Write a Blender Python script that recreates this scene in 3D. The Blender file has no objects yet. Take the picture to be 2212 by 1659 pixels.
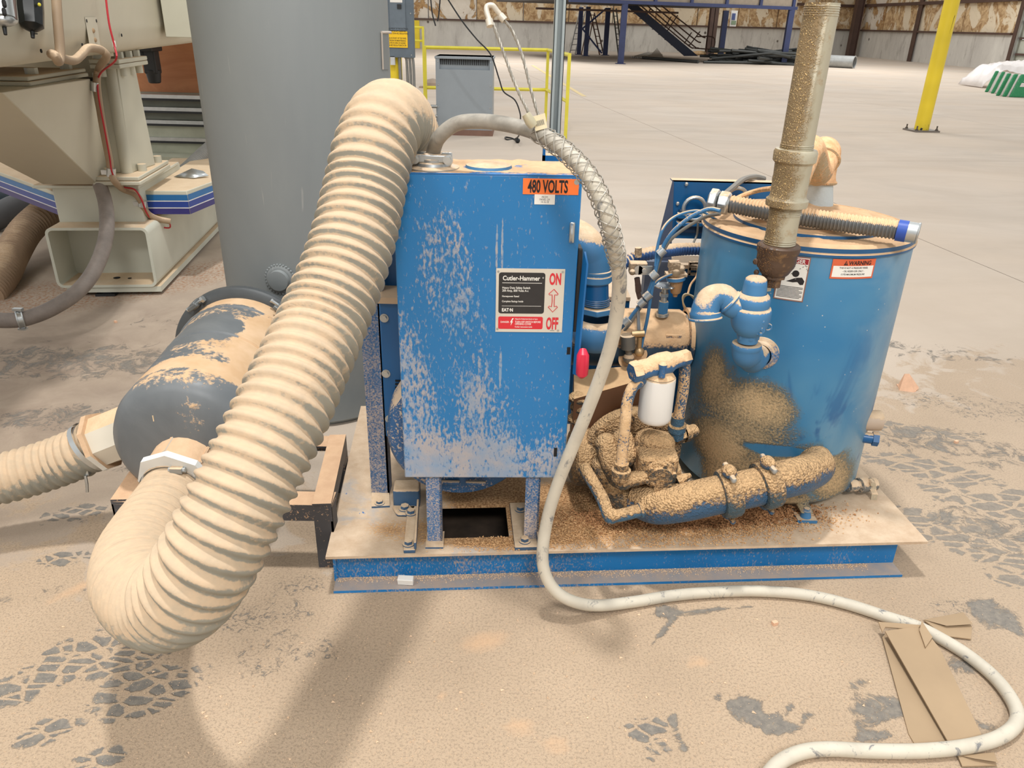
import bpy, math, random
import numpy as np
from mathutils import Vector, Matrix
random.seed(4); rng = np.random.default_rng(4)
SC = bpy.context.scene
COL = SC.collection

# ------------------------------------------------------------------ camera
W, H, F = 2212, 1659, 1660.0
CH = 1.38
_d = np.array([1015 - 1106.0, -(4350 - 829.5), -F])
_U = -_d / np.linalg.norm(_d)
_F = np.array([0, 0, -1.0]); _F = _F - (_F @ _U) * _U; _F /= np.linalg.norm(_F)
_R = np.cross(_F, _U)
cam_data = bpy.data.cameras.new('camera')
cam_data.sensor_width = 36; cam_data.lens = F / W * 36; cam_data.clip_end = 300; cam_data.clip_start = .02
cam = bpy.data.objects.new('camera', cam_data); COL.objects.link(cam)
cam.matrix_world = Matrix([list(_R) + [0], list(_F) + [0], list(_U) + [CH], [0, 0, 0, 1]])
SC.camera = cam

# ------------------------------------------------------------------ light
world = bpy.data.worlds.new('World'); SC.world = world; world.use_nodes = True
world.node_tree.nodes['Background'].inputs[0].default_value = (1.0, 0.995, 0.985, 1)
world.node_tree.nodes['Background'].inputs[1].default_value = 0.72
def lamp(name, loc, size, power, col=(1, .985, .965)):
    l = bpy.data.lights.new(name, 'AREA'); l.shape = 'DISK'; l.size = size; l.energy = power; l.color = col
    o = bpy.data.objects.new(name, l); o.location = loc; COL.objects.link(o); return o
lamp('bay_or_fill_lamp', (-0.35, 1.75, 7.6), .5, 360)
lamp('bay_or_fill_lamp', (-1.0, 32.0, 6.8), 2.5, 420)  # added fill lamp, brightens the left stretch of the far wall
lamp('bay_or_fill_lamp', (13.0, 32.0, 6.8), 2.5, 420)  # added fill lamp for the right stretch of the far wall
lamp('bay_or_fill_lamp', (1.0, -5.0, 7.2), 2.2, 520)  # added fill behind the camera, lights the sides that face it
lamp('bay_or_fill_lamp', (4.5, 6.0, 7.8), 1.0, 20)
lamp('bay_or_fill_lamp', (-4.5, -3.0, 7.2), 2.0, 200)  # added fill from front left, lifts the router's upright faces
lamp('bay_or_fill_lamp', (-6.0, 7.5, 7.8), 1.0, 60)
lamp('bay_or_fill_lamp', (7.5, -1.5, 7.8), 1.0, 10)
lamp('bay_or_fill_lamp', (4, 15.0, 8), 2.0, 190)
lamp('bay_or_fill_lamp', (12, 24.0, 8), 2.5, 230)
lamp('bay_or_fill_lamp', (2, 27.0, 8), 2.5, 230)
SC.view_settings.view_transform = 'Standard'; SC.view_settings.look = 'None'
SC.view_settings.exposure = 0.1; SC.view_settings.gamma = 1.0
SC.view_settings.use_curve_mapping = False

# ------------------------------------------------------------------ measuring helpers (turn a sight line into a point)
def ray(px, py):
    c = np.array([(px - W / 2) / F, -(py - H / 2) / F, -1.0])
    return np.array([c @ _R, c @ _F, c @ _U])
O0 = np.array([0, 0, CH])
def pd(px, py, d): return O0 + ray(px, py) * d                      # at a depth
def pz(px, py, z=0.0): r = ray(px, py); return O0 + r * ((z - CH) / r[2])   # on a level
def py_(px, py, Y): r = ray(px, py); return O0 + r * (Y / r[1])     # on an upright plane
def wpx(n, d): return n * d / F                                     # size of n pixels at depth d

# ------------------------------------------------------------------ mesh builder
def V(*a): return np.array(a, float)
def nrm(v): v = np.asarray(v, float); return v / (np.linalg.norm(v) + 1e-12)
def frame(t):
    t = nrm(t); a = V(0, 0, 1) if abs(t[2]) < .9 else V(1, 0, 0)
    x = nrm(np.cross(a, t)); return x, np.cross(t, x), t
def catmull(P, n=8):
    P = [np.asarray(p, float) for p in P]; out = []
    for i in range(len(P) - 1):
        a = P[i - 1] if i else 2 * P[0] - P[1]; b = P[i]; c = P[i + 1]
        d = P[i + 2] if i + 2 < len(P) else 2 * P[-1] - P[-2]
        for k in range(n):
            t = k / n
            out.append(.5 * (2 * b + (c - a) * t + (2 * a - 5 * b + 4 * c - d) * t * t + (3 * b - a - 3 * c + d) * t ** 3))
    out.append(P[-1]); return np.array(out)
def resample(P, step):
    P = np.asarray(P, float); L = np.r_[0, np.cumsum(np.linalg.norm(np.diff(P[:, :3], axis=0), axis=1))]
    n = max(2, int(L[-1] / step) + 1); s = np.linspace(0, L[-1], n)
    return np.stack([np.interp(s, L, P[:, k]) for k in range(P.shape[1])], 1), s
def frames(P):
    T = np.gradient(P, axis=0); T /= np.linalg.norm(T, axis=1)[:, None] + 1e-12
    x, y, t = frame(T[0]); X = [x]
    for i in range(1, len(P)):
        x = X[-1] - (X[-1] @ T[i]) * T[i]; X.append(nrm(x))
    X = np.array(X); return X, np.cross(T, X), T
class MB:
    def __init__(s, M=None): s.v = []; s.f = []; s.sm = []; s.n = 0; s.M = M
    def add(s, verts, faces, smooth=False):
        verts = np.asarray(verts, float)
        if s.M is not None: verts = verts @ np.asarray(s.M)[:3, :3].T + np.asarray(s.M)[:3, 3]
        s.v.append(verts)
        for f in faces: s.f.append([i + s.n for i in f]); s.sm.append(smooth)
        s.n += len(verts); return s
    def box(s, lo, hi, R=None, c=None):
        lo = np.minimum(lo, hi).astype(float) if False else np.asarray(lo, float); hi = np.asarray(hi, float)
        p = np.array([[(lo, hi)[i][0], (lo, hi)[j][1], (lo, hi)[k][2]] for i in (0, 1) for j in (0, 1) for k in (0, 1)])
        if R is not None:
            c = (lo + hi) / 2 if c is None else np.asarray(c); p = (p - c) @ np.asarray(R).T + c
        return s.add(p, [(0, 1, 3, 2), (4, 6, 7, 5), (0, 4, 5, 1), (2, 3, 7, 6), (0, 2, 6, 4), (1, 5, 7, 3)])
    def cbox(s, c, size, R=None):
        c = np.asarray(c, float); h = np.asarray(size, float) / 2; return s.box(c - h, c + h, R, c)
    def tube(s, P, r, seg=14, caps=True, smooth=True, closed=False):
        P = np.asarray(P, float); n = len(P); r = np.broadcast_to(np.asarray(r, float), (n,))
        X, Y, T = frames(P); a = np.arange(seg) * 2 * math.pi / seg
        ring = P[:, None] + r[:, None, None] * (np.cos(a)[None, :, None] * X[:, None] + np.sin(a)[None, :, None] * Y[:, None])
        f = []
        m = n if closed else n - 1
        for i in range(m):
            i2 = (i + 1) % n
            for j in range(seg):
                k = (j + 1) % seg; f.append((i * seg + j, i * seg + k, i2 * seg + k, i2 * seg + j))
        s.add(ring.reshape(-1, 3), f, smooth)
        if caps and not closed:
            s.add(ring[0], [tuple(range(seg))[::-1]]); s.add(ring[-1], [tuple(range(seg))])
        return s
    def cyl(s, a, b, r0, r1=None, seg=20, caps=True, smooth=True):
        r1 = r0 if r1 is None else r1
        return s.tube([a, b], [r0, r1], seg, caps, smooth)
    def lathe(s, a, axis, prof, seg=28, smooth=True, sharp=True):
        """prof: list of (r, h) along the axis from a; separate bands for crisp edges"""
        x, y, t = frame(axis); a = np.asarray(a, float); ang = np.arange(seg) * 2 * math.pi / seg
        ring = [a + t * h + r * (np.cos(ang)[:, None] * x + np.sin(ang)[:, None] * y) for r, h in prof]
        for i in range(len(prof) - 1):
            if prof[i][0] < 1e-6 and prof[i + 1][0] < 1e-6: continue
            f = [(j, (j + 1) % seg, seg + (j + 1) % seg, seg + j) for j in range(seg)]
            s.add(np.r_[ring[i], ring[i + 1]], f, smooth)
        return s
    def smoothlathe(s, a, axis, prof, seg=28):
        x, y, t = frame(axis); a = np.asarray(a, float); ang = np.arange(seg) * 2 * math.pi / seg
        ring = np.concatenate([a + t * h + r * (np.cos(ang)[:, None] * x + np.sin(ang)[:, None] * y) for r, h in prof]); f = []
        for i in range(len(prof) - 1):
            f += [(i * seg + j, i * seg + (j + 1) % seg, (i + 1) * seg + (j + 1) % seg, (i + 1) * seg + j) for j in range(seg)]
        return s.add(ring, f, True)
    def ball(s, c, r, seg=12, sq=(1, 1, 1)):
        c = np.asarray(c, float); rings = seg // 2; v = []; f = []
        for i in range(rings + 1):
            t = math.pi * i / rings
            for j in range(seg):
                p = 2 * math.pi * j / seg
                v.append(c + r * V(math.sin(t) * math.cos(p) * sq[0], math.sin(t) * math.sin(p) * sq[1], math.cos(t) * sq[2]))
        for i in range(rings):
            for j in range(seg): k = (j + 1) % seg; f.append((i * seg + j, (i + 1) * seg + j, (i + 1) * seg + k, i * seg + k))
        return s.add(v, f, True)
    def torus(s, c, axis, R, r, seg=28, seg2=10, a0=0, a1=2 * math.pi):
        x, y, t = frame(axis); full = abs(a1 - a0 - 2 * math.pi) < 1e-6
        A = np.linspace(a0, a1, seg + (0 if full else 1), endpoint=not full)
        P = np.asarray(c, float) + R * (np.cos(A)[:, None] * x + np.sin(A)[:, None] * y)
        if not full: return s.tube(P, r, seg2)
        v = []; f = []
        for i, a in enumerate(A):
            rad = np.cos(a) * x + np.sin(a) * y
            for j in range(seg2):
                b = 2 * math.pi * j / seg2; v.append(P[i] + r * (math.cos(b) * rad + math.sin(b) * t))
        for i in range(seg):
            for j in range(seg2):
                i2 = (i + 1) % seg; k = (j + 1) % seg2; f.append((i * seg2 + j, i2 * seg2 + j, i2 * seg2 + k, i * seg2 + k))
        return s.add(v, f, True)
    def prism(s, poly, d, smooth=False):
        """poly: 3-D planar outline, d: extrusion vector"""
        p = np.asarray(poly, float); d = np.asarray(d, float); n = len(p)
        f = [tuple(range(n))[::-1], tuple(range(n, 2 * n))] + [(i, (i + 1) % n, n + (i + 1) % n, n + i) for i in range(n)]
        return s.add(np.r_[p, p + d], f, smooth)
    def hexa(s, p8):  # 4 bottom + 4 top
        return s.add(p8, [(3, 2, 1, 0), (4, 5, 6, 7), (0, 1, 5, 4), (1, 2, 6, 5), (2, 3, 7, 6), (3, 0, 4, 7)])
    def build(s, name, mat, parent=None, bevel=0, sub=0, origin=None, kind=None, label=None, bseg=2):
        v = np.concatenate(s.v)
        po = V(0, 0, 0)
        if parent is not None: po = np.array(parent['_o'])
        elif origin is not None: po = np.asarray(origin, float)
        me = bpy.data.meshes.new(name); me.from_pydata((v - po).tolist(), [], s.f); me.update()
        me.polygons.foreach_set('use_smooth', s.sm)
        if bevel or True:
            import bmesh
            bm = bmesh.new(); bm.from_mesh(me)
            if s.n < 60000: bmesh.ops.remove_doubles(bm, verts=bm.verts, dist=1e-5)
            bmesh.ops.recalc_face_normals(bm, faces=bm.faces); bm.to_mesh(me); bm.free()
        me.materials.append(mat)
        o = bpy.data.objects.new(name, me); COL.objects.link(o)
        if parent is not None: o.parent = parent; o['_o'] = po.tolist()
        else: o.location = po; o['_o'] = po.tolist()
        if bevel:
            m = o.modifiers.new('b', 'BEVEL'); m.width = bevel; m.segments = bseg; m.limit_method = 'ANGLE'; m.angle_limit = math.radians(40)
            m.harden_normals = False
        try: me.set_sharp_from_angle(angle=math.radians(42))
        except Exception: pass
        if kind: o['kind'] = kind
        if label: o['label'] = label
        return o
def thing(name, label, cat, loc, group=None, kind=None):
    o = bpy.data.objects.new(name, None); COL.objects.link(o); o.location = loc; o['_o'] = [float(x) for x in loc]
    o.empty_display_size = .05
    if kind: o['kind'] = kind
    else: o['label'] = label; o['category'] = cat
    if group: o['group'] = group
    return o
def tag(o, label, cat, group=None, kind=None):
    o['label'] = label; o['category'] = cat
    if group: o['group'] = group
    if kind: o['kind'] = kind
    return o
def Rz(a): c, s = math.cos(a), math.sin(a); return np.array([[c, -s, 0], [s, c, 0], [0, 0, 1.]])
def Rx(a): c, s = math.cos(a), math.sin(a); return np.array([[1, 0, 0], [0, c, -s], [0, s, c.real]])
def hexbolt(mb, c, axis, r=.008, h=.006, washer=True):
    x, y, t = frame(axis); c = np.asarray(c, float)
    if washer: mb.cyl(c, c + t * h * .25, r * 1.45, seg=14)
    mb.cyl(c, c + t * h, r, seg=6, smooth=False)

# text lettering: flat print placed through a mapping (x, y) -> world point
def lettering(name, string, mat, parent, place, size, at, xs=1.0, bold=0.0, align='LEFT', spacing=1.0, lift=.0006, h=None):
    cu = bpy.data.curves.new('t', 'FONT'); cu.body = string; cu.size = 1; cu.align_x = align; cu.align_y = 'BOTTOM_BASELINE'
    cu.offset = bold; cu.space_character = spacing; cu.resolution_u = 3; cu.space_line = 1.0
    ob = bpy.data.objects.new('t', cu); COL.objects.link(ob)
    dg = bpy.context.evaluated_depsgraph_get(); dg.update()
    me = bpy.data.meshes.new_from_object(ob.evaluated_get(dg))
    bpy.data.objects.remove(ob)
    po = np.array(parent['_o'])
    for v in me.vertices:
        p = place(at[0] + v.co.x * size * xs, at[1] + v.co.y * size, lift)
        v.co = Vector(list(np.asarray(p) - po))
    me.name = name; me.materials.clear(); me.materials.append(mat)
    o = bpy.data.objects.new(name, me); COL.objects.link(o); o.parent = parent; o['_o'] = po.tolist()
    return o
def sheet(mb, place, x0, y0, x1, y1, lift=0, th=.0012, nx=1, rad=0):
    """a thin plate mapped on a surface (rounded corners if rad)"""
    if rad:
        pts = []
        for cx, cy, a in ((x1 - rad, y1 - rad, 0), (x0 + rad, y1 - rad, 90), (x0 + rad, y0 + rad, 180), (x1 - rad, y0 + rad, 270)):
            for k in range(5): t = math.radians(a + k * 22.5); pts.append((cx + rad * math.cos(t), cy + rad * math.sin(t)))
        lo = [place(x, y, lift) for x, y in pts]; hi = [place(x, y, lift + th) for x, y in pts]; n = len(pts)
        mb.add(np.array(lo + hi), [tuple(range(n, 2 * n))] + [(i, (i + 1) % n, n + (i + 1) % n, n + i) for i in range(n)])
        return mb
    xs = np.linspace(x0, x1, nx + 1); v = []; f = []
    for x in xs:
        for y in (y0, y1):
            v.append(place(x, y, lift)); v.append(place(x, y, lift + th))
    for i in range(nx):
        a = i * 4; b = a + 4
        f += [(a + 1, b + 1, b + 3, a + 3), (a, a + 2, b + 2, b), (a, b, b + 1, a + 1), (a + 2, a + 3, b + 3, b + 2)]
    f += [(0, 1, 3, 2), (nx * 4, nx * 4 + 2, nx * 4 + 3, nx * 4 + 1)]
    return mb.add(np.array(v), f)
def poly2(mb, place, pts, lift=0):
    mb.add(np.array([place(x, y, lift) for x, y in pts]), [tuple(range(len(pts)))]); return mb

# ------------------------------------------------------------------ materials
def lin(r, g, b):
    f = lambda c: (c / 255 / 12.92) if c / 255 <= .04045 else ((c / 255 + .055) / 1.055) ** 2.4
    return (f(r), f(g), f(b), 1)
DUST = lin(198, 170, 138); DUSTL = lin(214, 190, 160); CLUMP = lin(196, 150, 104)
class NT:
    def __init__(s, name):
        s.m = bpy.data.materials.new(name); s.m.use_nodes = True; s.t = s.m.node_tree; s.b = s.t.nodes['Principled BSDF']
        s.tc = s.t.nodes.new('ShaderNodeTexCoord'); s.P = s.tc.outputs['Object']
    def n(s, typ, **k):
        o = s.t.nodes.new(typ)
        for a, b in k.items(): setattr(o, a, b)
        return o
    def L(s, a, b): s.t.links.new(a, b)
    def val(s, inp, x):
        if isinstance(x, bpy.types.NodeSocket): s.L(x, inp)
        else: inp.default_value = x
    def math(s, op, a, b=0, c=None, clamp=False):
        o = s.n('ShaderNodeMath', operation=op); o.use_clamp = clamp; s.val(o.inputs[0], a); s.val(o.inputs[1], b)
        if c is not None: s.val(o.inputs[2], c)
        return o.outputs[0]
    def noise(s, scale, detail=3, rough=.6, dist=0, vec=None):
        o = s.n('ShaderNodeTexNoise'); s.L(vec or s.P, o.inputs['Vector']); o.inputs['Scale'].default_value = scale
        o.inputs['Detail'].default_value = detail; o.inputs['Roughness'].default_value = rough; o.inputs['Distortion'].default_value = dist
        return o.outputs['Fac']
    def vor(s, scale, feature='F1', out='Distance', vec=None, rnd=1):
        o = s.n('ShaderNodeTexVoronoi', feature=feature); s.L(vec or s.P, o.inputs['Vector']); o.inputs['Scale'].default_value = scale
        o.inputs['Randomness'].default_value = rnd
        return o.outputs[out]
    def mapv(s, scale=(1, 1, 1), loc=(0, 0, 0), rot=(0, 0, 0), vec=None):
        o = s.n('ShaderNodeMapping'); s.L(vec or s.P, o.inputs[0]); o.inputs['Scale'].default_value = scale
        o.inputs['Location'].default_value = loc; o.inputs['Rotation'].default_value = rot; return o.outputs[0]
    def mr(s, x, a, b, c=0, d=1, smooth=False):
        o = s.n('ShaderNodeMapRange'); s.val(o.inputs[0], x); o.clamp = True
        if smooth: o.interpolation_type = 'SMOOTHSTEP'
        for i, q in enumerate((a, b, c, d)): o.inputs[i + 1].default_value = q
        return o.outputs[0]
    def mix(s, f, a, b):
        o = s.n('ShaderNodeMix', data_type='RGBA'); s.val(o.inputs[0], f); s.val(o.inputs[6], a); s.val(o.inputs[7], b); return o.outputs[2]
    def blob(s, c, r, rot=0, edge=.5):
        """ellipsoid falloff around a point given in object coordinates"""
        a = s.n('ShaderNodeVectorMath', operation='SUBTRACT'); s.L(s.P, a.inputs[0]); a.inputs[1].default_value = c
        v = a.outputs[0]
        if rot:
            q = s.n('ShaderNodeMapping'); s.L(v, q.inputs[0]); q.inputs['Rotation'].default_value = (0, 0, -rot); v = q.outputs[0]
        d = s.n('ShaderNodeVectorMath', operation='DIVIDE'); s.L(v, d.inputs[0]); d.inputs[1].default_value = r
        l = s.n('ShaderNodeVectorMath', operation='LENGTH'); s.L(d.outputs[0], l.inputs[0])
        return s.mr(l.outputs['Value'], edge, 1, 1, 0, True)
    def bump(s, h, strength=.3, dist=.002):
        o = s.n('ShaderNodeBump'); s.L(h, o.inputs['Height']); o.inputs['Strength'].default_value = strength; o.inputs['Distance'].default_value = dist
        s.L(o.outputs[0], s.b.inputs['Normal'])
    def fin(s, col, rough=.6, metal=0.0, spec=None):
        s.val(s.b.inputs['Base Color'], col); s.val(s.b.inputs['Roughness'], rough); s.val(s.b.inputs['Metallic'], metal)
        if spec is not None: s.b.inputs['Specular IOR Level'].default_value = spec
        return s.m
def plain(name, col, rough=.5, metal=0, var=.06, scale=8, spec=None):
    t = NT(name); n = t.noise(scale, 4)
    c2 = tuple(x * (1 - var * 2.5) for x in col[:3]) + (1,); c3 = tuple(min(1, x * (1 + var)) for x in col[:3]) + (1,)
    return t.fin(t.mix(t.mr(n, .3, .7), c2, c3), rough, metal, spec)
def dusty(name, base, rough=.45, metal=0, up=1.0, side=.0, patch=.5, speck=.35, scale=7, spk=160, lo=.25, hi=.8, dust=DUST, dust2=DUSTL,
          blobs=(), stretch=(1, 1, 1), bump=.35, var=.12, soft=.12, thin=1.0, bscale=1.0):
    """paint with settled sawdust: thick on upward faces, specks and patches on the sides"""
    t = NT(name); g = t.n('ShaderNodeNewGeometry'); sx = t.n('ShaderNodeSeparateXYZ'); t.L(g.outputs['Normal'], sx.inputs[0])
    vec = t.mapv(stretch) if stretch != (1, 1, 1) else t.P
    A = t.noise(scale, 5, .62, .4, vec); B = t.noise(spk, 2, .6, 0, vec); C = t.noise(scale * .6, 2)
    s = t.math('MULTIPLY_ADD', t.mr(sx.outputs[2], lo, hi), up, side)
    s = t.math('MULTIPLY_ADD', t.math('SUBTRACT', A, .5), patch * 2, s)
    s = t.math('MULTIPLY_ADD', t.math('SUBTRACT', B, .5), speck * 2, s)
    for c, r, amt in blobs:
        s = t.math('MULTIPLY_ADD', t.blob(c, r), amt, s)
    fac = t.mr(s, .5 - soft, .5 + soft, 0, thin)
    b2 = tuple(x * (1 - var * 2) for x in base[:3]) + (1,)
    basec = t.mix(t.mr(C, .3, .7), base, b2)
    dc = t.mix(t.mr(t.noise(scale * 3, 3), .35, .7), dust, dust2)
    t.bump(t.math('MULTIPLY_ADD', fac, t.math('MULTIPLY_ADD', B, 1.5, 1), t.math('MULTIPLY', A, .3)), bump, .0025 * bscale)
    return t.fin(t.mix(fac, basec, dc), t.mr(fac, 0, 1, rough, .95), t.mr(fac, 0, .5, metal, 0) if metal else 0.0)
def clumpy(name, base, side=.68, up=.8, spk=120, dark=lin(112, 88, 62), scale=9, patch=.6, dustc=lin(208, 170, 124), bump=.9, blobs=()):
    """oil-soaked sawdust crust"""
    t = NT(name); g = t.n('ShaderNodeNewGeometry'); sx = t.n('ShaderNodeSeparateXYZ'); t.L(g.outputs['Normal'], sx.inputs[0])
    A = t.noise(scale, 5, .6, .3); B = t.noise(spk, 3, .7); D = t.vor(spk * 1.6)
    s = t.math('MULTIPLY_ADD', t.mr(sx.outputs[2], -.2, .7), up, side - .3)
    s = t.math('MULTIPLY_ADD', t.math('SUBTRACT', A, .5), patch * 2, s)
    for c, r, amt in blobs: s = t.math('MULTIPLY_ADD', t.blob(c, r), amt, s)
    cover = t.mr(t.math('MULTIPLY_ADD', t.math('SUBTRACT', B, .5), 1.3, s), .3, .6)
    gr = t.math('MULTIPLY_ADD', t.math('SUBTRACT', B, .5), 2.2, s)
    dc = t.mix(t.mr(gr, .2, .95), dark, dustc)
    t.bump(t.math('ADD', t.math('MULTIPLY', B, 1.2), t.math('MULTIPLY', cover, t.mr(D, 0, .8, 1, 0))), bump, .006)
    return t.fin(t.mix(cover, base, dc), t.mr(cover, 0, 1, .35, .9))
BLUE = lin(28, 108, 172); BLUE_D = lin(20, 74, 128)
M = {}
M['blue'] = dusty('blue_paint', BLUE, .38, up=1.1, side=.02, patch=.35, speck=.5, spk=220, scale=6)
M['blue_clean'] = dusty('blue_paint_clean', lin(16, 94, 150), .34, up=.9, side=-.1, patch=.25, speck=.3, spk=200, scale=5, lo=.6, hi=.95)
M['blue_pipe'] = dusty('blue_pipe_paint', lin(66, 124, 170), .5, up=1.0, side=.14, patch=.4, speck=.4, spk=200, scale=14, lo=.3, hi=.75)
def deckm():
    t = NT('deck_dust'); A = t.noise(5, 5, .65, .5); B = t.noise(150, 3, .7); C = t.noise(22, 5, .7)
    br = None
    for (x, y), r, a in (((.72, .2), (.62, .22, 1), 1.2), ((.42, .35), (.25, .4, 1), .9), ((.26, .1), (.3, .12, 1), .6), ((.95, .16), (.3, .13, 1), .9), ((.5, .05), (.5, .05, 1), .6)):
        b = t.math('MULTIPLY', t.blob((x * .9966 - y * .082, x * .082 + y * .9966, .116), r, .08, .2), a); br = b if br is None else t.math('MAXIMUM', br, b)
    s = t.math('MULTIPLY_ADD', t.math('SUBTRACT', A, .5), .9, br); s = t.math('MULTIPLY_ADD', t.math('SUBTRACT', B, .5), .9, s)
    pale = t.mix(t.mr(C, .35, .65), lin(190, 164, 136), lin(206, 183, 156)); pale = t.mix(t.mr(A, .6, .68, 0, .6), pale, lin(164, 164, 164)); pale = t.mix(t.math('MULTIPLY', t.mr(C, .66, .7), t.mr(A, .55, .6)), pale, lin(70, 116, 168))
    tan = t.mix(t.mr(B, .4, .62), lin(138, 98, 60), lin(208, 166, 118)); t.bump(t.math('MULTIPLY_ADD', B, .8, C), .5, .003)
    return t.fin(t.mix(t.mr(s, .38, .58), pale, tan), .92)
M['deck'] = deckm()
M['clump'] = clumpy('oily_sawdust_crust', lin(62, 70, 72))
M['clump_blue'] = clumpy('crusted_blue_paint', lin(58, 96, 122), side=.38, up=.85, patch=.8)
def rusty(name, base, dark, dustc, bias):
    """sawdust grains stuck in oil, mostly on the side facing the pump"""
    t = NT(name); g = t.n('ShaderNodeNewGeometry'); sx = t.n('ShaderNodeSeparateXYZ'); t.L(g.outputs['Normal'], sx.inputs[0])
    A = t.noise(9, 5, .65, .4); B = t.noise(210, 3, .75); D = t.vor(230); R = t.noise(26, 4, .7)
    s = t.math('MULTIPLY_ADD', t.mr(sx.outputs[0], -.75, .45, 1, 0), .75, bias); s = t.math('MULTIPLY_ADD', t.math('SUBTRACT', A, .5), 1.5, s)
    oil = t.mr(s, .15, .6); gr = t.math('MULTIPLY', t.mr(s, .25, .7), t.mr(t.math('MULTIPLY_ADD', B, .8, t.math('MULTIPLY', D, -.5)), .15, .32))
    c = t.mix(t.mr(R, .55, .68, 0, .5), base, lin(156, 120, 76)); c = t.mix(t.math('MULTIPLY', oil, .9), c, t.mix(t.mr(R, .4, .6), dark, tuple(x * .72 for x in dark[:3]) + (1,))); c = t.mix(gr, c, dustc)
    t.bump(t.math('MULTIPLY_ADD', gr, 1.4, t.math('MULTIPLY', oil, .3)), .9, .004)
    return t.fin(c, t.mr(gr, 0, 1, .45, .9))
M['rust'] = rusty('rusty_galvanised_pipe', lin(178, 172, 150), lin(142, 116, 78), lin(228, 194, 136), .02)
M['rust_dark'] = rusty('dark_oily_rust', lin(84, 64, 50), lin(72, 52, 38), lin(176, 128, 76), -.12)
M['black'] = plain('black_metal', lin(34, 36, 38), .5)
M['dark'] = plain('dark_gap', lin(22, 21, 20), .8)
M['silver'] = plain('galvanised_steel', lin(196, 200, 200), .32, .85, .05, 20)
M['zinc'] = dusty('dusty_zinc', lin(190, 195, 196), .35, .7, up=.7, side=-.05, patch=.5, speck=.3, scale=14)
M['wire'] = plain('galvanised_wire', lin(168, 163, 152), .45, .5, .05, 40)
M['cream'] = plain('cream_machine_paint', lin(200, 194, 174), .5, 0, .02, 3)
M['cream_up'] = dusty('cream_paint_dusty', lin(200, 197, 178), .5, up=1.0, side=-.2, patch=.3, speck=.1, scale=4, lo=.5, hi=.95, dust=lin(206, 182, 150), dust2=lin(214, 192, 162))
M['cream_l'] = dusty('pale_cream_paint', lin(204, 205, 190), .5, up=.9, side=-.25, patch=.3, speck=.1, scale=4, lo=.5, hi=.95, dust=lin(200, 176, 144), dust2=lin(210, 188, 158))
M['white'] = plain('white_paint', lin(236, 233, 226), .4, 0, .01, 5)
M['red'] = plain('red_plastic', lin(206, 40, 66), .35, 0, .03)
M['yellow'] = dusty('yellow_paint', lin(240, 212, 48), .45, up=.4, side=-.15, patch=.4, speck=.3, scale=3, dust=lin(200, 160, 60), dust2=lin(190, 150, 70), bump=.05)
M['yellow_rail'] = plain('yellow_rail_paint', lin(226, 214, 70), .5, 0, .06, 3)
# ================================================================== SETTING
MARKS = {'m_cell': [], 'm_track': [], 'm_solid': [], 'm_scr': [], 'm_heap': []}
def put(px, py, rx, ry, rot, pat, amt=1.0, edge=.3): MARKS[pat].append((pz(px, py)[:2], rx, ry, rot, amt, edge))
cA, cB, so, sc_ = 'm_cell', 'm_track', 'm_solid', 'm_scr'
put(250, 1400, .24, .11, .45, cA); put(330, 1480, .17, .07, .35, cA); put(150, 1430, .1, .07, .5, cA); put(300, 1520, .1, .05, .3, cA)
put(160, 1110, .13, .06, .3, cA, .9); put(140, 1205, .1, .04, .2, cA, .9)
put(30, 1490, .07, .07, 0, cA); put(100, 1580, .08, .05, .6, cA, .9); put(215, 1640, .06, .05, .4, cA, .9)
put(560, 1330, .17, .07, .2, sc_, .9); put(650, 1265, .1, .05, .2, sc_, .7); put(620, 1400, .25, .12, .1, sc_, .5)
put(1440, 1322, .06, .035, .12, so, .95); put(1520, 1318, .12, .02, .05, so, .85); put(1620, 1312, .1, .008, 0, so, .7); put(1435, 1365, .10, .014, .95, so, .8)
put(1610, 1530, .05, .05, -.5, so, 1); put(1660, 1560, .09, .035, -.3, so, 1); put(1720, 1535, .09, .010, -.35, so, .85); put(1700, 1580, .07, .015, .15, so, .85); put(1540, 1510, .06, .008, .45, so, .8)
put(1410, 1590, .05, .07, 0, cA); put(1370, 1575, .02, .05, .2, cA, .8); put(1455, 1560, .012, .07, -.3, so, .9); put(1465, 1600, .012, .05, .3, so, .8)
put(1850, 1480, .05, .03, .4, so, .75); put(1900, 1530, .11, .05, .2, so, .8); put(1880, 1590, .08, .03, .1, so, .7); put(2080, 1440, .05, .05, 0, so, .75); put(2140, 1570, .06, .03, -.4, so, .65)
put(1760, 1625, .1, .02, 0, so, .5); put(1520, 1640, .05, .012, .4, so, .5)
put(2060, 1310, .08, .04, .1, sc_); put(2150, 1330, .1, .09, -.6, so, .8); put(2050, 1150, .34, .13, -.5, cB, .9)
put(2000, 1010, .3, .10, -.35, cB, .85); put(2150, 1080, .3, .16, -.4, cB, .85); put(2190, 1230, .12, .12, -.6, cB, .9)
put(1960, 930, .4, .10, -.2, cB, .6); put(2120, 880, .5, .16, -.3, sc_, .6); put(2060, 960, .5, .22, -.3, so, .55); put(1990, 760, .7, .2, -.2, so, .45); put(2140, 1150, .3, .2, -.4, so, .55)
put(260, 900, .5, .12, .25, sc_, .7); put(120, 780, 1.0, .3, .1, so, .55); put(90, 900, .4, .12, .3, so, .55); put(60, 1290, .3, .05, .3, so, .45); put(170, 1010, .5, .08, .1, so, .45); put(400, 690, .5, .2, .3, so, .4)
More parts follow.
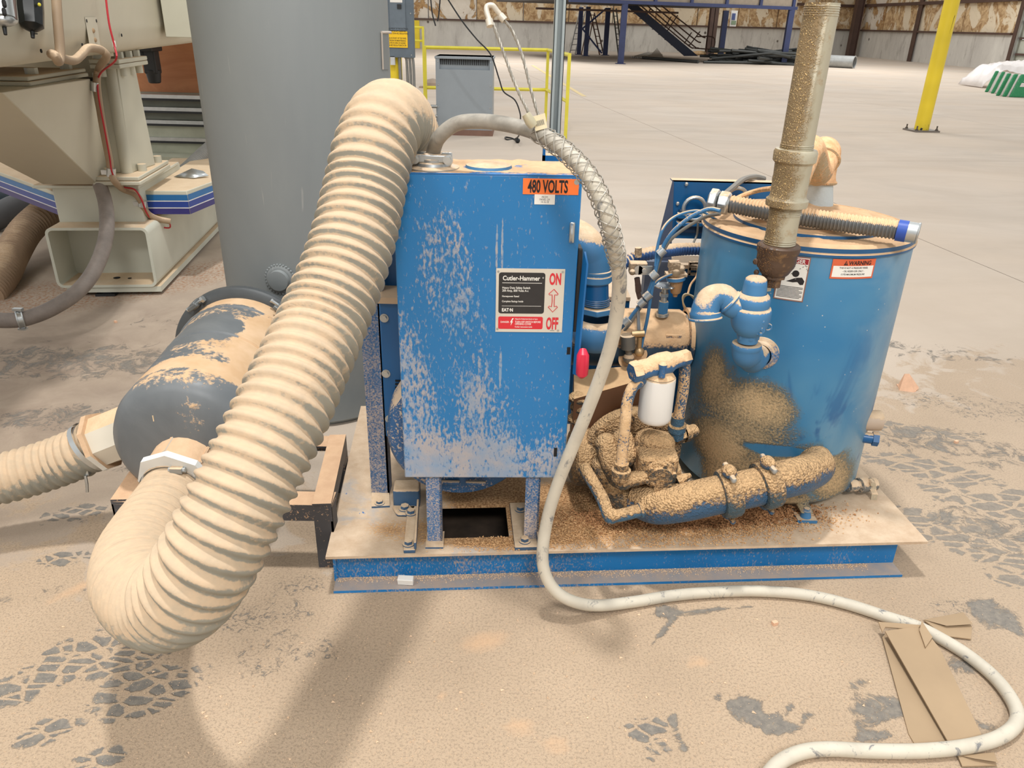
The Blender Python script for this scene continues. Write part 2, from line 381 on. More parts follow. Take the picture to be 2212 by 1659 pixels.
for x_, y_, rx_, ry_, ro_ in ((1045, 1385, .10, .05, .3), (1510, 1430, .05, .03, 0), (190, 1260, .16, .03, .9), (1120, 1570, .06, .04, 0), (1200, 1610, .05, .03, 0), (960, 1500, .02, .015, 0)): put(x_, y_, rx_, ry_, ro_, 'm_heap', 1, 0)
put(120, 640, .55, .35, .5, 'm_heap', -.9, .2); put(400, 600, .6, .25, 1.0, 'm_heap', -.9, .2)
def mark_values(P, key):
    out = np.zeros(len(P))
    for c, rx, ry, rot, amt, edge in MARKS[key]:
        d = P[:, :2] - c; u = (d[:, 0] * math.cos(rot) + d[:, 1] * math.sin(rot)) / rx; v = (-d[:, 0] * math.sin(rot) + d[:, 1] * math.cos(rot)) / ry
        f = np.clip((1.25 - np.hypot(u, v)) / (1.25 - edge), 0, 1); f = f * f * (3 - 2 * f) * amt
        out = np.where(np.abs(f) > np.abs(out), f, out)
    return out
def floor_material():
    t = NT('dusty_concrete')
    sep = t.n('ShaderNodeSeparateXYZ'); t.L(t.P, sep.inputs[0]); X, Y = sep.outputs[0], sep.outputs[1]
    at = lambda k: (lambda a: (setattr(a, 'attribute_name', k), a.outputs['Fac'])[1])(t.n('ShaderNodeAttribute'))
    big = t.noise(.55, 4, .6); mid = t.noise(5, 5, .65, .6); fine = t.noise(60, 3, .7); n14 = t.noise(14, 4, .7)
    conc = t.mix(t.mr(t.noise(.9, 5, .65, .8, t.mapv((.6, 1.5, 1), rot=(0, 0, .15))), .3, .7), lin(186, 174, 160), lin(206, 194, 180))
    conc = t.mix(t.mr(big, .35, .65, 0, .5), conc, lin(202, 184, 164))
    brown = t.mix(t.mr(mid, .3, .7), lin(126, 108, 92), lin(160, 143, 124))  # streaky grey-brown concrete; shade under the router is painted into the dark tone
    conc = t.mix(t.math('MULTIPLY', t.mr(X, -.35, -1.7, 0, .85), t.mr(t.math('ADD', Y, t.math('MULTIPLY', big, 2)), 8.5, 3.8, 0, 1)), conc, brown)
    dustc = t.mix(t.mr(t.noise(2.2, 4, .6), .3, .72), lin(172, 150, 125), lin(188, 165, 139))
    dustc = t.mix(t.mr(t.noise(170, 3, .85), .5, .6, 0, .5), dustc, lin(118, 104, 88))
    D = t.mr(t.math('MULTIPLY_ADD', X, -.35, t.math('MULTIPLY_ADD', t.math('SUBTRACT', big, .5), 2.2, Y)), 1.5, 3.0, 1, .12)
    col = t.mix(t.math('MAXIMUM', t.mr(t.math('MULTIPLY_ADD', t.math('SUBTRACT', mid, .5), 1.6, D), .42, .62), t.math('MULTIPLY', D, .6)), conc, dustc)
    col = t.mix(t.math('MULTIPLY', t.mr(t.math('MULTIPLY_ADD', big, .8, X), 1.2, 2.6, 0, .55), t.mr(t.math('MULTIPLY_ADD', mid, 1.5, Y), 8.5, 4.2)), col, lin(158, 144, 128))
    hp = at('m_heap')
    col = t.mix(t.mr(t.math('MULTIPLY_ADD', t.math('SUBTRACT', mid, .5), .6, t.math('MULTIPLY_ADD', t.math('SUBTRACT', fine, .5), .5, hp)), .35, .95, 0, .55), col, lin(208, 168, 130))
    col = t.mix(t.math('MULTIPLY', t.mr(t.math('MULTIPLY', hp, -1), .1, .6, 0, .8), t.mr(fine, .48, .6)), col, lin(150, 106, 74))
    dark = t.mix(t.mr(fine, .35, .7), lin(108, 104, 98), lin(138, 130, 118))
    n28 = t.math('MULTIPLY', t.math('SUBTRACT', t.noise(28, 4, .7), .5), .42)
    def gate(key, k=1.9): return t.mr(t.math('MULTIPLY_ADD', t.math('SUBTRACT', n14, .5), k, at(key)), .42, .56)
    def cells(sc, w, rot, st): return t.mr(t.math('ADD', n28, t.vor(sc, 'DISTANCE_TO_EDGE', 'Distance', t.mapv(st, rot=(0, 0, rot)))), w, w + .06)
    E = t.math('MULTIPLY', gate('m_cell'), cells(19, .085, .5, (1, 1.8, 1)))
    E = t.math('MAXIMUM', E, t.math('MULTIPLY', gate('m_track'), t.math('MULTIPLY', cells(11, .07, -.7, (1, 2.4, 1)), .8)))
    E = t.math('MAXIMUM', E, t.math('MULTIPLY', gate('m_scr'), t.mr(t.noise(42, 4, .75, 1.6), .54, .62, 0, .9)))
    E = t.math('MAXIMUM', E, t.mr(t.math('MULTIPLY_ADD', t.math('SUBTRACT', t.noise(11, 7, .8, 1.0), .5), 1.9, at('m_solid')), .5, .66, 0, .95))
    col = t.mix(E, col, dark)
    h = t.math('ADD', t.math('MULTIPLY', t.noise(330, 2, .6), .7), t.math('MULTIPLY', fine, .6))
    t.bump(t.math('MULTIPLY_ADD', E, -1.4, t.math('MULTIPLY', h, t.mr(Y, 3.2, 1.2, .15, 1))), .55, .004)
    return t.fin(col, t.mr(E, 0, 1, .95, .75))
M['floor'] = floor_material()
fb = MB(); fb.box((-30, -6, -.25), (45, 75, -.03))
flo = fb.build('floor', M['dark'], origin=(0, 0, 0), kind='structure')
U_ = V(math.cos(.15), math.sin(.15), 0); V_ = V(-math.sin(.15), math.cos(.15), 0)
ul = [-30, -20.5, -14.4, -8.3, 3.79, 9.9, 16, 22.1, 28.2, 45]; vl = [-8, 8.6, 11.2, 15.9, 20.6, 25.3, 30, 34.7, 39.4, 44.1, 60]
for i in range(len(ul) - 1):
    for j in range(len(vl) - 1):
        g = .004; mb = MB(); p = [U_ * a + V_ * b for a, b in ((ul[i] + g, vl[j] + g), (ul[i + 1] - g, vl[j] + g), (ul[i + 1] - g, vl[j + 1] - g), (ul[i] + g, vl[j + 1] - g))]
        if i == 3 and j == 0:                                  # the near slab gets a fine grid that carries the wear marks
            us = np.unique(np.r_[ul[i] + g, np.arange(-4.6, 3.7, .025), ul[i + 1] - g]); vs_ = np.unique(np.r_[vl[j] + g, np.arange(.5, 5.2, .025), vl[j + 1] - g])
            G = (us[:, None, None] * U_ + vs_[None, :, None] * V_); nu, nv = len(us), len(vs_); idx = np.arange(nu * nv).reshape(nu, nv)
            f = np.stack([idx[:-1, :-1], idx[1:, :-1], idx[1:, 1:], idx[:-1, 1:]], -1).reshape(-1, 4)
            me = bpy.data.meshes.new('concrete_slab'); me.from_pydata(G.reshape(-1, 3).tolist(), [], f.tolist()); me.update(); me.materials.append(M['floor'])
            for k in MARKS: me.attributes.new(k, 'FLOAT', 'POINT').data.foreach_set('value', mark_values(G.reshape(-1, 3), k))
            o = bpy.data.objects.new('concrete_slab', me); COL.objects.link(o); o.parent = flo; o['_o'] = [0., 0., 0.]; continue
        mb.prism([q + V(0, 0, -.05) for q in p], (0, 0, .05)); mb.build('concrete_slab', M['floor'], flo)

def wall_mats():
    t = NT('stem_wall_concrete'); n = t.noise(.9, 5, .7, .4, t.mapv((1, 1, .35))); s = t.mr(t.noise(3, 5, .7, .3, t.mapv((1, 1, .25))), .55, .7, 0, .5)
    hol = t.mr(t.vor(.95), .05, .09, 1, 0)
    c = t.mix(t.mr(n, .3, .7), lin(188, 183, 175), lin(214, 210, 200)); c = t.mix(s, c, lin(120, 112, 102)); c = t.mix(hol, c, lin(96, 86, 78))
    t.fin(c, .9); M['stem'] = t.m
    t = NT('torn_insulation_facing'); n = t.noise(.7, 6, .62, 1.2, t.mapv((1, 1, .8))); n2 = t.noise(3.5, 4, .65, .6)
    tear = t.mr(n, .52, .545); inner = t.mix(t.mr(n2, .35, .65), lin(150, 110, 68), lin(200, 166, 118))
    vinyl = t.mix(t.mr(t.noise(1.3, 3), .3, .7), lin(216, 204, 186), lin(232, 222, 206))  # random cream tones of the untorn facing
    t.bump(t.math('ADD', t.math('MULTIPLY', tear, -1), n2), .6, .05)
    t.fin(t.mix(tear, vinyl, inner), .8); M['insul'] = t.m
    t = NT('torn_insulation_brown'); n = t.noise(.9, 6, .62, 1.4, t.mapv((1, 1, .7))); n2 = t.noise(4.5, 4, .65, .8)
    inner = t.mix(t.mr(n2, .38, .62), lin(160, 124, 84), lin(216, 186, 142)); t.bump(n2, .6, .05)
    t.fin(t.mix(t.mr(n, .45, .49), lin(228, 212, 184), inner), .85); M['insul2'] = t.m
wall_mats()
M['girt'] = plain('brown_steel', lin(88, 66, 56), .6, 0, .1, 2)
M['navy'] = plain('navy_steel_paint', lin(48, 58, 96), .55, 0, .1, 2)
A_ = pz(870, 103.5); C_ = pz(1829, 119.5); E_ = pz(2166, 152.5)
def wall_run(name, a, b, ins, n, holes=()):
    t = nrm(b - a); L = np.linalg.norm(b - a); nn = V(-t[1], t[0], 0)
    def q(s, z, o): p = a + t * s + nn * o; p[2] = z; return p
    mb = MB()
    mb.prism([q(0, 0, .0), q(L, 0, .0), q(L, 1.36, .0), q(0, 1.36, .0)], nn * .3)
    w = mb.build(name, M['stem'], kind='structure', origin=a)
    mb = MB(); mb.prism([q(0, 1.36, -.12), q(L, 1.36, -.12), q(L, 1.44, -.12), q(0, 1.44, -.12)], nn * .3); mb.build('sill_girt', M['girt'], w)
    for z in (2.62, 4.2, 5.8):
        mb = MB(); mb.prism([q(0, z, -.16), q(L, z, -.16), q(L, z + .14, -.16), q(0, z + .14, -.16)], nn * .2); mb.build('girt', M['girt'], w)
    for i in range(n):
        s0, s1 = L * i / n + .03, L * (i + 1) / n - .03
        o = .02 + .03 * (i % 2)
        mb = MB(); mb.prism([q(s0, 1.44, o), q(s1, 1.44, o), q(s1, 7.4, o), q(s0, 7.4, o)], nn * .1); mb.build('insulation_panel', ins[i % len(ins)] if isinstance(ins, list) else ins, w)
    mb = MB(); mb.prism([q(0, 1.4, .2), q(L, 1.4, .2), q(L, 7.5, .2), q(0, 7.5, .2)], nn * .06); mb.build('backing_strip', M['white'], w)
    return q, L
qb, Lb = wall_run('wall_back', A_ + nrm(A_ - C_) * 14, C_, [M['insul']] * 7 + [M['insul2']] * 9, 16)
qr, Lr = wall_run('wall_right', C_, E_, [M['insul'], M['insul2'], M['insul2'], M['insul2']], 4)
# building columns, brown I sections
def icol(name, p, w=.3, d=.35, h=7.5, t=V(1, 0, 0)):
    mb = MB(); t = nrm(t); n = V(-t[1], t[0], 0)
    for o in (-d / 2, d / 2):
        a = p + n * o; mb.prism([a - t * w / 2, a + t * w / 2, a + t * w / 2 + n * .03, a - t * w / 2 + n * .03], (0, 0, h))
    a = p; mb.prism([a - t * .015 - n * d / 2, a + t * .015 - n * d / 2, a + t * .015 + n * d / 2, a - t * .015 + n * d / 2], (0, 0, h))
    return mb.build(name, M['girt'], kind='structure', origin=p)
icol('trim_1', pz(1831, 121) + V(0, -.3, 0), .42, .4, t=E_ - C_); icol('trim_2', pz(1964, 132.5) + V(0, -.3, 0), .36, .4, t=E_ - C_); icol('trim_3', pz(1528, 119.5) + V(0, -.4, 0), .4, .4)
# sectional door on the right
td = nrm(E_ - C_); nd = V(-td[1], td[0], 0)
mb = MB(); mb.prism([E_, E_ + td * .25, E_ + td * .25 + nd * .3, E_ + nd * .3], (0, 0, 6)); dr = mb.build('door_1', M['girt'], kind='structure', origin=E_)
for k in range(9):
    z = .02 + k * .6; a = E_ + td * .3 + V(0, 0, z)
    mb = MB(); mb.prism([a + nd * .12, a + td * 5 + nd * .12, a + td * 5 + nd * .18, a + nd * .18], (0, 0, .58)); s = mb.build('door_section', M['cream_l'], dr)
    mb = MB(); mb.prism([a + nd * .02, a + td * 5 + nd * .02, a + td * 5 + nd * .12, a + nd * .12], (0, 0, .07)); mb.build('stiffener', M['girt'], s)
mb = MB(); a = E_ + td * .38 - nd * .06; mb.prism([a, a + td * .12, a + td * .12 + nd * .08, a + nd * .08], (0, 0, 5.8)); mb.build('track', M['silver'], dr)
# faded yellow line painted along the joint
a = pz(1150, 141, .002); b = pz(1262, 208, .002); s_ = nrm(np.cross(b - a, V(0, 0, 1))) * .05
mb = MB(); mb.prism([a - s_, b - s_, b + s_, a + s_], (0, 0, .001)); mb.build('trim_4', plain('faded_yellow_line', lin(222, 200, 150), .9, 0, .06, 3), origin=a, kind='structure')

# ================================================================== FAR BACKGROUND
def post(px, py, w, top, mat, t=None, lean=0):
    p = pz(px, py); mb = MB(); mb.box(p + V(-w / 2, -w / 2, 0), p + V(w / 2, w / 2, top)); return p, mb
zz = 2.08
mz0 = pz(1340, 137)
mz = thing('mezzanine', 'navy steel mezzanine platform against the far back wall', 'mezzanine', mz0)
pf = [(1340, 138, .22), (1691, 140.5, .22), (1265, 121, .2), (1307, 119.5, .22), (1555, 127.5, .24), (1250, 118, .2)]
for px, yy, w in pf:
    p, mb = post(px, yy, w, zz, M['navy']); mb.cbox(p + V(0, 0, .01), (w * 1.7, w * 1.7, .02)); mb.build('post', M['navy'], mz)
fa, fb_ = pz(1340, 138), pz(1691, 140.5); tt = nrm(fb_ - fa); n2 = V(-tt[1], tt[0], 0)
def mzb(s0, s1, o0, o1, z0, z1): 
    mb = MB(); mb.prism([fa + tt * s0 + n2 * o0 + V(0, 0, z0), fa + tt * s1 + n2 * o0 + V(0, 0, z0), fa + tt * s1 + n2 * o1 + V(0, 0, z0), fa + tt * s0 + n2 * o1 + V(0, 0, z0)], (0, 0, z1 - z0)); return mb
Lm = np.linalg.norm(fb_ - fa)
mzb(-2.3, Lm + .2, -.1, .05, zz, zz + .12).build('front_beam', M['navy'], mz)
mzb(-2.3, Lm + .2, 0, 8, zz + .1, zz + .2).build('deck_plate', plain('underside_grey', lin(90, 86, 84), .8), mz)
mzb(-2.3, Lm + .2, -.02, .03, zz + .12, zz + 1.2).build('fascia_panel', plain('grey_fascia', lin(140, 128, 112), .7), mz)
for k in range(7): mzb(-2.0 + k * 1.6, -1.88 + k * 1.6, -.1, -.02, zz + .12, zz + 1.2).build('fascia_rib', M['navy'], mz)
mzb(-2.0, Lm * .62, 3.9, 3.98, zz - .22, zz - .14).build('conduit_rail', M['girt'], mz)
mb = MB(); mb.cyl(pz(1262, 60, 0) * 0 + py_(1258, 62, fa[1] + 5), py_(1300, 115, fa[1] + 5), .04, seg=6); mb.build('cross_brace', M['navy'], mz)
mb = MB(); mb.cyl(py_(1258, 62, fa[1] + 5), py_(1310, 18, fa[1] + 5), .04, seg=6); mb.build('cross_brace', M['navy'], mz)
# stair
YS = 37.5
S = lambda x, y, d=0: py_(x, y, YS + d)
st = thing('steel_stair', 'dark navy steel stair descending to the right under the mezzanine', 'stair', S(1490, 121))
for d in (0, 1.0):
    mb = MB(); mb.prism([S(1352, 12, d), S(1378, 12, d), S(1508, 121, d), S(1478, 121, d)], (0, .06, 0)); mb.build('stringer', plain('stair_paint', lin(26, 36, 62), .5), st)
for k in range(9):
    a = S(1366 + 14 * k, 18 + 11.6 * k); mb = MB(); mb.box(a + V(-.14, .06, 0), a + V(.14, 1.0, .03)); mb.build('tread', M['navy'], st)
for k, (x0, y0, x1, y1) in enumerate([(1428, 12, 1520, 82), (1412, 12, 1510, 92), (1398, 12, 1505, 104), (1384, 12, 1495, 104)]):
    mb = MB(); mb.tube(catmull([S(x0, y0), S(x1 - 12, y1 - 9), S(x1 + 4, y1)], 6), .03, 6); mb.build('rail', M['girt'], st)
mb = MB(); mb.tube(catmull([S(1505, 79), S(1535, 79), S(1544, 86), S(1542, 102), S(1533, 106), S(1500, 104)], 5), .03, 6); mb.build('rail', M['girt'], st)
for x0, y0, x1, y1 in ((1395, 34, 1406, 18), (1436, 60, 1450, 36), (1442, 66, 1464, 33), (1478, 94, 1494, 70), (1488, 100, 1512, 68)):
    mb = MB(); mb.cyl(S(x0, y0), S(x1, y1), .025, seg=6); mb.build('baluster', M['girt'], st)
# heap under the stair
mb = MB(); c = pz(1528, 119)
for k in range(7): mb.ball(c + V(random.uniform(-.9, .9), random.uniform(-.6, .3), .08), random.uniform(.2, .4), 8, (1.3, 1, .5))
tag(mb.build('debris_heap', plain('tan_debris', lin(206, 172, 128), .9, 0, .12), origin=c), 'tan heap of torn insulation at the foot of the steel stair', 'heap')
mb = MB(); a = py_(1575, 57, 40.5); b = py_(1593, 23, 40.5); mb.box((a[0], 40.4, a[2]), (b[0], 40.5, b[2])); sg = mb.build('wall_notice', M['white'], origin=(a + b) / 2)
tag(sg, 'small white notice on the wall to the right of the stair', 'sign')
mb = MB(); a = py_(1579, 43, 40.5); b = py_(1588, 29, 40.5); mb.box((a[0], 40.37, a[2]), (b[0], 40.4, b[2])); mb.build('blue_picture', plain('print_blue', lin(80, 96, 150), .6), sg)
mb = MB(); a = py_(1578, 53, 40.5); b = py_(1589, 45, 40.5); mb.box((a[0], 40.37, a[2]), (b[0], 40.4, b[2])); mb.build('green_picture', plain('print_green', lin(140, 160, 130), .6), sg)
# ladders
def ladder(nm, lab, a, b, wv, n, mat, extra=None):
    r = thing(nm, lab, 'ladder', (min(a[0], b[0]), a[1], min(a[2], b[2])))
    for o in (0, 1):
        mb = MB(); mb.cyl(a + wv * o, b + wv * o, .035, seg=6); mb.build('side_rail', mat, r)
    for k in range(n):
        p = a + (b - a) * ((k + .7) / n); mb = MB(); mb.cyl(p, p + wv, .02, seg=6); mb.build('rung', mat, r)
    if extra is not None:
        for o in (0, 1):
            mb = MB(); mb.cyl(extra[0] + wv * o * 1.2, extra[1] + wv * o, .03, seg=6); mb.build('rear_leg', mat, r)
    return r
alu = plain('aluminium_dull', lin(168, 166, 160), .5, .3); wood = plain('ladder_fibre', lin(112, 84, 70), .7)
a = pz(1230, 117); b = py_(1256, 8, a[1] + .5); ladder('extension_ladder', 'silver ladder leaning left of the first navy mezzanine posts', a, b, V(.28, 0, .02), 9, alu)
a = pz(1304, 119); b = py_(1284, 28, a[1]); ladder('step_ladder', 'brown A-frame step ladder standing under the mezzanine', a, b, V(-.2, -.05, 0), 6, wood, (pz(1266, 119), b))
a = pz(1336, 120); b = py_(1324, 18, a[1] + .3); ladder('folded_ladder', 'narrow grey ladder leaning on the wall behind the front mezzanine post', a, b, V(.16, 0, 0), 8, plain('grey_green', lin(90, 92, 84), .6))
# pipes
pipem = plain('dull_black_pipe', lin(62, 64, 62), .5, .2)
base = MB(); base.cyl((-1, 0, 0), (1, 0, 0), .055, seg=8); pr = base.build('steel_pipe', pipem, origin=(0, 0, 0))
c0 = pz(1648, 140)
for k in range(56):
    o = pr if k == 0 else pr.copy()
    if k: COL.objects.link(o)
    lay = k // 14; L = random.uniform(.9, 1.5)
    a = random.choice([random.gauss(0, .13), random.gauss(-.25, .2), random.gauss(.25, .25)])
    o.location = c0 + V(random.uniform(-1.1, .95), random.uniform(0, 1.7), .06 + lay * .13 + random.uniform(0, .03))
    o.rotation_euler = (0, random.gauss(0, .03 + .02 * lay), a); o.scale = (L, 1, 1)
    tag(o, 'dull black steel pipe in the heap on the floor beneath the mezzanine', 'pipe', 'heap of black steel pipes')
def rod(nm, lab, cat, a, b, r, m, seg=12):
    mb = MB(); mb.cyl(a, b, r, seg=seg); return tag(mb.build(nm, m, origin=a), lab, cat)
rod('steel_pipe', 'single long dark pipe lying in front of the steel stair', 'pipe', pz(1388, 127.5) + V(0, 0, .06), pz(1508, 137) + V(0, 0, .06), .06, pipem)
rod('steel_pipe', 'thin dark rod lying along the front of the big galvanised duct', 'rod', pz(1795, 141) + V(0, 0, .04), pz(1838, 147.5) + V(0, 0, .04), .035, pipem)
a = pz(1780, 145); b = pz(1843, 148); r = .23
dc = thing('galvanised_duct', 'large open galvanised duct lying at the right end of the pipe heap', 'duct', a)
a = a + V(0, .25, r); b = b + V(0, .0, r)
mb = MB(); mb.tube([a, b], r, 24, caps=False); mb.tube([a, b], r * .96, 24, caps=False); mb.torus(b, b - a, r * .98, .02, 24, 6); mb.build('tube', plain('duct_zinc', lin(166, 168, 166), .45, .4), dc)
mb = MB(); x = nrm(b - a); mb.cyl(b - x * .25, b - x * .22, r * .95, seg=24); mb.build('dark_inside', M['dark'], dc)
for nm, lab, q4 in (('metal_sheet', 'flat grey corrugated sheet lying at the left of the stair foot', [(1363, 125), (1398, 114), (1432, 120), (1404, 128)]), ('metal_sheet', 'bent grey sheet of roofing standing beside the flat corrugated sheet', [(1404, 127), (1420, 118), (1436, 128)])):
    mb = MB(); c = pz(*q4[0]); P4 = [pz(*p) + V(0, 0, .02) for p in q4]
    if len(P4) == 3: P4[1] = P4[1] + V(0, 0, .25); mb.prism(P4, (0, .3, .05))
    else:
        for k in range(10):
            u0, u1 = k / 10, (k + .7) / 10; L0 = lambda u: P4[0] + (P4[3] - P4[0]) * u; L1 = lambda u: P4[1] + (P4[2] - P4[1]) * u
            mb.prism([L0(u0), L0(u1), L1(u1), L1(u0)], (0, 0, .03 + .02 * (k % 2)))
    tag(mb.build(nm, plain('grey_sheet', lin(172, 168, 160), .6, .2), origin=c), lab, 'sheet')
# insulation batts at the right edge
green = NT('green_white_wrap'); gx = green.noise(26, 3, .7); gw = green.mr(green.noise(60, 2, .6, 0, green.mapv((1, 1, 4))), .62, .66, 0, .7)
green.fin(green.mix(gw, lin(42, 142, 92), lin(206, 226, 212)), .6); M['green'] = green.m
M['wrap'] = plain('white_plastic_sheet', lin(232, 226, 222), .35, 0, .04, 3)
bx = [(2128, 2140, 199), (2141, 2153, 202), (2152, 2166, 207), (2166, 2181, 209), (2181, 2222, 210)]
names = ['leftmost', 'second from the left', 'third from the left', 'fourth from the left']
for i, (x0, x1, yb) in enumerate(bx):
    a = pz(x0, yb); b = pz(x1, yb); b[1] = a[1]; hgt = .52
    r = thing('insulation_pack', ('large green wrapped insulation pack cut by the right edge of the photo' if i == 4 else 'green and white wrapped insulation pack, %s of the row' % names[i]), 'insulation', a, 'wrapped insulation packs in a row')
    lean = V(.14, 0, 0); mb = MB(); w = (b - a) * (.94 if i == 4 else .5)
    mb.prism([a, a + w, a + w + lean + V(0, 0, hgt), a + lean + V(0, 0, hgt)], (0, .05, 0)); mb.build('pack_body', M['green'], r, bevel=.02)
    if i < 4:
        mb = MB(); a2 = a + w; w2 = (b - a) * .5; a2 = a2 - V(0, .02, 0); mb.prism([a2, a2 + w2, a2 + w2 + lean + V(0, 0, hgt * .98), a2 + lean + V(0, 0, hgt * .98)], (0, .05, 0)); mb.build('white_band', M['wrap'], r, bevel=.02)
    else:
        fr = lambda x, y, l: a + V(x, -.004 - l, 0) + lean * (y / hgt) + V(0, 0, y)
        lettering('lettering', 'R-19', M['white'], r, fr, .13, (.12, .36), .9, .01)
        mb = MB(); poly2(mb, fr, [(.1, .24), (.6, .24), (.6, .33), (.1, .33)], .004); mb.build('white_panel', M['wrap'], r)
mb = MB(); c = pz(2158, 192); nx, ny = 26, 14; vs = []; fs = []
for i in range(nx):
    for j in range(ny):
        u = i / (nx - 1); v = j / (ny - 1); x = c[0] - .42 + 2.0 * u; y = c[1] - .25 + 1.3 * v
        z = .56 * min(1, max(0, (u * 2.2 + .05) / .55)) * (1 if v > .1 else .75) + .05 * math.sin(9 * u + 3 * v) + .05 * random.random() + .12 * math.sin(math.pi * v) * u
        if v == 0: z = min(z, .53)
        if i == 0: z = .02
        vs.append((x, y + .35, max(.02, z)))
for i in range(nx - 1):
    for j in range(ny - 1): a = i * ny + j; fs.append((a, a + ny, a + ny + 1, a + 1))
mb.add(vs, fs, True); o = mb.build('plastic_cover', M['wrap'], origin=c); m = o.modifiers.new('s', 'SOLIDIFY'); m.thickness = .01
tag(o, 'crumpled white plastic sheet draped behind the green insulation packs', 'plastic sheet')

# ================================================================== MIDDLE DISTANCE
# yellow column on the right
c = pz(1996, 285); c[1] += .1
yc = thing('steel_column', 'round yellow building column bolted to the floor on the right', 'column', c)
mb = MB(); mb.tube([c + V(0, 0, .02), c + V(0, 0, 2.0), c + V(0, 0, 7.5)], .105, 32); mb.build('shaft', M['yellow'], yc)
R = Rz(.15); mb = MB(); mb.cbox(c + V(0, 0, .012), (.40, .34, .024), R); mb.build('base_plate', plain('raw_plate', lin(126, 118, 110), .5, .3), yc)
for dx, dy in ((-.165, -.13), (.165, -.13), (-.165, .13), (.165, .13)):
    p = c + R @ V(dx, dy, 0); mb = MB(); mb.cyl(p + V(0, 0, .02), p + V(0, 0, .09), .011, seg=8); hexbolt(mb, p + V(0, 0, .024), (0, 0, 1), .02, .02); mb.build('anchor_bolt', plain('bolt_rust', lin(96, 88, 80), .6, .4), yc)
cyl_pl = lambda x, y, l: c + V(math.sin(x / .105) * (.1062 + l), -math.cos(x / .105) * (.1062 + l), y)
mb = MB(); poly2(mb, cyl_pl, [(-.01, .1), (.05, .11), (.07, .03), (.03, .03)]); mb.build('black_mark', M['black'], yc)
mb = MB(); poly2(mb, cyl_pl, [(-.06, .06), (-.03, .05), (-.04, .02), (-.07, .02)]); mb.build('black_mark', M['black'], yc)
mb = MB(); poly2(mb, cyl_pl, [(.03, 1.48), (.035, 1.6), (.045, 1.62), (.03, 1.44), (.02, 1.36)]); mb.build('black_mark', M['black'], yc)
# yellow column behind the panel board
c = pz(851, 300, 0); c[0], c[1] = py_(851, 150, 10.6)[0:2]
mb = MB(); mb.tube([c * V(1, 1, 0), c * V(1, 1, 0) + V(0, 0, 7.5)], .105, 28)
tag(mb.build('steel_column', M['yellow'], origin=c * V(1, 1, 0)), 'round yellow column carrying the grey electrical panel', 'column')
# panel board
YP = 10.4; q = lambda x, y: py_(x, y, YP)
a = q(812, 123); b = q(892, 0); b[2] = 2.75
pb = thing('panel_board', 'tall dark grey electrical panel with yellow notice beside the big grey tank', 'electrical panel', (a[0], YP, a[2]))
mb = MB(); mb.box((a[0], YP, a[2]), (b[0], YP + .085, b[2])); mb.build('cabinet', plain('panel_grey', lin(98, 110, 120), .45), pb, bevel=.004)
d0 = q(843, 66); d1 = q(875, 0); mb = MB(); mb.box((d0[0], YP - .012, d0[2]), (d1[0], YP, 2.5)); dd = mb.build('door', plain('panel_door_grey', lin(106, 118, 128), .45), pb, bevel=.003)
l0 = q(863, 18); mb = MB(); mb.cbox((l0[0], YP - .02, l0[2] + .02), (.05, .016, .05)); mb.build('latch', M['black'], dd)
n0 = q(843, 5); n1 = q(869, -8); mb = MB(); mb.box((n0[0], YP - .016, n0[2]), (n1[0], YP - .012, n1[2])); mb.build('notice_label', M['white'], dd)
y0 = q(833, 102); y1 = q(880, 68); mb = MB(); mb.box((y0[0], YP - .012, y0[2]), (y1[0], YP - .004, y1[2])); yl = mb.build('warning_notice', plain('notice_yellow', lin(248, 200, 24), .5, 0, .01), pb)
fr = lambda x, y, l: V(y0[0] + x, YP - .0125 - l, y0[2] + y)
for k, s_ in enumerate(['AREA IN FRONT OF THIS ELECTRICAL', 'PANEL MUST BE KEPT CLEAR FOR', '36 INCHES OSHA-NEC REGULATIONS', '', 'IF AREA IN FRONT OF THIS PANEL', 'ELECTRICIAN OR MAINTENANCE', 'DEPLOYED IN AREA OF HAZARD', 'OSHA-NEC REGULATIONS 29 CFR']):
    if s_: lettering('lettering', s_, M['black'], yl, fr, .026, (.015, .205 - .027 * k), .62, .012)
for x_, y_ in ((887, 29), (889, 119)):
    p = q(x_, y_); mb = MB(); mb.cyl((p[0], YP, p[2]), (p[0], YP - .008, p[2]), .008, seg=10); mb.build('screw', M['silver'], pb)
p = q(848, 131); mb = MB(); mb.box((p[0] - .028, YP, p[2] - .05), (p[0] + .028, YP + .05, p[2] + .05)); oc = mb.build('wall_socket', plain('socket_grey', lin(198, 200, 200), .5), origin=p)
tag(oc, 'small grey power socket below the electrical panel', 'socket')
# conduits from the panel to the transformer
TX = pz(945, 291); YT = TX[1]
emt = plain('conduit_zinc', lin(150, 152, 150), .35, .7)
for i, (x_, r_) in enumerate(((861, .021), (874, .017), (878.5, .017), (883, .017))):
    p = q(x_, 124); zb = (.36, .36, .24, .16)[i]; p2 = V(TX[0] + .01, YT + .12 + .05 * i, zb); x2 = p[0] + .015 * i
    P = catmull([V(p[0], YP + .07, p[2]), V(x2, YP + .07, .9), V(x2 + .01, YP + .1, zb + .18), V(x2 + .08, YP + .12, zb + .02), V(x2 + .2, YP + .15, zb), V(p2[0], YP + .16, zb)], 8)
    mb = MB(); mb.tube(P, r_, 10)
    tag(mb.build('metal_conduit', emt, origin=P[0]), ('steel conduit, %s of those dropping from the electrical panel' % ['leftmost', 'second from left', 'third from left', 'rightmost'][i]), 'conduit', 'conduits from panel to transformer')
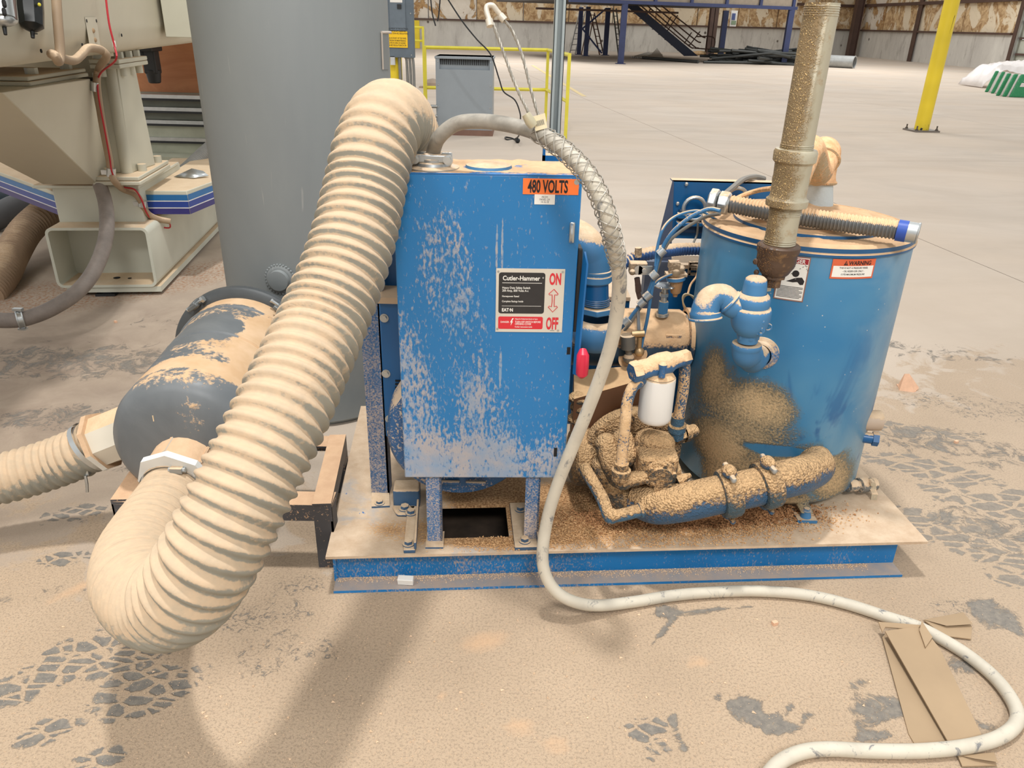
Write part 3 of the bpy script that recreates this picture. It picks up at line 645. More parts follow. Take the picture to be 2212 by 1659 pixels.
# transformer
a = TX; b = pz(1064, 296); wid = b[0] - a[0]; zt = py_(945, 121, YT)[2]
a = V(a[0] - .01, YT, 0); gt = plain('transformer_grey', lin(146, 154, 160), .45, 0, .015)
tf = thing('transformer', 'grey louvred floor transformer inside the yellow railing', 'transformer', (a[0] + wid / 2, YT, 0))
mb = MB(); mb.box((a[0] - .01, YT - .02, 0), (a[0] + wid + .01, YT + .6, .07)); mb.build('plinth', plain('pallet_brown', lin(128, 98, 84), .8), tf)
zr = py_(945, 149, YT)[2]; zl = py_(945, 127, YT)[2]
mb = MB(); mb.box((a[0], YT, .07), (a[0] + wid, YT + .6, zr)); mb.box((a[0], YT + .05, zr), (a[0] + wid, YT + .6, zt)); mb.box((a[0], YT, zr), (a[0] + .05, YT + .05, zt)); mb.box((a[0] + wid - .04, YT, zr), (a[0] + wid, YT + .05, zt)); mb.build('cabinet', gt, tf)
mb = MB(); mb.box((a[0] - .01, YT - .01, zt - .03), (a[0] + wid + .01, YT + .62, zt)); mb.build('top_cover', gt, tf, bevel=.004)
zs = py_(945, 139, YT)[2]
for k in range(26):
    x = a[0] + .06 + k * (wid - .11) / 26; mb = MB(); mb.box((x, YT + .035, zs), (x + .012, YT + .052, zl)); mb.build('vent_slot', M['dark'], tf)
for x_, z_ in ((.03, .9), (.03, .62), (.03, .35), (.03, .12), (wid - .03, .9), (wid - .03, .62), (wid - .03, .35), (wid - .03, .12), (wid / 2, .1)):
    mb = MB(); mb.cyl((a[0] + x_, YT, z_), (a[0] + x_, YT - .006, z_), .009, seg=8); mb.build('screw', M['silver'], tf)
# railing
R0 = pz(921, 262); R1 = pz(1178, 262); R2 = pz(1221, 301)
h0 = py_(921, 99, R0[1])[2]; h1 = py_(1187, 105, R1[1])[2]; h2 = py_(1232, 115, R2[1])[2]
hm0 = py_(921, 186, R0[1])[2]; hm1 = py_(1181, 191, R1[1])[2]; hm2 = py_(1226, 216, R2[1])[2]
rl = thing('guard_railing', 'yellow pipe railing around the grey transformer', 'railing', R0)
for p, h in ((R0, h0), (R1, h1), (R2, h2)):
    mb = MB(); mb.cbox(p + V(0, 0, h / 2), (.042, .042, h)); mb.build('post', M['yellow_rail'], rl)
for p, z0, q_, z1 in ((R0, h0, R1, h1), (R1, h1, R2, h2), (R0, hm0, R1, hm1), (R1, hm1, R2, hm2)):
    mb = MB(); mb.cyl(V(p[0], p[1], z0 - .02), V(q_[0], q_[1], z1 - .02), .024, seg=4, smooth=False); mb.build('rail', M['yellow_rail'], rl)
p1 = pz(917, 205); h_ = py_(914, 57, p1[1])[2]; hm = py_(914, 86, p1[1])[2]
rl2 = thing('guard_railing', 'second yellow railing partly hidden behind the electrical panel', 'railing', p1)
mb = MB(); mb.cbox(p1 + V(0, 0, h_ / 2), (.04, .04, h_)); mb.build('post', M['yellow_rail'], rl2)
for z in (h_, hm): mb = MB(); mb.cyl(V(p1[0], p1[1], z - .02), V(p1[0] - 1.4, p1[1], z - .02), .022, seg=4, smooth=False); mb.build('rail', M['yellow_rail'], rl2)
p = pz(900, 104.5); mb = MB(); mb.box(p + V(-.22, 0, 0), p + V(.16, .2, py_(900, 44, p[1])[2])); tag(mb.build('guard_post', M['yellow'], origin=p, bevel=.02), 'flat yellow guard post at the foot of the far wall', 'guard post')
# little dusty object at the rail
p = pz(935, 190); mb = MB(); mb.ball(p + V(0, 0, .08), .2, 10, (1, 1, .6)); mb.box(p + V(-.3, -.1, 0), p + V(.2, .15, .03)); tag(mb.build('dusty_bag', plain('grey_brown_bag', lin(170, 152, 134), .9), origin=p), 'small grey brown bag on the floor left of the transformer', 'bag')
# strut channel post
YU = 3.05; q = lambda x, y: py_(x, y, YU)
t0 = q(1212, 0); w_ = .041; xs_ = t0[0]
sp = thing('strut_post', 'galvanised double channel strut rising behind the blue switch box', 'strut', (xs_, YU, 0))
zn = plain('strut_zinc', lin(176, 186, 186), .38, .45, .03, 12)
for o in (0,):
    mb = MB()
    for x0, x1, y0, y1 in ((-.0205, .0205, .038, .041), (-.0205, -.018, 0, .04), (.018, .0205, 0, .04), (-.0205, -.0105, 0, .0025), (.0105, .0205, 0, .0025), (-.0105, -.009, 0, .008), (.009, .0105, 0, .008)):
        mb.box((xs_ + x0, YU + y0, 0), (xs_ + x1, YU + y1, 3.2))
    mb.build('channel', zn, sp)
    mb = MB(); mb.box((xs_ - .0205, YU + .043, 0), (xs_ + .0205, YU + .084, 3.2)); mb.build('rear_channel', zn, sp)
# thin cable dangling beyond the railing
P = [py_(x, y, 9.6) for x, y in ((962, -10), (998, 45), (1030, 85), (1060, 118), (1078, 170), (1088, 198), (1112, 216), (1123, 243), (1124, 262), (1122, 290))] + [pz(x, y) + V(0, 0, .01) for x, y in ((1112, 302), (1095, 303), (1092, 298), (1108, 301), (1118, 308))]
mb = MB(); mb.tube(catmull(P, 6), .009, 6); dcb = mb.build('hanging_cable', M['black'], origin=P[-1])
tag(dcb, 'thin black cable hanging down to the floor in front of the railing', 'cable')
p = pz(1118, 309) + V(0, 0, .03); mb = MB(); mb.ball(p, .032, 12); mb.build('plug', M['black'], dcb)
for pts, lab in ((((930, -5), (934, 30), (941, 56)), 'short dark cable end hanging above the railing, left one'), (((951, -5), (948, 30), (945, 46)), 'short dark cable end hanging above the railing, right one')):
    P = [py_(x, y, 9.0) for x, y in pts]; mb = MB(); mb.tube(catmull(P, 5), .008, 6); tag(mb.build('hanging_cable', M['black'], origin=P[-1]), lab, 'cable')
# ================================================================== CREAM ROUTER MACHINE (left)
CA = math.radians(7); e1 = V(math.cos(CA), math.sin(CA), 0); e2 = V(-math.sin(CA), math.cos(CA), 0); Oc = pz(135, 630, .03)
def pb_(px, py, b):                                   # point on the machine's upright plane at offset b
    r = ray(px, py); return O0 + r * (((Oc + e2 * b - O0) @ e2) / (r @ e2))
def cm(a, b, z): p = Oc + e1 * a + e2 * b; p[2] = z; return p
def mc(p): q = np.asarray(p) - Oc; return q @ e1, q @ e2, p[2]
def cbx(mb, a0, a1, b0, b1, z0, z1):
    return mb.hexa([cm(a0, b0, z0), cm(a1, b0, z0), cm(a1, b1, z0), cm(a0, b1, z0), cm(a0, b0, z1), cm(a1, b0, z1), cm(a1, b1, z1), cm(a0, b1, z1)])
cn = thing('router_machine', 'cream coloured gantry router with blue striped wings at the left edge', 'machine', Oc * V(1, 1, 0))
# pedestal: open-ended rounded box tube
zb, zt = .05, pb_(215, 492, 0)[2]; aL = mc(pb_(110, 560, 0))[0]; aR = mc(pb_(330, 560, 0))[0]
def rrect(a0, a1, z0, z1, r, b):
    out = []
    for ca, cz, s in ((a1 - r, z1 - r, 0), (a0 + r, z1 - r, 90), (a0 + r, z0 + r, 180), (a1 - r, z0 + r, 270)):
        for k in range(6): t = math.radians(s + 18 * k); out.append(cm(ca + r * math.cos(t), b, cz + r * math.sin(t)))
    return out
def loop_band(mb, A, B, smooth=True):
    n = len(A); mb.add(np.array(A + B), [(i, (i + 1) % n, n + (i + 1) % n, n + i) for i in range(n)], smooth)
o0 = rrect(aL, aR, zb, zt, .035, 0); o1 = rrect(aL, aR, zb, zt, .035, 2.2); i0 = rrect(aL + .014, aR - .014, zb + .014, zt - .014, .024, 0); i1 = rrect(aL + .014, aR - .014, zb + .014, zt - .014, .024, .22)
mb = MB(); loop_band(mb, o0, o1); loop_band(mb, i0, i1); loop_band(mb, o0, i0, False); mb.add(np.array(i1), [tuple(range(len(i1)))]); mb.add(np.array(o1), [tuple(range(len(o1)))])
mb.build('pedestal_tube', M['cream_l'], cn)
mb = MB(); c = cm(aL + .26, .12, zb + .016); mb.cyl(c, c + V(0, 0, .001), .018, seg=14); c = cm(aL + .33, .11, zb + .016); mb.cyl(c, c + V(0, 0, .001), .01, seg=14); mb.build('bolt_hole', M['dark'], cn)
mb = MB(); cbx(mb, aL + .04, aR + .012, .01, 2.1, .02, .05); mb.build('base_plate', M['cream_l'], cn)
mb = MB(); cbx(mb, .16, .26, .0, .1, 0, .012); cbx(mb, .19, .235, .02, .07, .012, .03); mb.build('levelling_foot', M['black'], cn)
# block on the pedestal
zB = pb_(215, 405, .13)[2]; a0 = mc(pb_(119, 440, .13))[0]; a1 = mc(pb_(306, 440, .13))[0]
mb = MB(); cbx(mb, a0, a1, .13, .9, zt - .005, zB); mb.build('riser_block', M['cream_l'], cn, bevel=.006)
mb = MB(); cbx(mb, a0 - .08, a1 + .01, .10, .85, zB, zB + .015); mb.build('top_plate', M['cream_l'], cn, bevel=.003)
# side wings with three blue stripes
bl = [plain('stripe_blue', lin(*c), .4, 0, .03) for c in ((34, 104, 160), (34, 62, 140), (48, 44, 110))]; M['stripe_w'] = plain('stripe_white', lin(214, 214, 214), .5)
def wing(face_pts, back, z0, z1, nm):
    """face_pts: ground outline of the visible faces left to right"""
    mb = MB(); base = [V(p[0], p[1], z0) for p in face_pts + back]; mb.prism(base, (0, 0, z1 - z0)); w = mb.build(nm, M['cream_up'], cn, bevel=.004)
    for i in range(len(face_pts) - 1):
        p, q = np.array(face_pts[i]), np.array(face_pts[i + 1]); t = nrm(q - p); n = V(t[1], -t[0], 0) * .002; h = z1 - z0
        for k in range(3):
            zz0 = z1 - h * (.12 + .29 * (k + 1)) + .012 * 0; zz1 = z1 - h * (.12 + .29 * k) - h * .045
            mb = MB(); mb.add(np.array([V(p[0], p[1], zz0) + n, V(q[0], q[1], zz0) + n, V(q[0], q[1], zz1) + n, V(p[0], p[1], zz1) + n]), [(0, 1, 2, 3)]); mb.build('blue_stripe', bl[k], w)
            if k < 2:
                mb = MB(); mb.add(np.array([V(p[0], p[1], zz0) + n * .9, V(q[0], q[1], zz0) + n * .9, V(q[0], q[1], zz0 - h * .045) + n * .9, V(p[0], p[1], zz0 - h * .045) + n * .9]), [(0, 1, 2, 3)]); mb.build('white_line', M['stripe_w'], w)
    return w
f0 = pb_(316, 463, .22); f0t = pb_(314, 412, .22); z0, z1 = f0[2], f0t[2]
p0 = pb_(316, 463, .22); p1 = pz(411, 463, z0); p2 = pz(475, 436, z0)
wing([p0, p1, p2], [p2 + e2 * 1.1 - e1 * .05, p0 + e2 * .95, p0 + e2 * .3], z0, z1, 'wing_cover')
z0 = pb_(128, 465, .2)[2]; z1 = pb_(120, 414, .2)[2]; p0 = pz(-30, 402, z0); p1 = pb_(128, 465, .2)
wing([p0, p1], [p1 + e2 * .8, p0 + e2 * 1.0], z0, z1, 'wing_cover')
# right column with flanges
zf1 = pz(304, 401, 0); kc = pb_(304, 401, .0); zl = kc[2]; zu = pb_(304, 383, 0)[2]; ka = mc(kc)[0]; lw = mc(pb_(247, 401, 0))[0]
far = pz(368, 362, zl); fb2 = mc(far)[1]
for z_0, z_1, ins in ((zl, (zl + zu) / 2 - .001, 0), ((zl + zu) / 2 + .001, zu, .006)):
    mb = MB(); cbx(mb, lw - .1, ka - ins, ins, fb2, z_0, z_1); mb.build('lower_flange', M['cream_up'], cn, bevel=.004)
for a_, b_ in ((ka - .16, .06), (ka - .04, fb2 * .35), (ka - .04, fb2 * .85)):
    if a_ < ka: mb = MB(); c = cm(a_, b_, zu); mb.cyl(c, c + V(0, 0, .035), .022, seg=16); mb.build('flange_bolt', M['cream_up'], cn)
ku = pb_(260, 149, .06); zul = ku[2]; zut = pb_(260, 129, .06)[2]; kua = mc(ku)[0]; ful = pz(328, 139, zul); fub = mc(ful)[1]
for z_0, z_1 in ((zul, (zul + zut) / 2 - .001), ((zul + zut) / 2 + .001, zut)):
    mb = MB(); cbx(mb, kua - .14, kua, .06, fub, z_0, z_1); mb.build('upper_flange', M['cream_up'], cn, bevel=.004)
for a_, b_ in ((kua - .04, .06 + (fub - .06) * .3), (kua - .04, .06 + (fub - .06) * .6), (kua - .04, .06 + (fub - .06) * .88), (kua - .11, .11)):
    mb = MB(); c = cm(a_, b_, zut); mb.cyl(c, c + V(0, 0, .03), .022, seg=6, smooth=False); mb.build('flange_bolt', M['cream_l'], cn)
    mb = MB(); c = cm(a_, b_, zul); mb.cyl(c, c + V(0, 0, -.04), .024, seg=14); mb.build('flange_nut', M['cream_up'], cn)
cl = mc(pb_(226, 250, .12)); b3 = min(fb2, fub) - .12
mb = MB(); mb.hexa([cm(ka - .33, .12, zu), cm(ka - .075, .12, zu), cm(ka - .03, b3, zu), cm(ka - .33, b3, zu), cm(kua - .14, .14, zul), cm(kua - .04, .14, zul), cm(kua - .03, b3, zul), cm(kua - .14, b3, zul)]); mb.build('column', M['cream_up'], cn, bevel=.004)
mb = MB(); mb.cyl(cm(ka - .1, .13, zu), cm(kua - .075, .15, zul), .03, seg=16); mb.build('column_corner', M['cream_up'], cn)
# left bracket arm: plates above a tapering gusset
K0 = pb_(67, 187, -.55); zk = K0[2]; zk2 = pb_(64, 166, -.55)[2]; ka0 = mc(K0)[0]; kb1 = mc(pz(182, 165, zk))[1]
for z_0, z_1, i_ in ((zk, (zk + zk2) / 2 - .001, 0), ((zk + zk2) / 2 + .001, zk2, .008)):
    mb = MB(); cbx(mb, ka0 - .6, ka0 - i_, -.55 + i_, kb1, z_0, z_1); mb.build('arm_flange', M['cream_up'], cn, bevel=.005)
for a_, b_ in ((ka0 - .06, -.38), (ka0 - .06, -.02), (ka0 - .06, .35), (ka0 - .25, -.46)):
    mb = MB(); c = cm(a_, b_, zk2); mb.cyl(c, c + V(0, 0, .025), .026, seg=6, smooth=False); mb.build('flange_bolt', M['cream_l'], cn)
    mb = MB(); c = cm(a_, b_, zk); mb.cyl(c, c + V(0, 0, -.04), .026, seg=14); mb.build('flange_nut', M['cream_up'], cn)
TA = pb_(5, 207, -.45); TA[2] = zk; TB = pz(195, 170, zk); BD = pb_(210, 398, .02); zd = BD[2]; BC = pz(238, 385, zd); tl = TA - e1 * .42; bl_ = BD - e1 * .26
TA2 = pz(5, 200, zk)
mb = MB(); mb.hexa([bl_, BD, BC, BC - e1 * .3, TA2 - e1 * .5, TA2, TB, TB - e1 * .6]); mb.build('arm_gusset', M['cream'], cn, bevel=.004)
mb = MB(); cbx(mb, ka0 - .2, kua - .1, .3, kb1 + .1, zk - .12, zk - .02); mb.build('shade_block', M['dark'], cn)  # solid dark block standing in for the shade below the flanges
# gantry beam running away from the camera
zg = zut + .03; g0 = pz(-60, 162, zg); g1 = pz(440, 93, zg); gd = nrm(g1 - g0); gn = V(-gd[1], gd[0], 0)
prof = [(0, .12), (.012, .06), (.035, .02), (.08, 0), (.8, 0), (.8, 1.3), (0, 1.3)]
g0 = g0 - gd * 1.2
mb = MB(); mb.prism([g0 + gn * o + V(0, 0, h) for o, h in prof], (g1 - g0) * 1.25); mb.build('gantry_beam', M['cream'], cn)
hole = lambda x, y: (lambda r: O0 + r * (((g0 - O0) @ gn) / (r @ gn)))(ray(x, y))
for x, y in ((186, 45), (207, 45), (177, 97), (217, 104), (262, 76), (88, 110)):
    mb = MB(); c = hole(x, y); mb.cyl(c, c - gn * .003, .007, seg=10); mb.build('beam_screw', M['dark'], cn)
for x, y in ((200, 66), (204, 86)):
    mb = MB(); c = hole(x, y); mb.ball(c, .011, 8); mb.build('plug_cap', plain('tan_plug', lin(160, 132, 100), .6), cn)
mb = MB(); mb.add(np.array([hole(x, y) - gn * .002 for x, y in ((182, 37), (207, 37), (217, 108), (194, 108))]), [(0, 1, 2, 3)]); mb.build('cover_strip', M['cream'], cn)
mb = MB(); cbx(mb, ka0 - .7, mc(pb_(204, 150, .35))[0], .35, .75, zk - .1, zg + .04); mb.build('gap_filler', M['cream'], cn)  # block added to close the bright gap under the beam with a shaded face
# pale cabinet on the beam
wa = hole(350, 80); wb = wa - gn * .12
r_ = ray(345, 81); wz = pz(348, 80, wa[2])[2]
wl = wa - gn * .02; wv = pz(430, 82, wl[2]) - wl
mb = MB(); mb.prism([wl, wl + wv * 1.1, wl + wv * 1.1 + gd * .5, wl + gd * .5], (0, 0, .9)); mb.build('side_cabinet', plain('pale_cabinet', lin(196, 194, 176), .5, 0, .015), cn, bevel=.003)
# things hanging on the beam: filter bowls, air line, red wire
tface = lambda x, y: float((hole(x, y) - O0)[1] / ray(x, y)[1])
dS = tface(8, 45) - .07; dB = tface(68, 60) - .07
sb = [pd(x, y, dS) for x, y in ((8, -20), (13, 38), (14, 50), (14, 62), (12, 73))]
fl = thing('air_filter_bowl', 'shiny silver filter bowl in the top left corner', 'filter', sb[-1])
mb = MB(); mb.cyl(pd(-2, -40, dS), pd(8, 42, dS), .040, seg=24); mb.ball(pd(8, 42, dS), .040, 16, (1, 1, .55)); mb.build('bowl', M['silver'], fl)
for y in (8, 26): mb = MB(); mb.cyl(pd(8, y - 5, dS - .045), pd(10, y + 5, dS - .045), .006, seg=8); mb.ball(pd(8, y - 5, dS - .045), .006, 8); mb.ball(pd(10, y + 5, dS - .045), .006, 8); mb.build('sight_slot', M['dark'], fl)
mb = MB(); mb.cyl(pd(9, 56, dS), pd(12, 75, dS), .007, .005, 10); mb.build('drain_nipple', M['black'], fl)
mb = MB(); mb.cyl(pd(28, -20, dS), pd(33, 42, dS), .006, seg=8); mb.build('bracket_rod', M['girt'], fl)
f2 = thing('air_filter_bowl', 'black filter bowl hanging beside the beige air hose at top left', 'filter', pd(68, 80, dB))
mb = MB(); mb.tube([pd(x, y, dB) for x, y in ((62, -40), (66, 20), (69, 56), (70, 64), (70, 68))], [.041, .041, .037, .022, .012], 8, smooth=False); mb.build('bowl', plain('black_bowl', lin(24, 27, 28), .3), f2)
mb = MB(); mb.cyl(pd(70, 66, dB), pd(71, 82, dB), .008, .006, 8); mb.cyl(pd(70, 73, dB), pd(81, 73, dB), .002, seg=6); mb.build('drain_cock', M['black'], f2)
mb = MB(); mb.ball(pd(85, 10, dB - .02), .006, 8); mb.build('yellow_button', M['yellow_rail'], f2)
hosem = dusty('beige_air_hose', lin(170, 146, 118), .6, up=.6, side=.1, patch=.3, speck=.2, scale=10)
hp = [(88, -20, 2.9), (92, 40, 2.95), (97, 100, 3.0), (97, 125, 3.0), (93, 132, 3.05), (86, 120, 3.1), (98, 117, 3.15), (125, 127, 3.25), (147, 130, 3.3), (163, 118, 3.35), (178, 104, 3.4), (200, 107, 3.45), (214, 122, 3.5), (215, 145, 3.6), (209, 175, 3.7), (215, 230, 3.8), (225, 290, 3.9), (236, 345, 4.0), (239, 372, 4.0), (248, 392, 4.05), (265, 408, 4.08), (290, 418, 4.15), (303, 432, 4.2), (312, 452, 4.2), (325, 466, 4.2), (345, 474, 4.25), (368, 478, 4.35)]
def on_machine(x, y, d, off=0.0):
    if d < 3.42: return hole(x, y) - gn * ((.022 if d > 3.1 else .05) + off)
    if y < 140: return hole(x, y) - gn * (.03 + off)
    if y < 396: return pb_(x, y, -.06 - off)
    if y < 460: return pb_(x, y, .08 - off + (y - 396) * .0012)
    return pb_(x, y, .16 + (y - 460) * .004 - off)
mb = MB(); mb.tube(catmull([on_machine(*p) for p in hp], 6), .0165, 12)
ah = mb.build('air_hose', hosem, origin=pd(97, 130, 3)); tag(ah, 'beige air hose looping down the cream machine column', 'hose')
for x, y, d, s in ((206, 187, 3.68, 1), (240, 372, 3.96, 1), (308, 440, 4.14, .8)):
    c = on_machine(x, y, 4); mb = MB(); mb.cyl(c - V(.004, 0, .02) * s, c + V(.004, 0, .02) * s, .0215, seg=14); mb.cbox(c + V(-.03, -.005, 0), (.03, .012, .022)); mb.build('pipe_clamp', M['silver'], ah)
rp = [(203, -20, 3.35), (212, 50, 3.4), (220, 100, 3.45), (222, 130, 3.5), (216, 160, 3.6), (212, 200, 3.72), (228, 290, 3.86), (237, 340, 3.95), (243, 375, 4.0), (262, 402, 4.06), (290, 409, 4.14), (305, 430, 4.17), (316, 458, 4.18), (330, 478, 4.2), (350, 490, 4.2), (366, 492, 4.22), (367, 484, 4.25), (360, 480, 4.3)]
mb = MB(); mb.tube(catmull([on_machine(x, y, d, .022) for x, y, d in rp], 6), .0042, 6)
rw = mb.build('red_wire', plain('red_insulation', lin(186, 32, 44), .5), origin=pd(360, 480, 4.2)); tag(rw, 'thin red wire taped along the beige air hose', 'wire')
c = hole(220, 94) - gn * .05; mb = MB(); mb.cyl(c - V(0, 0, .012), c + V(0, 0, .012), .007, seg=8); mb.build('tape', M['white'], rw)
# grey rubber hose dropping to the floor with band clamp
gp = [(205, 375, 3.95), (216, 400, 3.9), (228, 440, 3.85), (231, 490, 3.75), (222, 540, 3.68), (200, 590, 3.6), (165, 632, 3.52), (120, 662, 3.46), (75, 682, 3.42), (30, 692, 3.38), (-40, 690, 3.35)]
gh = MB().tube(catmull([pd(*p) for p in gp], 8), .034, 18).build('rubber_hose', plain('grey_rubber', lin(136, 126, 118), .65, 0, .12, 12), origin=pd(40, 690, 3.4))
tag(gh, 'thick grey rubber hose curving from the machine down to the floor', 'hose')
c0_, c1_ = pd(38, 690.5, 3.385), pd(50, 688.5, 3.395)
mb = MB(); mb.cyl(c0_, c1_, .038, seg=20); t = nrm(c1_ - c0_)
for s_ in (c0_, c1_): mb.torus(s_, t, .039, .003, 20, 6)
m_ = (c0_ + c1_) / 2; mb.cbox(m_ + V(0, 0, .045), (.04, .02, .012)); mb.cbox(m_ - V(0, 0, .045), (.035, .02, .008)); mb.build('band_clamp', M['silver'], gh)
# beige ribbed hose and dark ducts under the left wing
def ribbed(P, r, pitch, amp, seg=28, n=6, pw=1.0):
    P = np.asarray(P, float); Q, s = resample(np.c_[P, np.broadcast_to(r, (len(P),))], pitch / n)
    w = .5 + .5 * np.cos(2 * math.pi * s / pitch); w = w ** pw
    return Q[:, :3], Q[:, 3] - amp + amp * w
mb = MB(); P = catmull([pd(*p) for p in ((125, 440, 4.9), (95, 462, 4.75), (55, 500, 4.6), (25, 550, 4.4), (5, 590, 4.2), (-30, 640, 4.0))], 8)
Q, rr = ribbed(P, .09, .026, .011, 24, 6); mb.tube(Q, rr, 24)
tag(mb.build('ribbed_hose', dusty('beige_rib_hose', lin(168, 142, 116), .7, up=.5, side=.2, patch=.2, speck=.1), origin=pz(20, 600)), 'beige ribbed hose coming out under the left striped wing', 'hose')
mb = MB(); mb.tube([pd(-30, 480, 5.2), pd(30, 450, 5.3), pd(90, 430, 5.4)], .085, 20)
tag(mb.build('smooth_duct', plain('dark_grey_duct', lin(84, 84, 86), .6), origin=pd(0, 470, 5.2)), 'dark smooth duct under the left striped wing', 'duct')
mb = MB(); mb.tube([pd(-30, 425, 5.9), pd(20, 430, 6.0), pd(80, 425, 6.1)], .15, 20); mb.tube([pd(-30, 500, 5.7), pd(60, 470, 5.9)], .1, 20)
tag(mb.build('smooth_duct', plain('blue_black_duct', lin(34, 48, 58), .5), origin=pd(0, 430, 6)), 'blue black duct in the shade behind the left striped wing', 'duct')
# metal shred on right wing
c = pz(418, 381, 0); zt_ = f0t[2]; c = pz(418, 383, zt_); mb = MB()
mb.add(np.array([c + V(-.10, -.03, .004), c + V(.02, -.05, .004), c + V(.09, 0, .01), c + V(.05, .03, .03), c + V(-.01, .02, .045), c + V(-.06, .02, .004)]), [(0, 1, 4, 5), (1, 2, 3, 4)])
o = mb.build('metal_scrap', M['silver'], origin=c); m = o.modifiers.new('s', 'SOLIDIFY'); m.thickness = .003; tag(o, 'crumpled silver foil scrap on the dusty right striped wing', 'scrap')
# machine table behind with linear rails
YB = 6.6; q = lambda x, y, d=0: py_(x, y, YB + d)
bd = thing('machine_table', 'grey green machine table with steel rails behind the cream column', 'machine', q(370, 330) * V(1, 1, 0))
zs = [q(360, y)[2] for y in (205, 226, 232, 255, 260, 288, 297, 345)]; x0, x1 = q(285, 250)[0], q(470, 250)[0]
gg = plain('grey_green', lin(120, 122, 108), .55); gl = plain('pale_grey_green', lin(178, 180, 160), .5)
mb = MB(); mb.box((x0, YB + .06, zs[2]), (x1, YB + .6, zs[0])); mb.box((x0, YB + .05, zs[4]), (x1, YB + .6, zs[2])); mb.build('upper_body', gg, bd)
mb = MB(); mb.box((x0, YB + .03, 0.05), (x1, YB + .6, zs[4])); mb.build('lower_body', gl, bd)
for k in (0, 2, 4, 6):
    z = zs[k]; mb = MB(); mb.box((x0, YB, z - .03), (x1, YB + .07, z)); r1_ = mb.build('linear_rail', M['silver'], bd)
    mb = MB(); mb.box((x0, YB - .003, z - .045), (x1, YB + .05, z - .028)); mb.build('rail_shadow_gap', M['black'], r1_)
mb = MB(); mb.box((x0, YB - .2, .05), (x1, YB + .03, q(360, 330)[2])); mb.build('foot_rail', gl, bd)
wd = NT('plywood'); n = wd.noise(2.2, 5, .6, .8, wd.mapv((1, 1, 3))); wd.fin(wd.mix(wd.mr(n, .3, .7), lin(158, 98, 62), lin(196, 136, 92)), .7)
a = q(290, 206, .25); b = q(480, 80, .25); mb = MB(); mb.box((a[0], YB + .25, a[2]), (b[0], YB + .28, b[2] + .5)); tag(mb.build('plywood_sheet', wd.m, origin=a), 'orange brown plywood sheet standing on the machine table', 'board')
mb = MB(); p = pd(330, 150, 6.0); mb.cbox(p + V(0, 0, .06), (.1, .1, .18)); mb.cbox(p + V(-.08, 0, .1), (.1, .12, .08)); mb.cyl(p + V(0, 0, .0), p + V(0, 0, -.1), .06, .045, 10); mb.cbox(p + V(-.02, 0, .18), (.16, .2, .1))
tag(mb.build('drive_motor', M['black'], origin=p, bevel=.01), 'black drive motor in front of the plywood sheet', 'motor')
# small ribbed conduit at the tank
P = catmull([pd(x, y, d) for x, y, d in ((480, 300, 5.2), (440, 335, 5.1), (405, 368, 5.0), (370, 395, 4.9))], 8); Q, rr = ribbed(P, .052, .014, .005, 20, 4)
tag(MB().tube(Q, rr, 20).build('ribbed_conduit', plain('grey_rib', lin(150, 150, 146), .6), origin=P[-1]), 'grey ribbed conduit running behind the dark grey tank', 'conduit')

# ================================================================== LARGE GREY RECEIVER TANK
az = math.radians(-15.17); D_ = 2.92; rt = .3185; TC = V(D_ * math.sin(az), D_ * math.cos(az), 0)
t = NT('grey_tank_paint'); n = t.noise(1.4, 5, .6, .5, t.mapv((1, 1, .5))); n2 = t.noise(16, 3, .6)
scr = t.mr(t.noise(9, 2, .5, .4, t.mapv((5, 5, .35))), .70, .74, 0, .4); scf = t.mr(t.noise(3.2, 6, .75), .66, .7, 0, .35)
c = t.mix(t.mr(n, .3, .7), lin(124, 129, 130), lin(140, 145, 144)); c = t.mix(scr, c, lin(172, 170, 164)); c = t.mix(scf, c, lin(98, 99, 101))
t.bump(n2, .08, .002); t.fin(c, t.mr(n, .3, .7, .5, .62)); M['tank'] = t.m
tk = thing('receiver_tank', 'large dark grey upright cylindrical tank behind the corrugated hose', 'tank', TC)
mb = MB(); mb.lathe(TC, (0, 0, 1), [(rt - .02, .0), (rt, .02), (rt, 2.3), (rt - .03, 2.4), (.1, 2.48)], 96); mb.build('shell', M['tank'], tk)
def tkp(x, y, l):  # angle offset along the wall measured from the direction to the camera
    a = math.atan2(-TC[0], -TC[1]) if False else math.atan2(-TC[1], -TC[0]) + x / rt
    return TC + V(math.cos(a) * (rt + l), math.sin(a) * (rt + l), y)
def hit(px, py):
    r = ray(px, py); d = r[:2]; o = -TC[:2]; A = d @ d; B = 2 * d @ o; C = o @ o - rt * rt; s = (-B - math.sqrt(max(0, B * B - 4 * A * C))) / (2 * A); return O0 + r * s
c = hit(606, 603); n = nrm(V(c[0] - TC[0], c[1] - TC[1], 0)); mb = MB(); mb.lathe(c - n * .01, n, [(.052, 0), (.05, .014), (.042, .02), (.036, .02), (.034, .035), (.02, .037), (0, .037)], 32); cp = mb.build('weld_coupling', M['tank'], tk)
mb = MB()
for k in range(30): a = k * 2 * math.pi / 30; x, y, _ = frame(n); mb.ball(c + .05 * (math.cos(a) * x + math.sin(a) * y) + n * .003, .0052, 6)
mb.build('weld_bead', M['tank'], cp)
P4 = [hit(x, y) + nrm(V(hit(x, y)[0] - TC[0], hit(x, y)[1] - TC[1], 0)) * .004 for x, y in ((822, 70), (836, 70), (838, 150), (825, 150))]
mb = MB(); mb.prism(P4, V(.0, .006, 0)); mb.build('name_plate_bracket', M['tank'], tk)
mb = MB(); mb.cyl(P4[0], P4[1] + (P4[1] - P4[0]) * .4, .004, seg=8); mb.cyl(P4[0], P4[3], .003, seg=8); mb.build('bracket_edge', plain('raw_weld', lin(190, 178, 165), .5), tk)
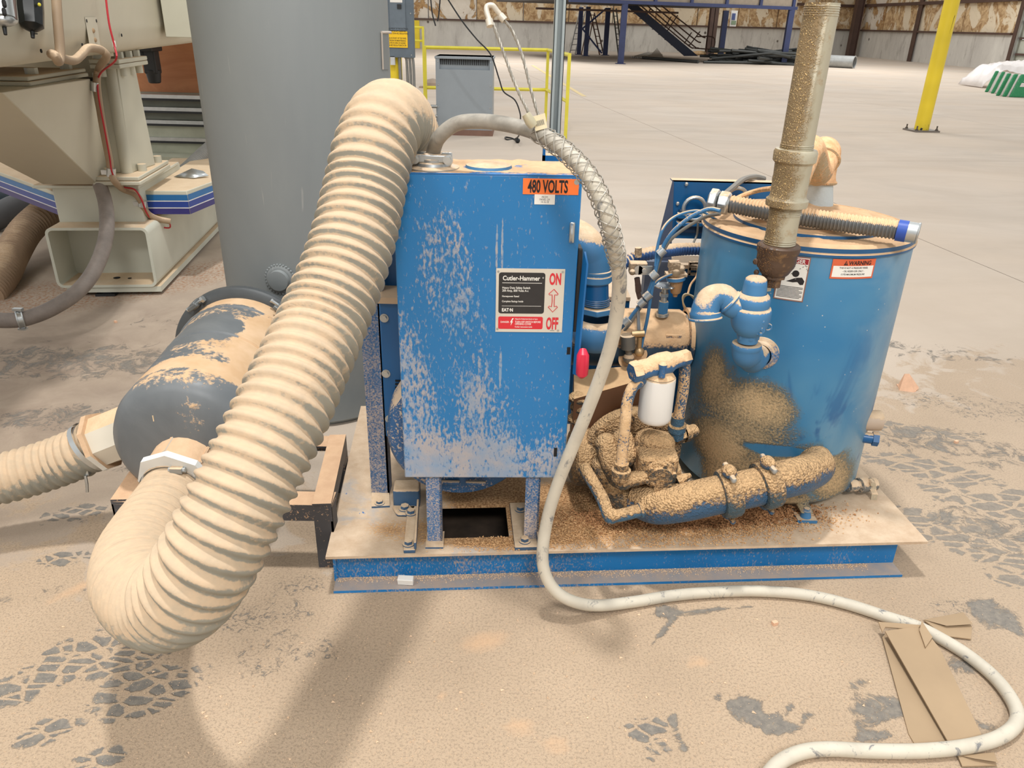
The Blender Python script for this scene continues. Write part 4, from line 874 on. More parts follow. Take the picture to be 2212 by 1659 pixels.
# ================================================================== COMPRESSOR SKID
KA = math.radians(4.7); k1 = V(math.cos(KA), math.sin(KA), 0); k2 = V(-math.sin(KA), math.cos(KA), 0); KO = pz(703, 1203, .12) * V(1, 1, 0)
LK = 1.625; DK = .86; ZD = .12
def kp(a, b, z): p = KO + k1 * a + k2 * b; return V(p[0], p[1], z)
def kk(p): q = np.asarray(p) - KO; return q @ k1, q @ k2
def kb(mb, a0, a1, b0, b1, z0, z1): return mb.hexa([kp(a0, b0, z0), kp(a1, b0, z0), kp(a1, b1, z0), kp(a0, b1, z0), kp(a0, b0, z1), kp(a1, b0, z1), kp(a1, b1, z1), kp(a0, b1, z1)])
sk = thing('compressor_skid', 'long blue steel compressor base frame covered in sawdust', 'machine base', kp(0, 0, 0))
h0 = kk(pz(947, 1163, ZD)); h1 = kk(pz(1092, 1091, ZD))
mb = MB()
for a0, a1, b0, b1 in ((0, h0[0], 0, DK), (h1[0], LK, 0, DK), (h0[0], h1[0], 0, h0[1]), (h0[0], h1[0], h1[1], DK)): kb(mb, a0, a1, b0, b1, ZD - .008, ZD)
mb.build('deck_plate', M['deck'], sk)
bm_ = dusty('beam_blue', lin(26, 122, 188), .36, up=1.2, side=.1, patch=.45, speck=.8, spk=230, scale=9, lo=.1, hi=.5, soft=.2, thin=.85, stretch=(1, 1, .5), dust=lin(192, 168, 142), dust2=lin(170, 160, 148),
            blobs=[(tuple(kp(.35, .05, .06) - kp(0, 0, 0)), (.5, .3, .3), .22)])
def ibeam(a0, a1, b, nm, w=.05):
    mb = MB(); kb(mb, a0, a1, b - .004, b + .004, .0, ZD - .008); kb(mb, a0, a1, b - w, b + .03, .0, .008); m = mb.build(nm, bm_, sk)
    return m
ibeam(.012, LK - .045, .058, 'front_beam', .058); ibeam(.012, LK - .045, DK - .06, 'rear_beam', .03)
mb = MB(); kb(mb, .008, .016, .05, DK - .06, 0, ZD - .008); mb.build('end_beam', bm_, sk)
mb = MB(); kb(mb, LK - .06, LK - .052, .06, DK - .06, 0, ZD - .008); mb.build('end_beam', bm_, sk)
# dark sheet added under the opening; stain and shade put into its colour
mb = MB(); c0 = h0; kb(mb, h0[0] - .06, h1[0] + .06, .07, h1[1] + .26, .0, .004); mb.build('stained_shade_sheet', plain('stain_and_shade', lin(66, 54, 44), .7, 0, .25, 12), sk)
fl_m = dusty('dusty_blue_bracket', lin(64, 96, 128), .5, up=1.1, side=.18, patch=.35, speck=.4, spk=160, scale=14)
# motor slide rails with bolts
for (x0, y0), (x1, y1) in (((872, 1196), (906, 1100)), ((1112, 1190), (1150, 1092))):
    a = kk(pz(x0, y0, ZD)); b = kk(pz(x1, y1, ZD)); mb = MB(); kb(mb, a[0], b[0] - .003, a[1], b[1], ZD, ZD + .012); kb(mb, b[0] - .006, b[0], a[1], b[1], ZD + .012, ZD + .035); rr_ = mb.build('motor_slide_rail', fl_m, sk, bevel=.002)
    for f in ((.12), (.82)):
        c = kp((a[0] + b[0]) / 2 - .005, a[1] + (b[1] - a[1]) * f, ZD + .012); mb = MB(); hexbolt(mb, c, (0, 0, 1), .011, .012); mb.build('bolt', fl_m, rr_)
c = pz(880, 1085, ZD + .0); mb = MB(); mb.cbox(c + V(0, .0, .03), (.075, .06, .06), Rz(KA)); mb.prism([c + V(-.04, -.03, 0), c + V(.035, -.03, 0), c + V(.02, -.075, 0), c + V(-.02, -.075, 0)], (0, 0, .012)); f_ = mb.build('motor_foot', fl_m, sk, bevel=.006)
mb = MB(); hexbolt(mb, c + V(0, -.05, .012), (0, 0, 1), .012, .012); mb.build('bolt', fl_m, f_)
# blue angle post on the left with foot plate and bolts
pb = pz(822, 1068, ZD); pm = dusty('post_blue', lin(52, 108, 160), .42, up=.9, side=.44, patch=.4, speck=.8, spk=260, scale=8, soft=.24, thin=.9, dust=lin(190, 172, 158), dust2=lin(206, 188, 170), blobs=[((0, 0, -.35), (.3, .3, .6), .3)])
mb = MB(); w = .052; kz = 1.06
pt = V(-.0, .0, 0)
mb.hexa([pb + V(-w / 2, 0, 0), pb + V(w / 2, 0, 0), pb + V(w / 2, .005, 0), pb + V(-w / 2, .005, 0), pb + V(-w / 2, 0, kz), pb + V(w / 2, 0, kz), pb + V(w / 2, .005, kz), pb + V(-w / 2, .005, kz)])
mb.box(pb + V(w / 2 - .005, 0, 0), pb + V(w / 2, .05, kz)); ps = mb.build('upright_post', pm, sk)
f0_ = pz(803, 1096, ZD); mb = MB(); mb.prism([pz(803, 1098, ZD), pz(842, 1096, ZD), pz(840, 1050, ZD), pz(803, 1052, ZD)], (0, 0, .006)); mb.build('foot_plate', fl_m, ps)
mb = MB(); hexbolt(mb, pz(820, 1087, ZD + .006), (0, 0, 1), .01, .01); mb.build('bolt', fl_m, ps)
pc = py_(797, 622, pb[1]); mb = MB(); hexbolt(mb, pc, (0, -1, 0), .013, .012); mb.build('bolt', M['silver'], ps)
mb = MB(); mb.box(pb + V(-.01, 0, kz - .03), pb + V(.17, .06, kz)); mb.build('top_bracket', M['blue'], ps)
mb = MB(); a = py_(1172, 352, 1.93); mb.box(a, a + V(.07, .04, .018)); mb.box(a, a + V(.006, .04, .035)); mb.build('top_bracket', M['blue'], ps)

# ------------------------------------------------------------------ electric motor behind the switch
MCc = V(-.13, 1.76, .40); ms = thing('electric_motor', 'large dust covered blue electric motor under the switch box', 'motor', V(MCc[0], MCc[1], ZD))
mm = dusty('motor_paint', lin(50, 98, 146), .45, up=1.0, side=.28, patch=.5, speck=.7, spk=180, scale=10, dust=lin(196, 174, 150), dust2=lin(214, 192, 166))
mb = MB(); mb.lathe(MCc + k2 * .02, k2, [(.0, -.03), (.06, -.03), (.15, -.02), (.185, -.012), (.193, .0), (.195, .07), (.18, .08), (.18, .42), (.19, .44), (.1, .48)], 40); mb.build('housing', mm, ms)
for k in range(26):
    a = 2 * math.pi * k / 26; x, y, _ = frame(k2); d = math.cos(a) * x + math.sin(a) * y; mb = MB(); p = MCc + k2 * .12 + d * .178; s_ = np.cross(d, k2) * .003
    mb.prism([p - s_, p + s_, p + s_ + d * .02, p - s_ + d * .02], k2 * .3); mb.build('cooling_fin', mm, ms)
for dx, z in ((-.03, -.12), (.04, -.12), (-.035, -.09), (.035, -.09)):
    mb = MB(); p = MCc + V(dx, -.012, z - .02); mb.cbox(p, (.055, .012, .012)); mb.build('end_rib', mm, ms, bevel=.004)
for a in (-.62, -2.5, -1.57 - .85):
    p = MCc + V(.165 * math.cos(a), -.0 + .03, .165 * math.sin(a)); mb = MB(); mb.cyl(p, p - k2 * .035, .015, seg=16); mb.cyl(p - k2 * .035, p - k2 * .042, .010, seg=6); mb.build('clamp_bolt', mm, ms)
# blue side cover with slots seen between post and switch
a = py_(826, 650, 1.86); b = py_(872, 945, 1.86); bc = thing('belt_guard', 'dark blue belt guard panel seen between post and switch box', 'guard', V(a[0], 1.86, b[2]))
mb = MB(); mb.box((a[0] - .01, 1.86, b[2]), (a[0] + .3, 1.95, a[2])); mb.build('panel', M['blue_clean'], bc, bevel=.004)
mb = MB(); mb.box((a[0] - .012, 1.85, a[2] - .004), (a[0] + .3, 1.96, a[2] + .012)); mb.build('dusty_top_edge', plain('settled_dust', DUST, .95), bc)
for x_, y_ in ((830, 687), (834, 807), (841, 905)):
    p = py_(x_, y_, 1.86); mb = MB(); hexbolt(mb, p, (0, -1, 0), .008, .008); mb.build('bolt', M['zinc'], bc)
for k in range(14):
    p = py_(862, 822 + k * 7.2, 1.86); mb = MB(); mb.cbox(p, (.02, .006, .0045)); mb.build('slot', M['dark'], bc)
a = py_(815, 470, 1.95); b = py_(850, 645, 1.95); mb = MB(); mb.box((a[0], 1.95, b[2]), (a[0] + .5, 2.0, a[2])); mb.build('upper_panel', M['blue_clean'], bc)

# ------------------------------------------------------------------ safety switch on its stand
BA = math.radians(2.5); b1_ = V(math.cos(BA), math.sin(BA), 0); b2_ = V(-math.sin(BA), math.cos(BA), 0)
B0 = py_(870, 1027, 1.66); Bt = py_(847, 373, 1.66); wB = .405; hB = Bt[2] - B0[2]; B0 = V(-.2655, 1.66, B0[2])
def bp(x, y, l=0): p = B0 + b1_ * x - b2_ * l; return V(p[0], p[1], B0[2] + y)
sw = thing('safety_switch', 'tall blue electrical safety switch box standing on two legs', 'electrical box', V(B0[0] + .2, B0[1] + .1, ZD))
dm = dusty('switch_door_paint', lin(34, 122, 184), .34, up=1.1, side=.02, patch=.42, speck=1.1, spk=150, scale=5, stretch=(1, 1, .45), lo=.4, hi=.9, dust=lin(190, 178, 168), dust2=lin(140, 164, 188), var=.05, soft=.2, thin=.8,
           blobs=[((-.19, -.1, .30), (.13, .5, .42), .52), ((.0, -.1, .25), (.11, .5, .34), .42), ((.0, -.1, .15), (.5, .5, .24), .46), ((-.09, -.1, .75), (.08, .5, .18), .34), ((-.04, -.1, .55), (.08, .5, .22), .3), ((.2, -.1, .18), (.2, .5, .2), .1), ((.024, -.1, .80), (.0035, .5, .09), .75), ((.036, -.1, .80), (.0035, .5, .10), .75), ((.037, -.1, .52), (.0045, .5, .07), .75)])
def bbx(mb, x0, x1, y0, y1, l0, l1): return mb.hexa([bp(x0, y0, l0), bp(x1, y0, l0), bp(x1, y0, l1), bp(x0, y0, l1), bp(x0, y1, l0), bp(x1, y1, l0), bp(x1, y1, l1), bp(x0, y1, l1)])
mb = MB(); bbx(mb, .006, wB - .006, .0, hB - .004, -.165, -.004); mb.build('enclosure', M['blue'], sw, bevel=.003)
mb = MB(); bbx(mb, 0, wB, -.004, hB + .0, -.012, .004); door = mb.build('door', dm, sw, bevel=.003)
# top plate with settled dust drifts and knock-out disc
mb = MB(); bbx(mb, 0, wB, hB - .003, hB + .003, -.17, .004); mb.build('top_cover', dusty('top_cover_dust', BLUE, .4, up=.62, side=-.08, patch=.5, speck=.2, spk=110, scale=14, dust=lin(206, 170, 132), dust2=lin(186, 150, 114), soft=.06), sw, bevel=.002)
nx, ny = 90, 26; vs = []; fs = []
for i in range(nx):
    for j in range(ny):
        u, v = i / (nx - 1), j / (ny - 1); x = .005 + u * (wB - .01); l = -.165 + v * .155
        n_ = math.sin(21 * u + 3) * math.sin(9 * v + 5 * u) + .6 * math.sin(47 * u + 8 * v) + .5 * math.sin(13 * u - 11 * v)
        e_ = math.exp(-((v - .25) / .3) ** 2) * (.4 + .6 * (u > .1))
        z = max(-.0008, .008 * e_ * (.25 + .35 * n_) + random.uniform(0, .0006)); 
        vs.append(bp(x, hB + .003 + z, l))
for i in range(nx - 1):
    for j in range(ny - 1): a = i * ny + j; fs.append((a, a + 1, a + ny + 1, a + ny))
mb = MB(); mb.add(vs, fs, True); o = mb.build('settled_sawdust', plain('settled_sawdust', lin(206, 170, 132), .95, 0, .05, 60), sw, kind='stuff')
c = bp(.205, hB + .003, -.07); mb = MB(); mb.lathe(c, (0, 0, 1), [(.052, 0), (.05, .006), (.03, .011), (0, .012)], 32); mb.build('knockout_cap', M['blue_pipe'], sw)
for x0, x1, yb in ((.052, .091, 1158), (.308, .346, 1145)):
    zb_ = ZD - B0[2]; mb = MB(); bbx(mb, x0, x1, zb_, .0, -.012, -.007); bbx(mb, x1 - .005, x1, zb_, 0, -.04, -.007); lg = mb.build('leg', pm, sw)
    mb = MB(); bbx(mb, x0 - .004, x1 + .004, zb_, zb_ + .005, -.05, .02); mb.build('leg_foot', fl_m, lg)
mb = MB(); bbx(mb, wB - .022, wB - .010, hB - .145, hB - .098, 0, .008); latch = mb.build('latch', M['silver'], sw, bevel=.003)
mb = MB(); mb.torus(bp(wB - .018, hB - .122, .008), V(1, 0, 0), .02, .0025, 20, 6); mb.build('latch_ring', M['silver'], latch)
mb = MB(); mb.cyl(bp(wB - .012, hB - .012, .004), bp(wB - .012, hB - .012, .006), .006, seg=10); mb.build('door_screw', M['silver'], sw)
mb = MB(); bbx(mb, wB - .012, wB - .004, hB - .412, hB - .394, .004, .0052); bbx(mb, wB - .030, wB - .022, .06, .085, .004, .0052); mb.build('dark_slot', M['dark'], sw)
# handle lever with red grip
hl = [py_(1262, 562, 1.70), py_(1266, 600, 1.68), py_(1261, 700, 1.66), py_(1256, 765, 1.64)]
mb = MB(); bbx(mb, wB, wB + .012, hB - .36, hB - .16, -.05, -.005); hd = mb.build('handle_bracket', M['black'], sw, bevel=.003)
mb = MB(); mb.prism([bp(wB + .014, hB - .165, .0), bp(wB + .020, hB - .19, .012), bp(wB + .012, hB - .46, .02), bp(wB + .004, hB - .46, .01), bp(wB + .010, hB - .25, -.01)], b1_ * .004); mb.build('handle_lever', M['blue'], hd)
c = py_(1258, 786, 1.635); mb = MB(); mb.tube([c + V(0, .01, .032), c + V(0, 0, .022), c + V(0, -.004, 0), c + V(0, -.004, -.022), c + V(0, .006, -.032)], [.008, .0145, .015, .0145, .009], 20); mb.torus(c + V(0, -.003, 0), V(0, 1, 0), .0065, .003, 20, 8); mb.build('red_grip', M['red'], hd)
# 480 VOLTS sticker
def dp(px, py):                                    # pixel -> door coordinates
    r = ray(px, py); s = ((B0 - b2_ * .004 - O0) @ b2_) / (r @ b2_); p = O0 + r * s; return (p - B0) @ b1_, p[2] - B0[2]
fr = lambda x, y, l: bp(x, y, .0045 + l)
M['ink'] = plain('black_ink', lin(26, 24, 28), .5, 0, 0); M['redink'] = plain('red_ink', lin(214, 46, 56), .5, 0, .01); M['orange'] = plain('orange_sticker', lin(250, 124, 56), .5, 0, .01); M['paper'] = plain('white_sticker', lin(238, 236, 228), .5, 0, .01)
x0, y0 = dp(1129, 419); x1, y1 = dp(1251, 387)
mb = MB(); sheet(mb, fr, x0, y0, x1, y1); st_ = mb.build('voltage_sticker', M['orange'], sw)
lettering('lettering', '480 VOLTS', M['ink'], st_, fr, .037, (x0 + .0105, y0 + .0045), .49, .028, lift=.0016)
x0, y0 = dp(1154, 441); x1, y1 = dp(1199, 420)
mb = MB(); sheet(mb, fr, x0, y0, x1, y1); s2 = mb.build('circuit_sticker', M['paper'], sw)
gi = plain('grey_ink', lin(110, 110, 110), .5, 0, 0)
for k, s_ in enumerate(('FROM', 'PANEL LM', '14-16-18')): lettering('lettering', s_, gi, s2, fr, .0062, ((x0 + x1) / 2, y1 - .0078 - .0052 * k), .8, .0, 'CENTER', lift=.0016)
# name plate
x0, y0 = dp(1070, 716); x1, y1 = dp(1221, 581); Wp, Hp = x1 - x0, y1 - y0
u = lambda fx: x0 + Wp * fx; v = lambda fy: y1 - Hp * fy
mb = MB(); sheet(mb, fr, x0, y0, x1, y1, 0, .0015); pl = mb.build('name_plate', dusty('plate_white', lin(228, 220, 204), .4, up=.2, side=-.2, patch=.3, speck=.3, scale=6), sw)
mb = MB(); sheet(mb, fr, u(.04), v(.70), u(.715), v(.06), .0016, .0004, rad=.006); mb.build('black_field', plain('plate_black', lin(44, 44, 46), .4, 0, .05, 40), pl)
mb = MB(); sheet(mb, fr, u(.04), v(.95), u(.705), v(.75), .0016, .0004, rad=.004); mb.build('red_field', M['redink'], pl)
L_ = .0022
def pt(s, fx, fy, size, xs, bold=.0, mat=None, al='LEFT'): lettering('lettering', s, mat or M['paper'], pl, fr, size, (u(fx), v(fy)), xs, bold, al, lift=L_)
pt('Cutler-Hammer', .095, .178, .0148, .87, .022); pt('\u00ae', .672, .148, .005, 1)
pt('Heavy Duty Safety Switch', .09, .31, .0072, .85, .015); pt('200 Amp, 600 Volts A-c', .09, .355, .0072, .85, .015)
pt('Horsepower Rated', .09, .44, .0062, .8, .012); pt('Complete Ratings Inside', .09, .52, .0062, .8, .012)
pt('E\u2009\u00b7T\u00b7N', .09, .665, .0105, 1.15, .05) if False else pt('EAT\u00b7N', .09, .668, .0112, .82, .035)
mb = MB(); sheet(mb, fr, u(.09), v(.222), u(.67), v(.215), L_, .0001); sheet(mb, fr, u(.09), v(.583), u(.67), v(.578), L_, .0001); mb.build('white_line', M['paper'], pl)
pt('DANGER', .075, .85, .0060, .8, .015); pt('Hazard of electrical shock or burn', .29, .797, .0052, .72, .01); pt('TURN OFF SWITCH BEFORE', .29, .848, .0066, .72, .012); pt('OPENING COVER', .29, .882, .0066, .72, .012); pt('Further instructions inside', .29, .925, .0052, .72, .01)
mb = MB(); poly2(mb, fr, [(u(.25), v(.775)), (u(.215), v(.845)), (u(.235), v(.84)), (u(.226), v(.895)), (u(.262), v(.825)), (u(.243), v(.83)), (u(.27), v(.775))], L_); mb.build('lightning_mark', M['paper'], pl)
pt('ON', .775, .235, .037, .46, .034, M['redink']); pt('OFF', .755, .945, .040, .40, .034, M['redink'])
# outlined double arrow
ar = [(.85, .31), (.915, .385), (.9, .40), (.865, .395), (.86, .50), (.865, .585), (.9, .575), (.915, .59), (.845, .67), (.775, .59), (.79, .575), (.825, .585), (.83, .50), (.825, .395), (.79, .40), (.775, .385)]
mb = MB(); P = [fr(u(a_), v(b_), L_) for a_, b_ in ar]; mb.tube(P + [P[0], P[1]], .00085, 4, caps=False); mb.build('arrow_outline', M['redink'], pl)
for fx, fy in ((.03, .045), (.965, .04), (.94, .965), (.03, .95)):
    mb = MB(); c = fr(u(fx), v(fy), .001); mb.cyl(c, c - b2_ * .002, .0025, seg=10); mb.build('rivet', M['zinc'], pl)
mb = MB(); sheet(mb, fr, u(.82), v(.972), u(.88), v(.968), L_, .0001); mb.build('tiny_print', M['ink'], pl)

# hub with flexible armoured cable
HB = bp(.068, hB + .003, -.045)
HB = pz(935, 362, B0[2] + hB + .003)
cb = thing('power_cable', 'thick pale grey flexible power cable looping from the switch box to the floor', 'cable', HB)
cabm = NT('pale_cable_jacket'); n1 = cabm.noise(9, 4, .6, .5); n2 = cabm.noise(26, 5, .75, .8, cabm.mapv((1, 1, .35)))
wear = cabm.mr(n2, .58, .66, 0, .8); cc = cabm.mix(cabm.mr(n1, .3, .7), lin(206, 198, 180), lin(184, 176, 160)); cc = cabm.mix(wear, cc, lin(92, 96, 104))
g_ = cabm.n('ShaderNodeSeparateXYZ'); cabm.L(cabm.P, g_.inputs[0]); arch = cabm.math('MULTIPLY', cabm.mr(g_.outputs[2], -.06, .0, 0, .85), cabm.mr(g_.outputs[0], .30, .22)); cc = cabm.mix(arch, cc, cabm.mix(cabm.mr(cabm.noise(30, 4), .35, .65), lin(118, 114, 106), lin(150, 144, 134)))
cabm.fin(cc, .6)
zt0 = HB[2]
cpath = [(HB[0], HB[1], HB[2] + .008)] + [tuple(pd(*p)) for p in (
    (937, 325, 1.66), (950, 295, 1.62), (985, 268, 1.60), (1030, 262, 1.58), (1085, 267, 1.56), (1140, 280, 1.54), (1185, 300, 1.52), (1225, 330, 1.50), (1262, 368, 1.48), (1290, 412, 1.47), (1312, 470, 1.47), (1326, 530, 1.5), (1336, 580, 1.54), (1338, 620, 1.58), (1332, 680, 1.63),
    (1318, 750, 1.68), (1293, 825, 1.73), (1262, 905, 1.78), (1235, 970, 1.82), (1207, 1040, 1.86), (1185, 1110, 1.89), (1173, 1180, 1.91), (1175, 1230, 1.92), (1196, 1272, 1.93), (1235, 1298, 1.94), (1290, 1308, 1.97))] + [tuple(pz(x, y, .016)) for x, y in (
    (1370, 1300), (1450, 1287), (1540, 1279), (1640, 1277), (1740, 1285), (1830, 1305), (1920, 1334), (1980, 1353))] + [tuple(pz(x, y, z)) for x, y, z in ((2030, 1378, .016), (2090, 1415, .016), (2150, 1465, .016), (2190, 1520, .016), (2196, 1560, .016), (2160, 1592, .016), (2090, 1612, .016), (1990, 1622, .016), (1880, 1622, .016), (1790, 1618, .016), (1730, 1625, .016), (1680, 1650, .016), (1640, 1700, .016))]
CP = catmull(cpath, 10); MB().tube(CP, .0152, 20).build('cable_jacket', cabm.m, cb)
CQ, cs = resample(CP, .004)
mb = MB(); mb.lathe(HB, (0, 0, 1), [(0, 0), (.058, 0), (.058, .003), (.045, .006), (.038, .006), (.036, .012), (.03, .014), (.03, .02), (.02, .022), (.02, .03), (.015, .032)], 32); mb.build('hub_washers', M['zinc'], cb)
mb = MB(); mb.cbox(HB + V(0, -.022, .022), (.082, .007, .018)); mb.cbox(HB + V(0, .022, .022), (.082, .007, .018)); mb.build('clamp_bar', M['zinc'], cb, bevel=.004)
for dx in (-.036, .036): mb = MB(); hexbolt(mb, HB + V(dx, -.03, .022), (0, -1, 0), .0075, .008); mb.cyl(HB + V(dx, -.03, .022), HB + V(dx, .03, .022), .004, seg=8); mb.build('clamp_bolt', M['silver'], cb)
# wire mesh grip
i0 = int(np.argmin(np.linalg.norm(CQ - pd(1158, 284, 1.535), axis=1))); i1 = int(np.argmin(np.linalg.norm(CQ - pd(1338, 572, 1.54), axis=1)))
G = CQ[i0:i1]; Xg, Yg, Tg = frames(G); sg_ = cs[i0:i1] - cs[i0]; Lg = sg_[-1]
grip = thing('cable_grip', 'steel wire mesh cable grip with long looped eye on the pale power cable', 'cable grip', G[0])
for dirn in (1, -1):
    for k in range(4):
        f = sg_ / Lg; rad = .0165 + .0035 * np.clip(f * 8, 0, 1) * np.clip((1 - f) * 9, 0, 1) + (.0006 if dirn > 0 else -.0006)
        a = 2 * math.pi * k / 4 + dirn * 2 * math.pi * np.cumsum(np.gradient(sg_) / (.105 - .04 * f)) + .3
        P = G + rad[:, None] * (np.cos(a)[:, None] * Xg + np.sin(a)[:, None] * Yg)
        mb = MB(); mb.tube(P, .00115, 5); mb.build('mesh_strand', M['wire'], grip)
eye_a = [pd(*p) for p in ((1158, 268, 1.515), (1140, 240, 1.50), (1112, 180, 1.49), (1090, 120, 1.48), (1068, 60, 1.47), (1060, 40, 1.47))]
eye_b = [pd(*p) for p in ((1168, 262, 1.525), (1160, 240, 1.52), (1146, 190, 1.51), (1128, 120, 1.50), (1108, 70, 1.49), (1090, 44, 1.48))]
for P in (eye_a, eye_b):
    Q, s = resample(catmull(P, 8), .002); X_, Y_, T_ = frames(Q)
    for k in range(3):
        a = 2 * math.pi * (s / .028 + k / 3); P2 = Q + .0016 * (np.cos(a)[:, None] * X_ + np.sin(a)[:, None] * Y_); mb = MB(); mb.tube(P2, .0017, 5); mb.build('twisted_wire', M['wire'], grip)
sl = plain('eye_sleeve', lin(206, 198, 182), .45, .2)
P = catmull([pd(*p) for p in ((1059, 48, 1.47), (1052, 28, 1.47), (1052, 14, 1.47), (1064, 12, 1.47), (1074, 24, 1.475), (1086, 38, 1.48))], 8); mb = MB(); mb.tube(P, .0052, 10); mb.build('eye_thimble', sl, grip)
for a_, b_ in (((1056, 42, 1.468), (1059, 57, 1.468)), ((1080, 33, 1.478), (1090, 44, 1.48))): mb = MB(); mb.cyl(pd(*a_), pd(*b_), .0072, seg=10); mb.build('crimp', sl, grip)
mb = MB(); mb.tube([pd(1136, 246, 1.49), pd(1145, 262, 1.495), pd(1152, 272, 1.50)], [.0085, .0105, .0095], 14); mb.build('ferrule', plain('ferrule_zinc', lin(196, 188, 160), .4, .3), grip)
c = pd(1167, 264, 1.50); R_ = Rx(-.25); x_, y_ = nrm(V(1, .1, .28)), nrm(V(-.22, 0, 1)); mb = MB()
gp_ = lambda x, y, l: c + x_ * x + y_ * y + np.cross(x_, y_) * -1 * -l
fr2 = lambda x, y, l: c + x_ * x + y_ * y - np.cross(y_, x_) * -l
mb.prism([c + x_ * -.012 + y_ * -.014, c + x_ * .012 + y_ * -.014, c + x_ * .012 + y_ * .014, c + x_ * -.012 + y_ * .014], V(0, .0006, 0)); tg = mb.build('paper_tag', plain('cream_tag', lin(238, 226, 190), .6), grip)
mb = MB()
for k in range(9): 
    x = -.008 + k * .0018; mb.add(np.array([c + x_ * x + y_ * -.006 + V(0, -.0008, 0), c + x_ * (x + .0008) + y_ * -.006 + V(0, -.0008, 0), c + x_ * (x + .0008) + y_ * .004 + V(0, -.0008, 0), c + x_ * x + y_ * .004 + V(0, -.0008, 0)]), [(0, 1, 2, 3)])
mb.build('barcode', gi, tg)

# ================================================================== VACUUM HOSES, FILTER CANISTER AND ITS FRAME
hosed = dusty('corrugated_hose', lin(150, 148, 136), .6, up=.85, side=.30, patch=.45, speck=.3, spk=90, scale=16, lo=-.1, hi=.65, dust=lin(200, 175, 145), dust2=lin(186, 166, 140), bump=.2, stretch=(1, 1, 1))
hp = [(392, 1030, 2.02), (372, 1065, 1.98), (345, 1110, 1.88), (318, 1155, 1.76), (296, 1200, 1.64), (292, 1245, 1.53), (312, 1282, 1.44), (352, 1302, 1.37), (398, 1280, 1.31), (445, 1215, 1.28), (492, 1128, 1.28), (545, 1020, 1.30), (602, 905, 1.34), (655, 790, 1.40), (700, 690, 1.46), (740, 590, 1.50), (768, 500, 1.53), (788, 410, 1.56), (806, 330, 1.58), (832, 268, 1.62), (855, 262, 1.70), (873, 300, 1.80), (872, 345, 1.92), (868, 390, 2.0)]
Pm = catmull([pd(*p) for p in hp], 10)
L0 = np.r_[0, np.cumsum(np.linalg.norm(np.diff(Pm, axis=0), axis=1))]; tot = L0[-1]
# rib pitch: tight near the canister, wide on the long limb
Q, s = resample(Pm, .0035); f = s / tot
pitch = np.interp(f, [0, .12, .24, .3, .36, .5, 1], [.0135, .013, .0125, .017, .0235, .026, .026]); ph = np.cumsum(.0035 / pitch) * 2 * math.pi
amp = np.interp(f, [0, .2, .3, .4, 1], [.006, .005, .006, .0095, .0085]); rad = np.interp(f, [0, .1, .3, 1], [.078, .083, .086, .0835])
prof = np.cos(ph) ; prof = np.sign(prof) * np.abs(prof) ** .8
mb = MB(); mb.tube(Q, rad - amp * .5 + amp * .5 * prof, 56); 
bh = mb.build('corrugated_hose', hosed, origin=Q[len(Q) // 3] * V(1, 1, 0)); tag(bh, 'big dusty corrugated hose arching from the canister up over the switch box', 'hose')
lp = [(206, 960, 2.15), (180, 975, 2.15), (110, 1003, 2.15), (20, 1030, 2.13), (-60, 1045, 2.1), (-200, 1065, 2.05)]
P = catmull([pd(*p) for p in lp], 10); Qr, rr = ribbed(P, .072, .024, .006, 40, 6, .8)
lh = MB().tube(Qr, rr, 44).build('corrugated_hose', hosed, origin=pz(100, 1040)); tag(lh, 'dusty corrugated hose leaving the left edge of the frame from the canister', 'hose')
c = pd(198, 963, 2.15); t = nrm(pd(198, 963, 2.15) - pd(180, 975, 2.15)); mb = MB(); mb.tube([c - t * .012, c + t * .002], .0745, 40, caps=False); mb.cbox(c + V(.0, -.05, -.055), (.016, .014, .014)); hc = mb.build('hose_clamp', M['silver'], lh)
mb = MB(); mb.tube([c + V(.0, -.06, -.06), c + V(.002, -.065, -.085), c + V(-.002, -.066, -.11)], .004, 6); mb.build('clamp_tail', M['silver'], hc)
# canister
C0 = pz(400, 962, .345); C1 = pz(512, 792, .36); cd = nrm(C1 - C0); Lc = np.linalg.norm(C1 - C0); C1 = C0 + cd * .62; Rc = .195
t = NT('canister_paint'); g = t.n('ShaderNodeNewGeometry'); sx = t.n('ShaderNodeSeparateXYZ'); t.L(g.outputs['Normal'], sx.inputs[0])
A = t.noise(5, 5, .65, .5); B = t.noise(60, 4, .7); 
s_ = t.math('MULTIPLY_ADD', t.mr(sx.outputs[2], .2, .95), .42, .06); s_ = t.math('MULTIPLY_ADD', t.math('SUBTRACT', A, .5), 1.5, s_); s_ = t.math('MULTIPLY_ADD', t.math('SUBTRACT', B, .5), .9, s_)
o_ = C0
for c, r, amt in ((C0 + cd * .10, (.30, .05, .4), .42), (C0 + cd * .56, (.4, .07, .4), .5), (C0 + cd * .36 + V(.13, 0, .13), (.09, .3, .12), .45), (C0 + cd * .34 + V(-.03, 0, .17), (.13, .12, .1), -.75), (C0 + V(.05, 0, .1) - cd * .05, (.1, .1, .07), .25), (C0 + V(-.12, 0, 0), (.1, .1, .2), -.3)):
    s_ = t.math('MULTIPLY_ADD', t.blob(tuple(c - o_), r), amt, s_)
fac = t.mr(s_, .42, .56); dc = t.mix(t.mr(t.noise(12, 3), .35, .7), lin(196, 162, 124), lin(210, 180, 146))
t.bump(fac, .4, .003); t.fin(t.mix(fac, t.mix(t.mr(A, .3, .7), lin(92, 97, 100), lin(112, 116, 118)), dc), t.mr(fac, 0, 1, .45, .95)); M['can'] = t.m
cn_ = thing('filter_canister', 'dark grey dust covered filter canister lying on a low frame', 'canister', C0)
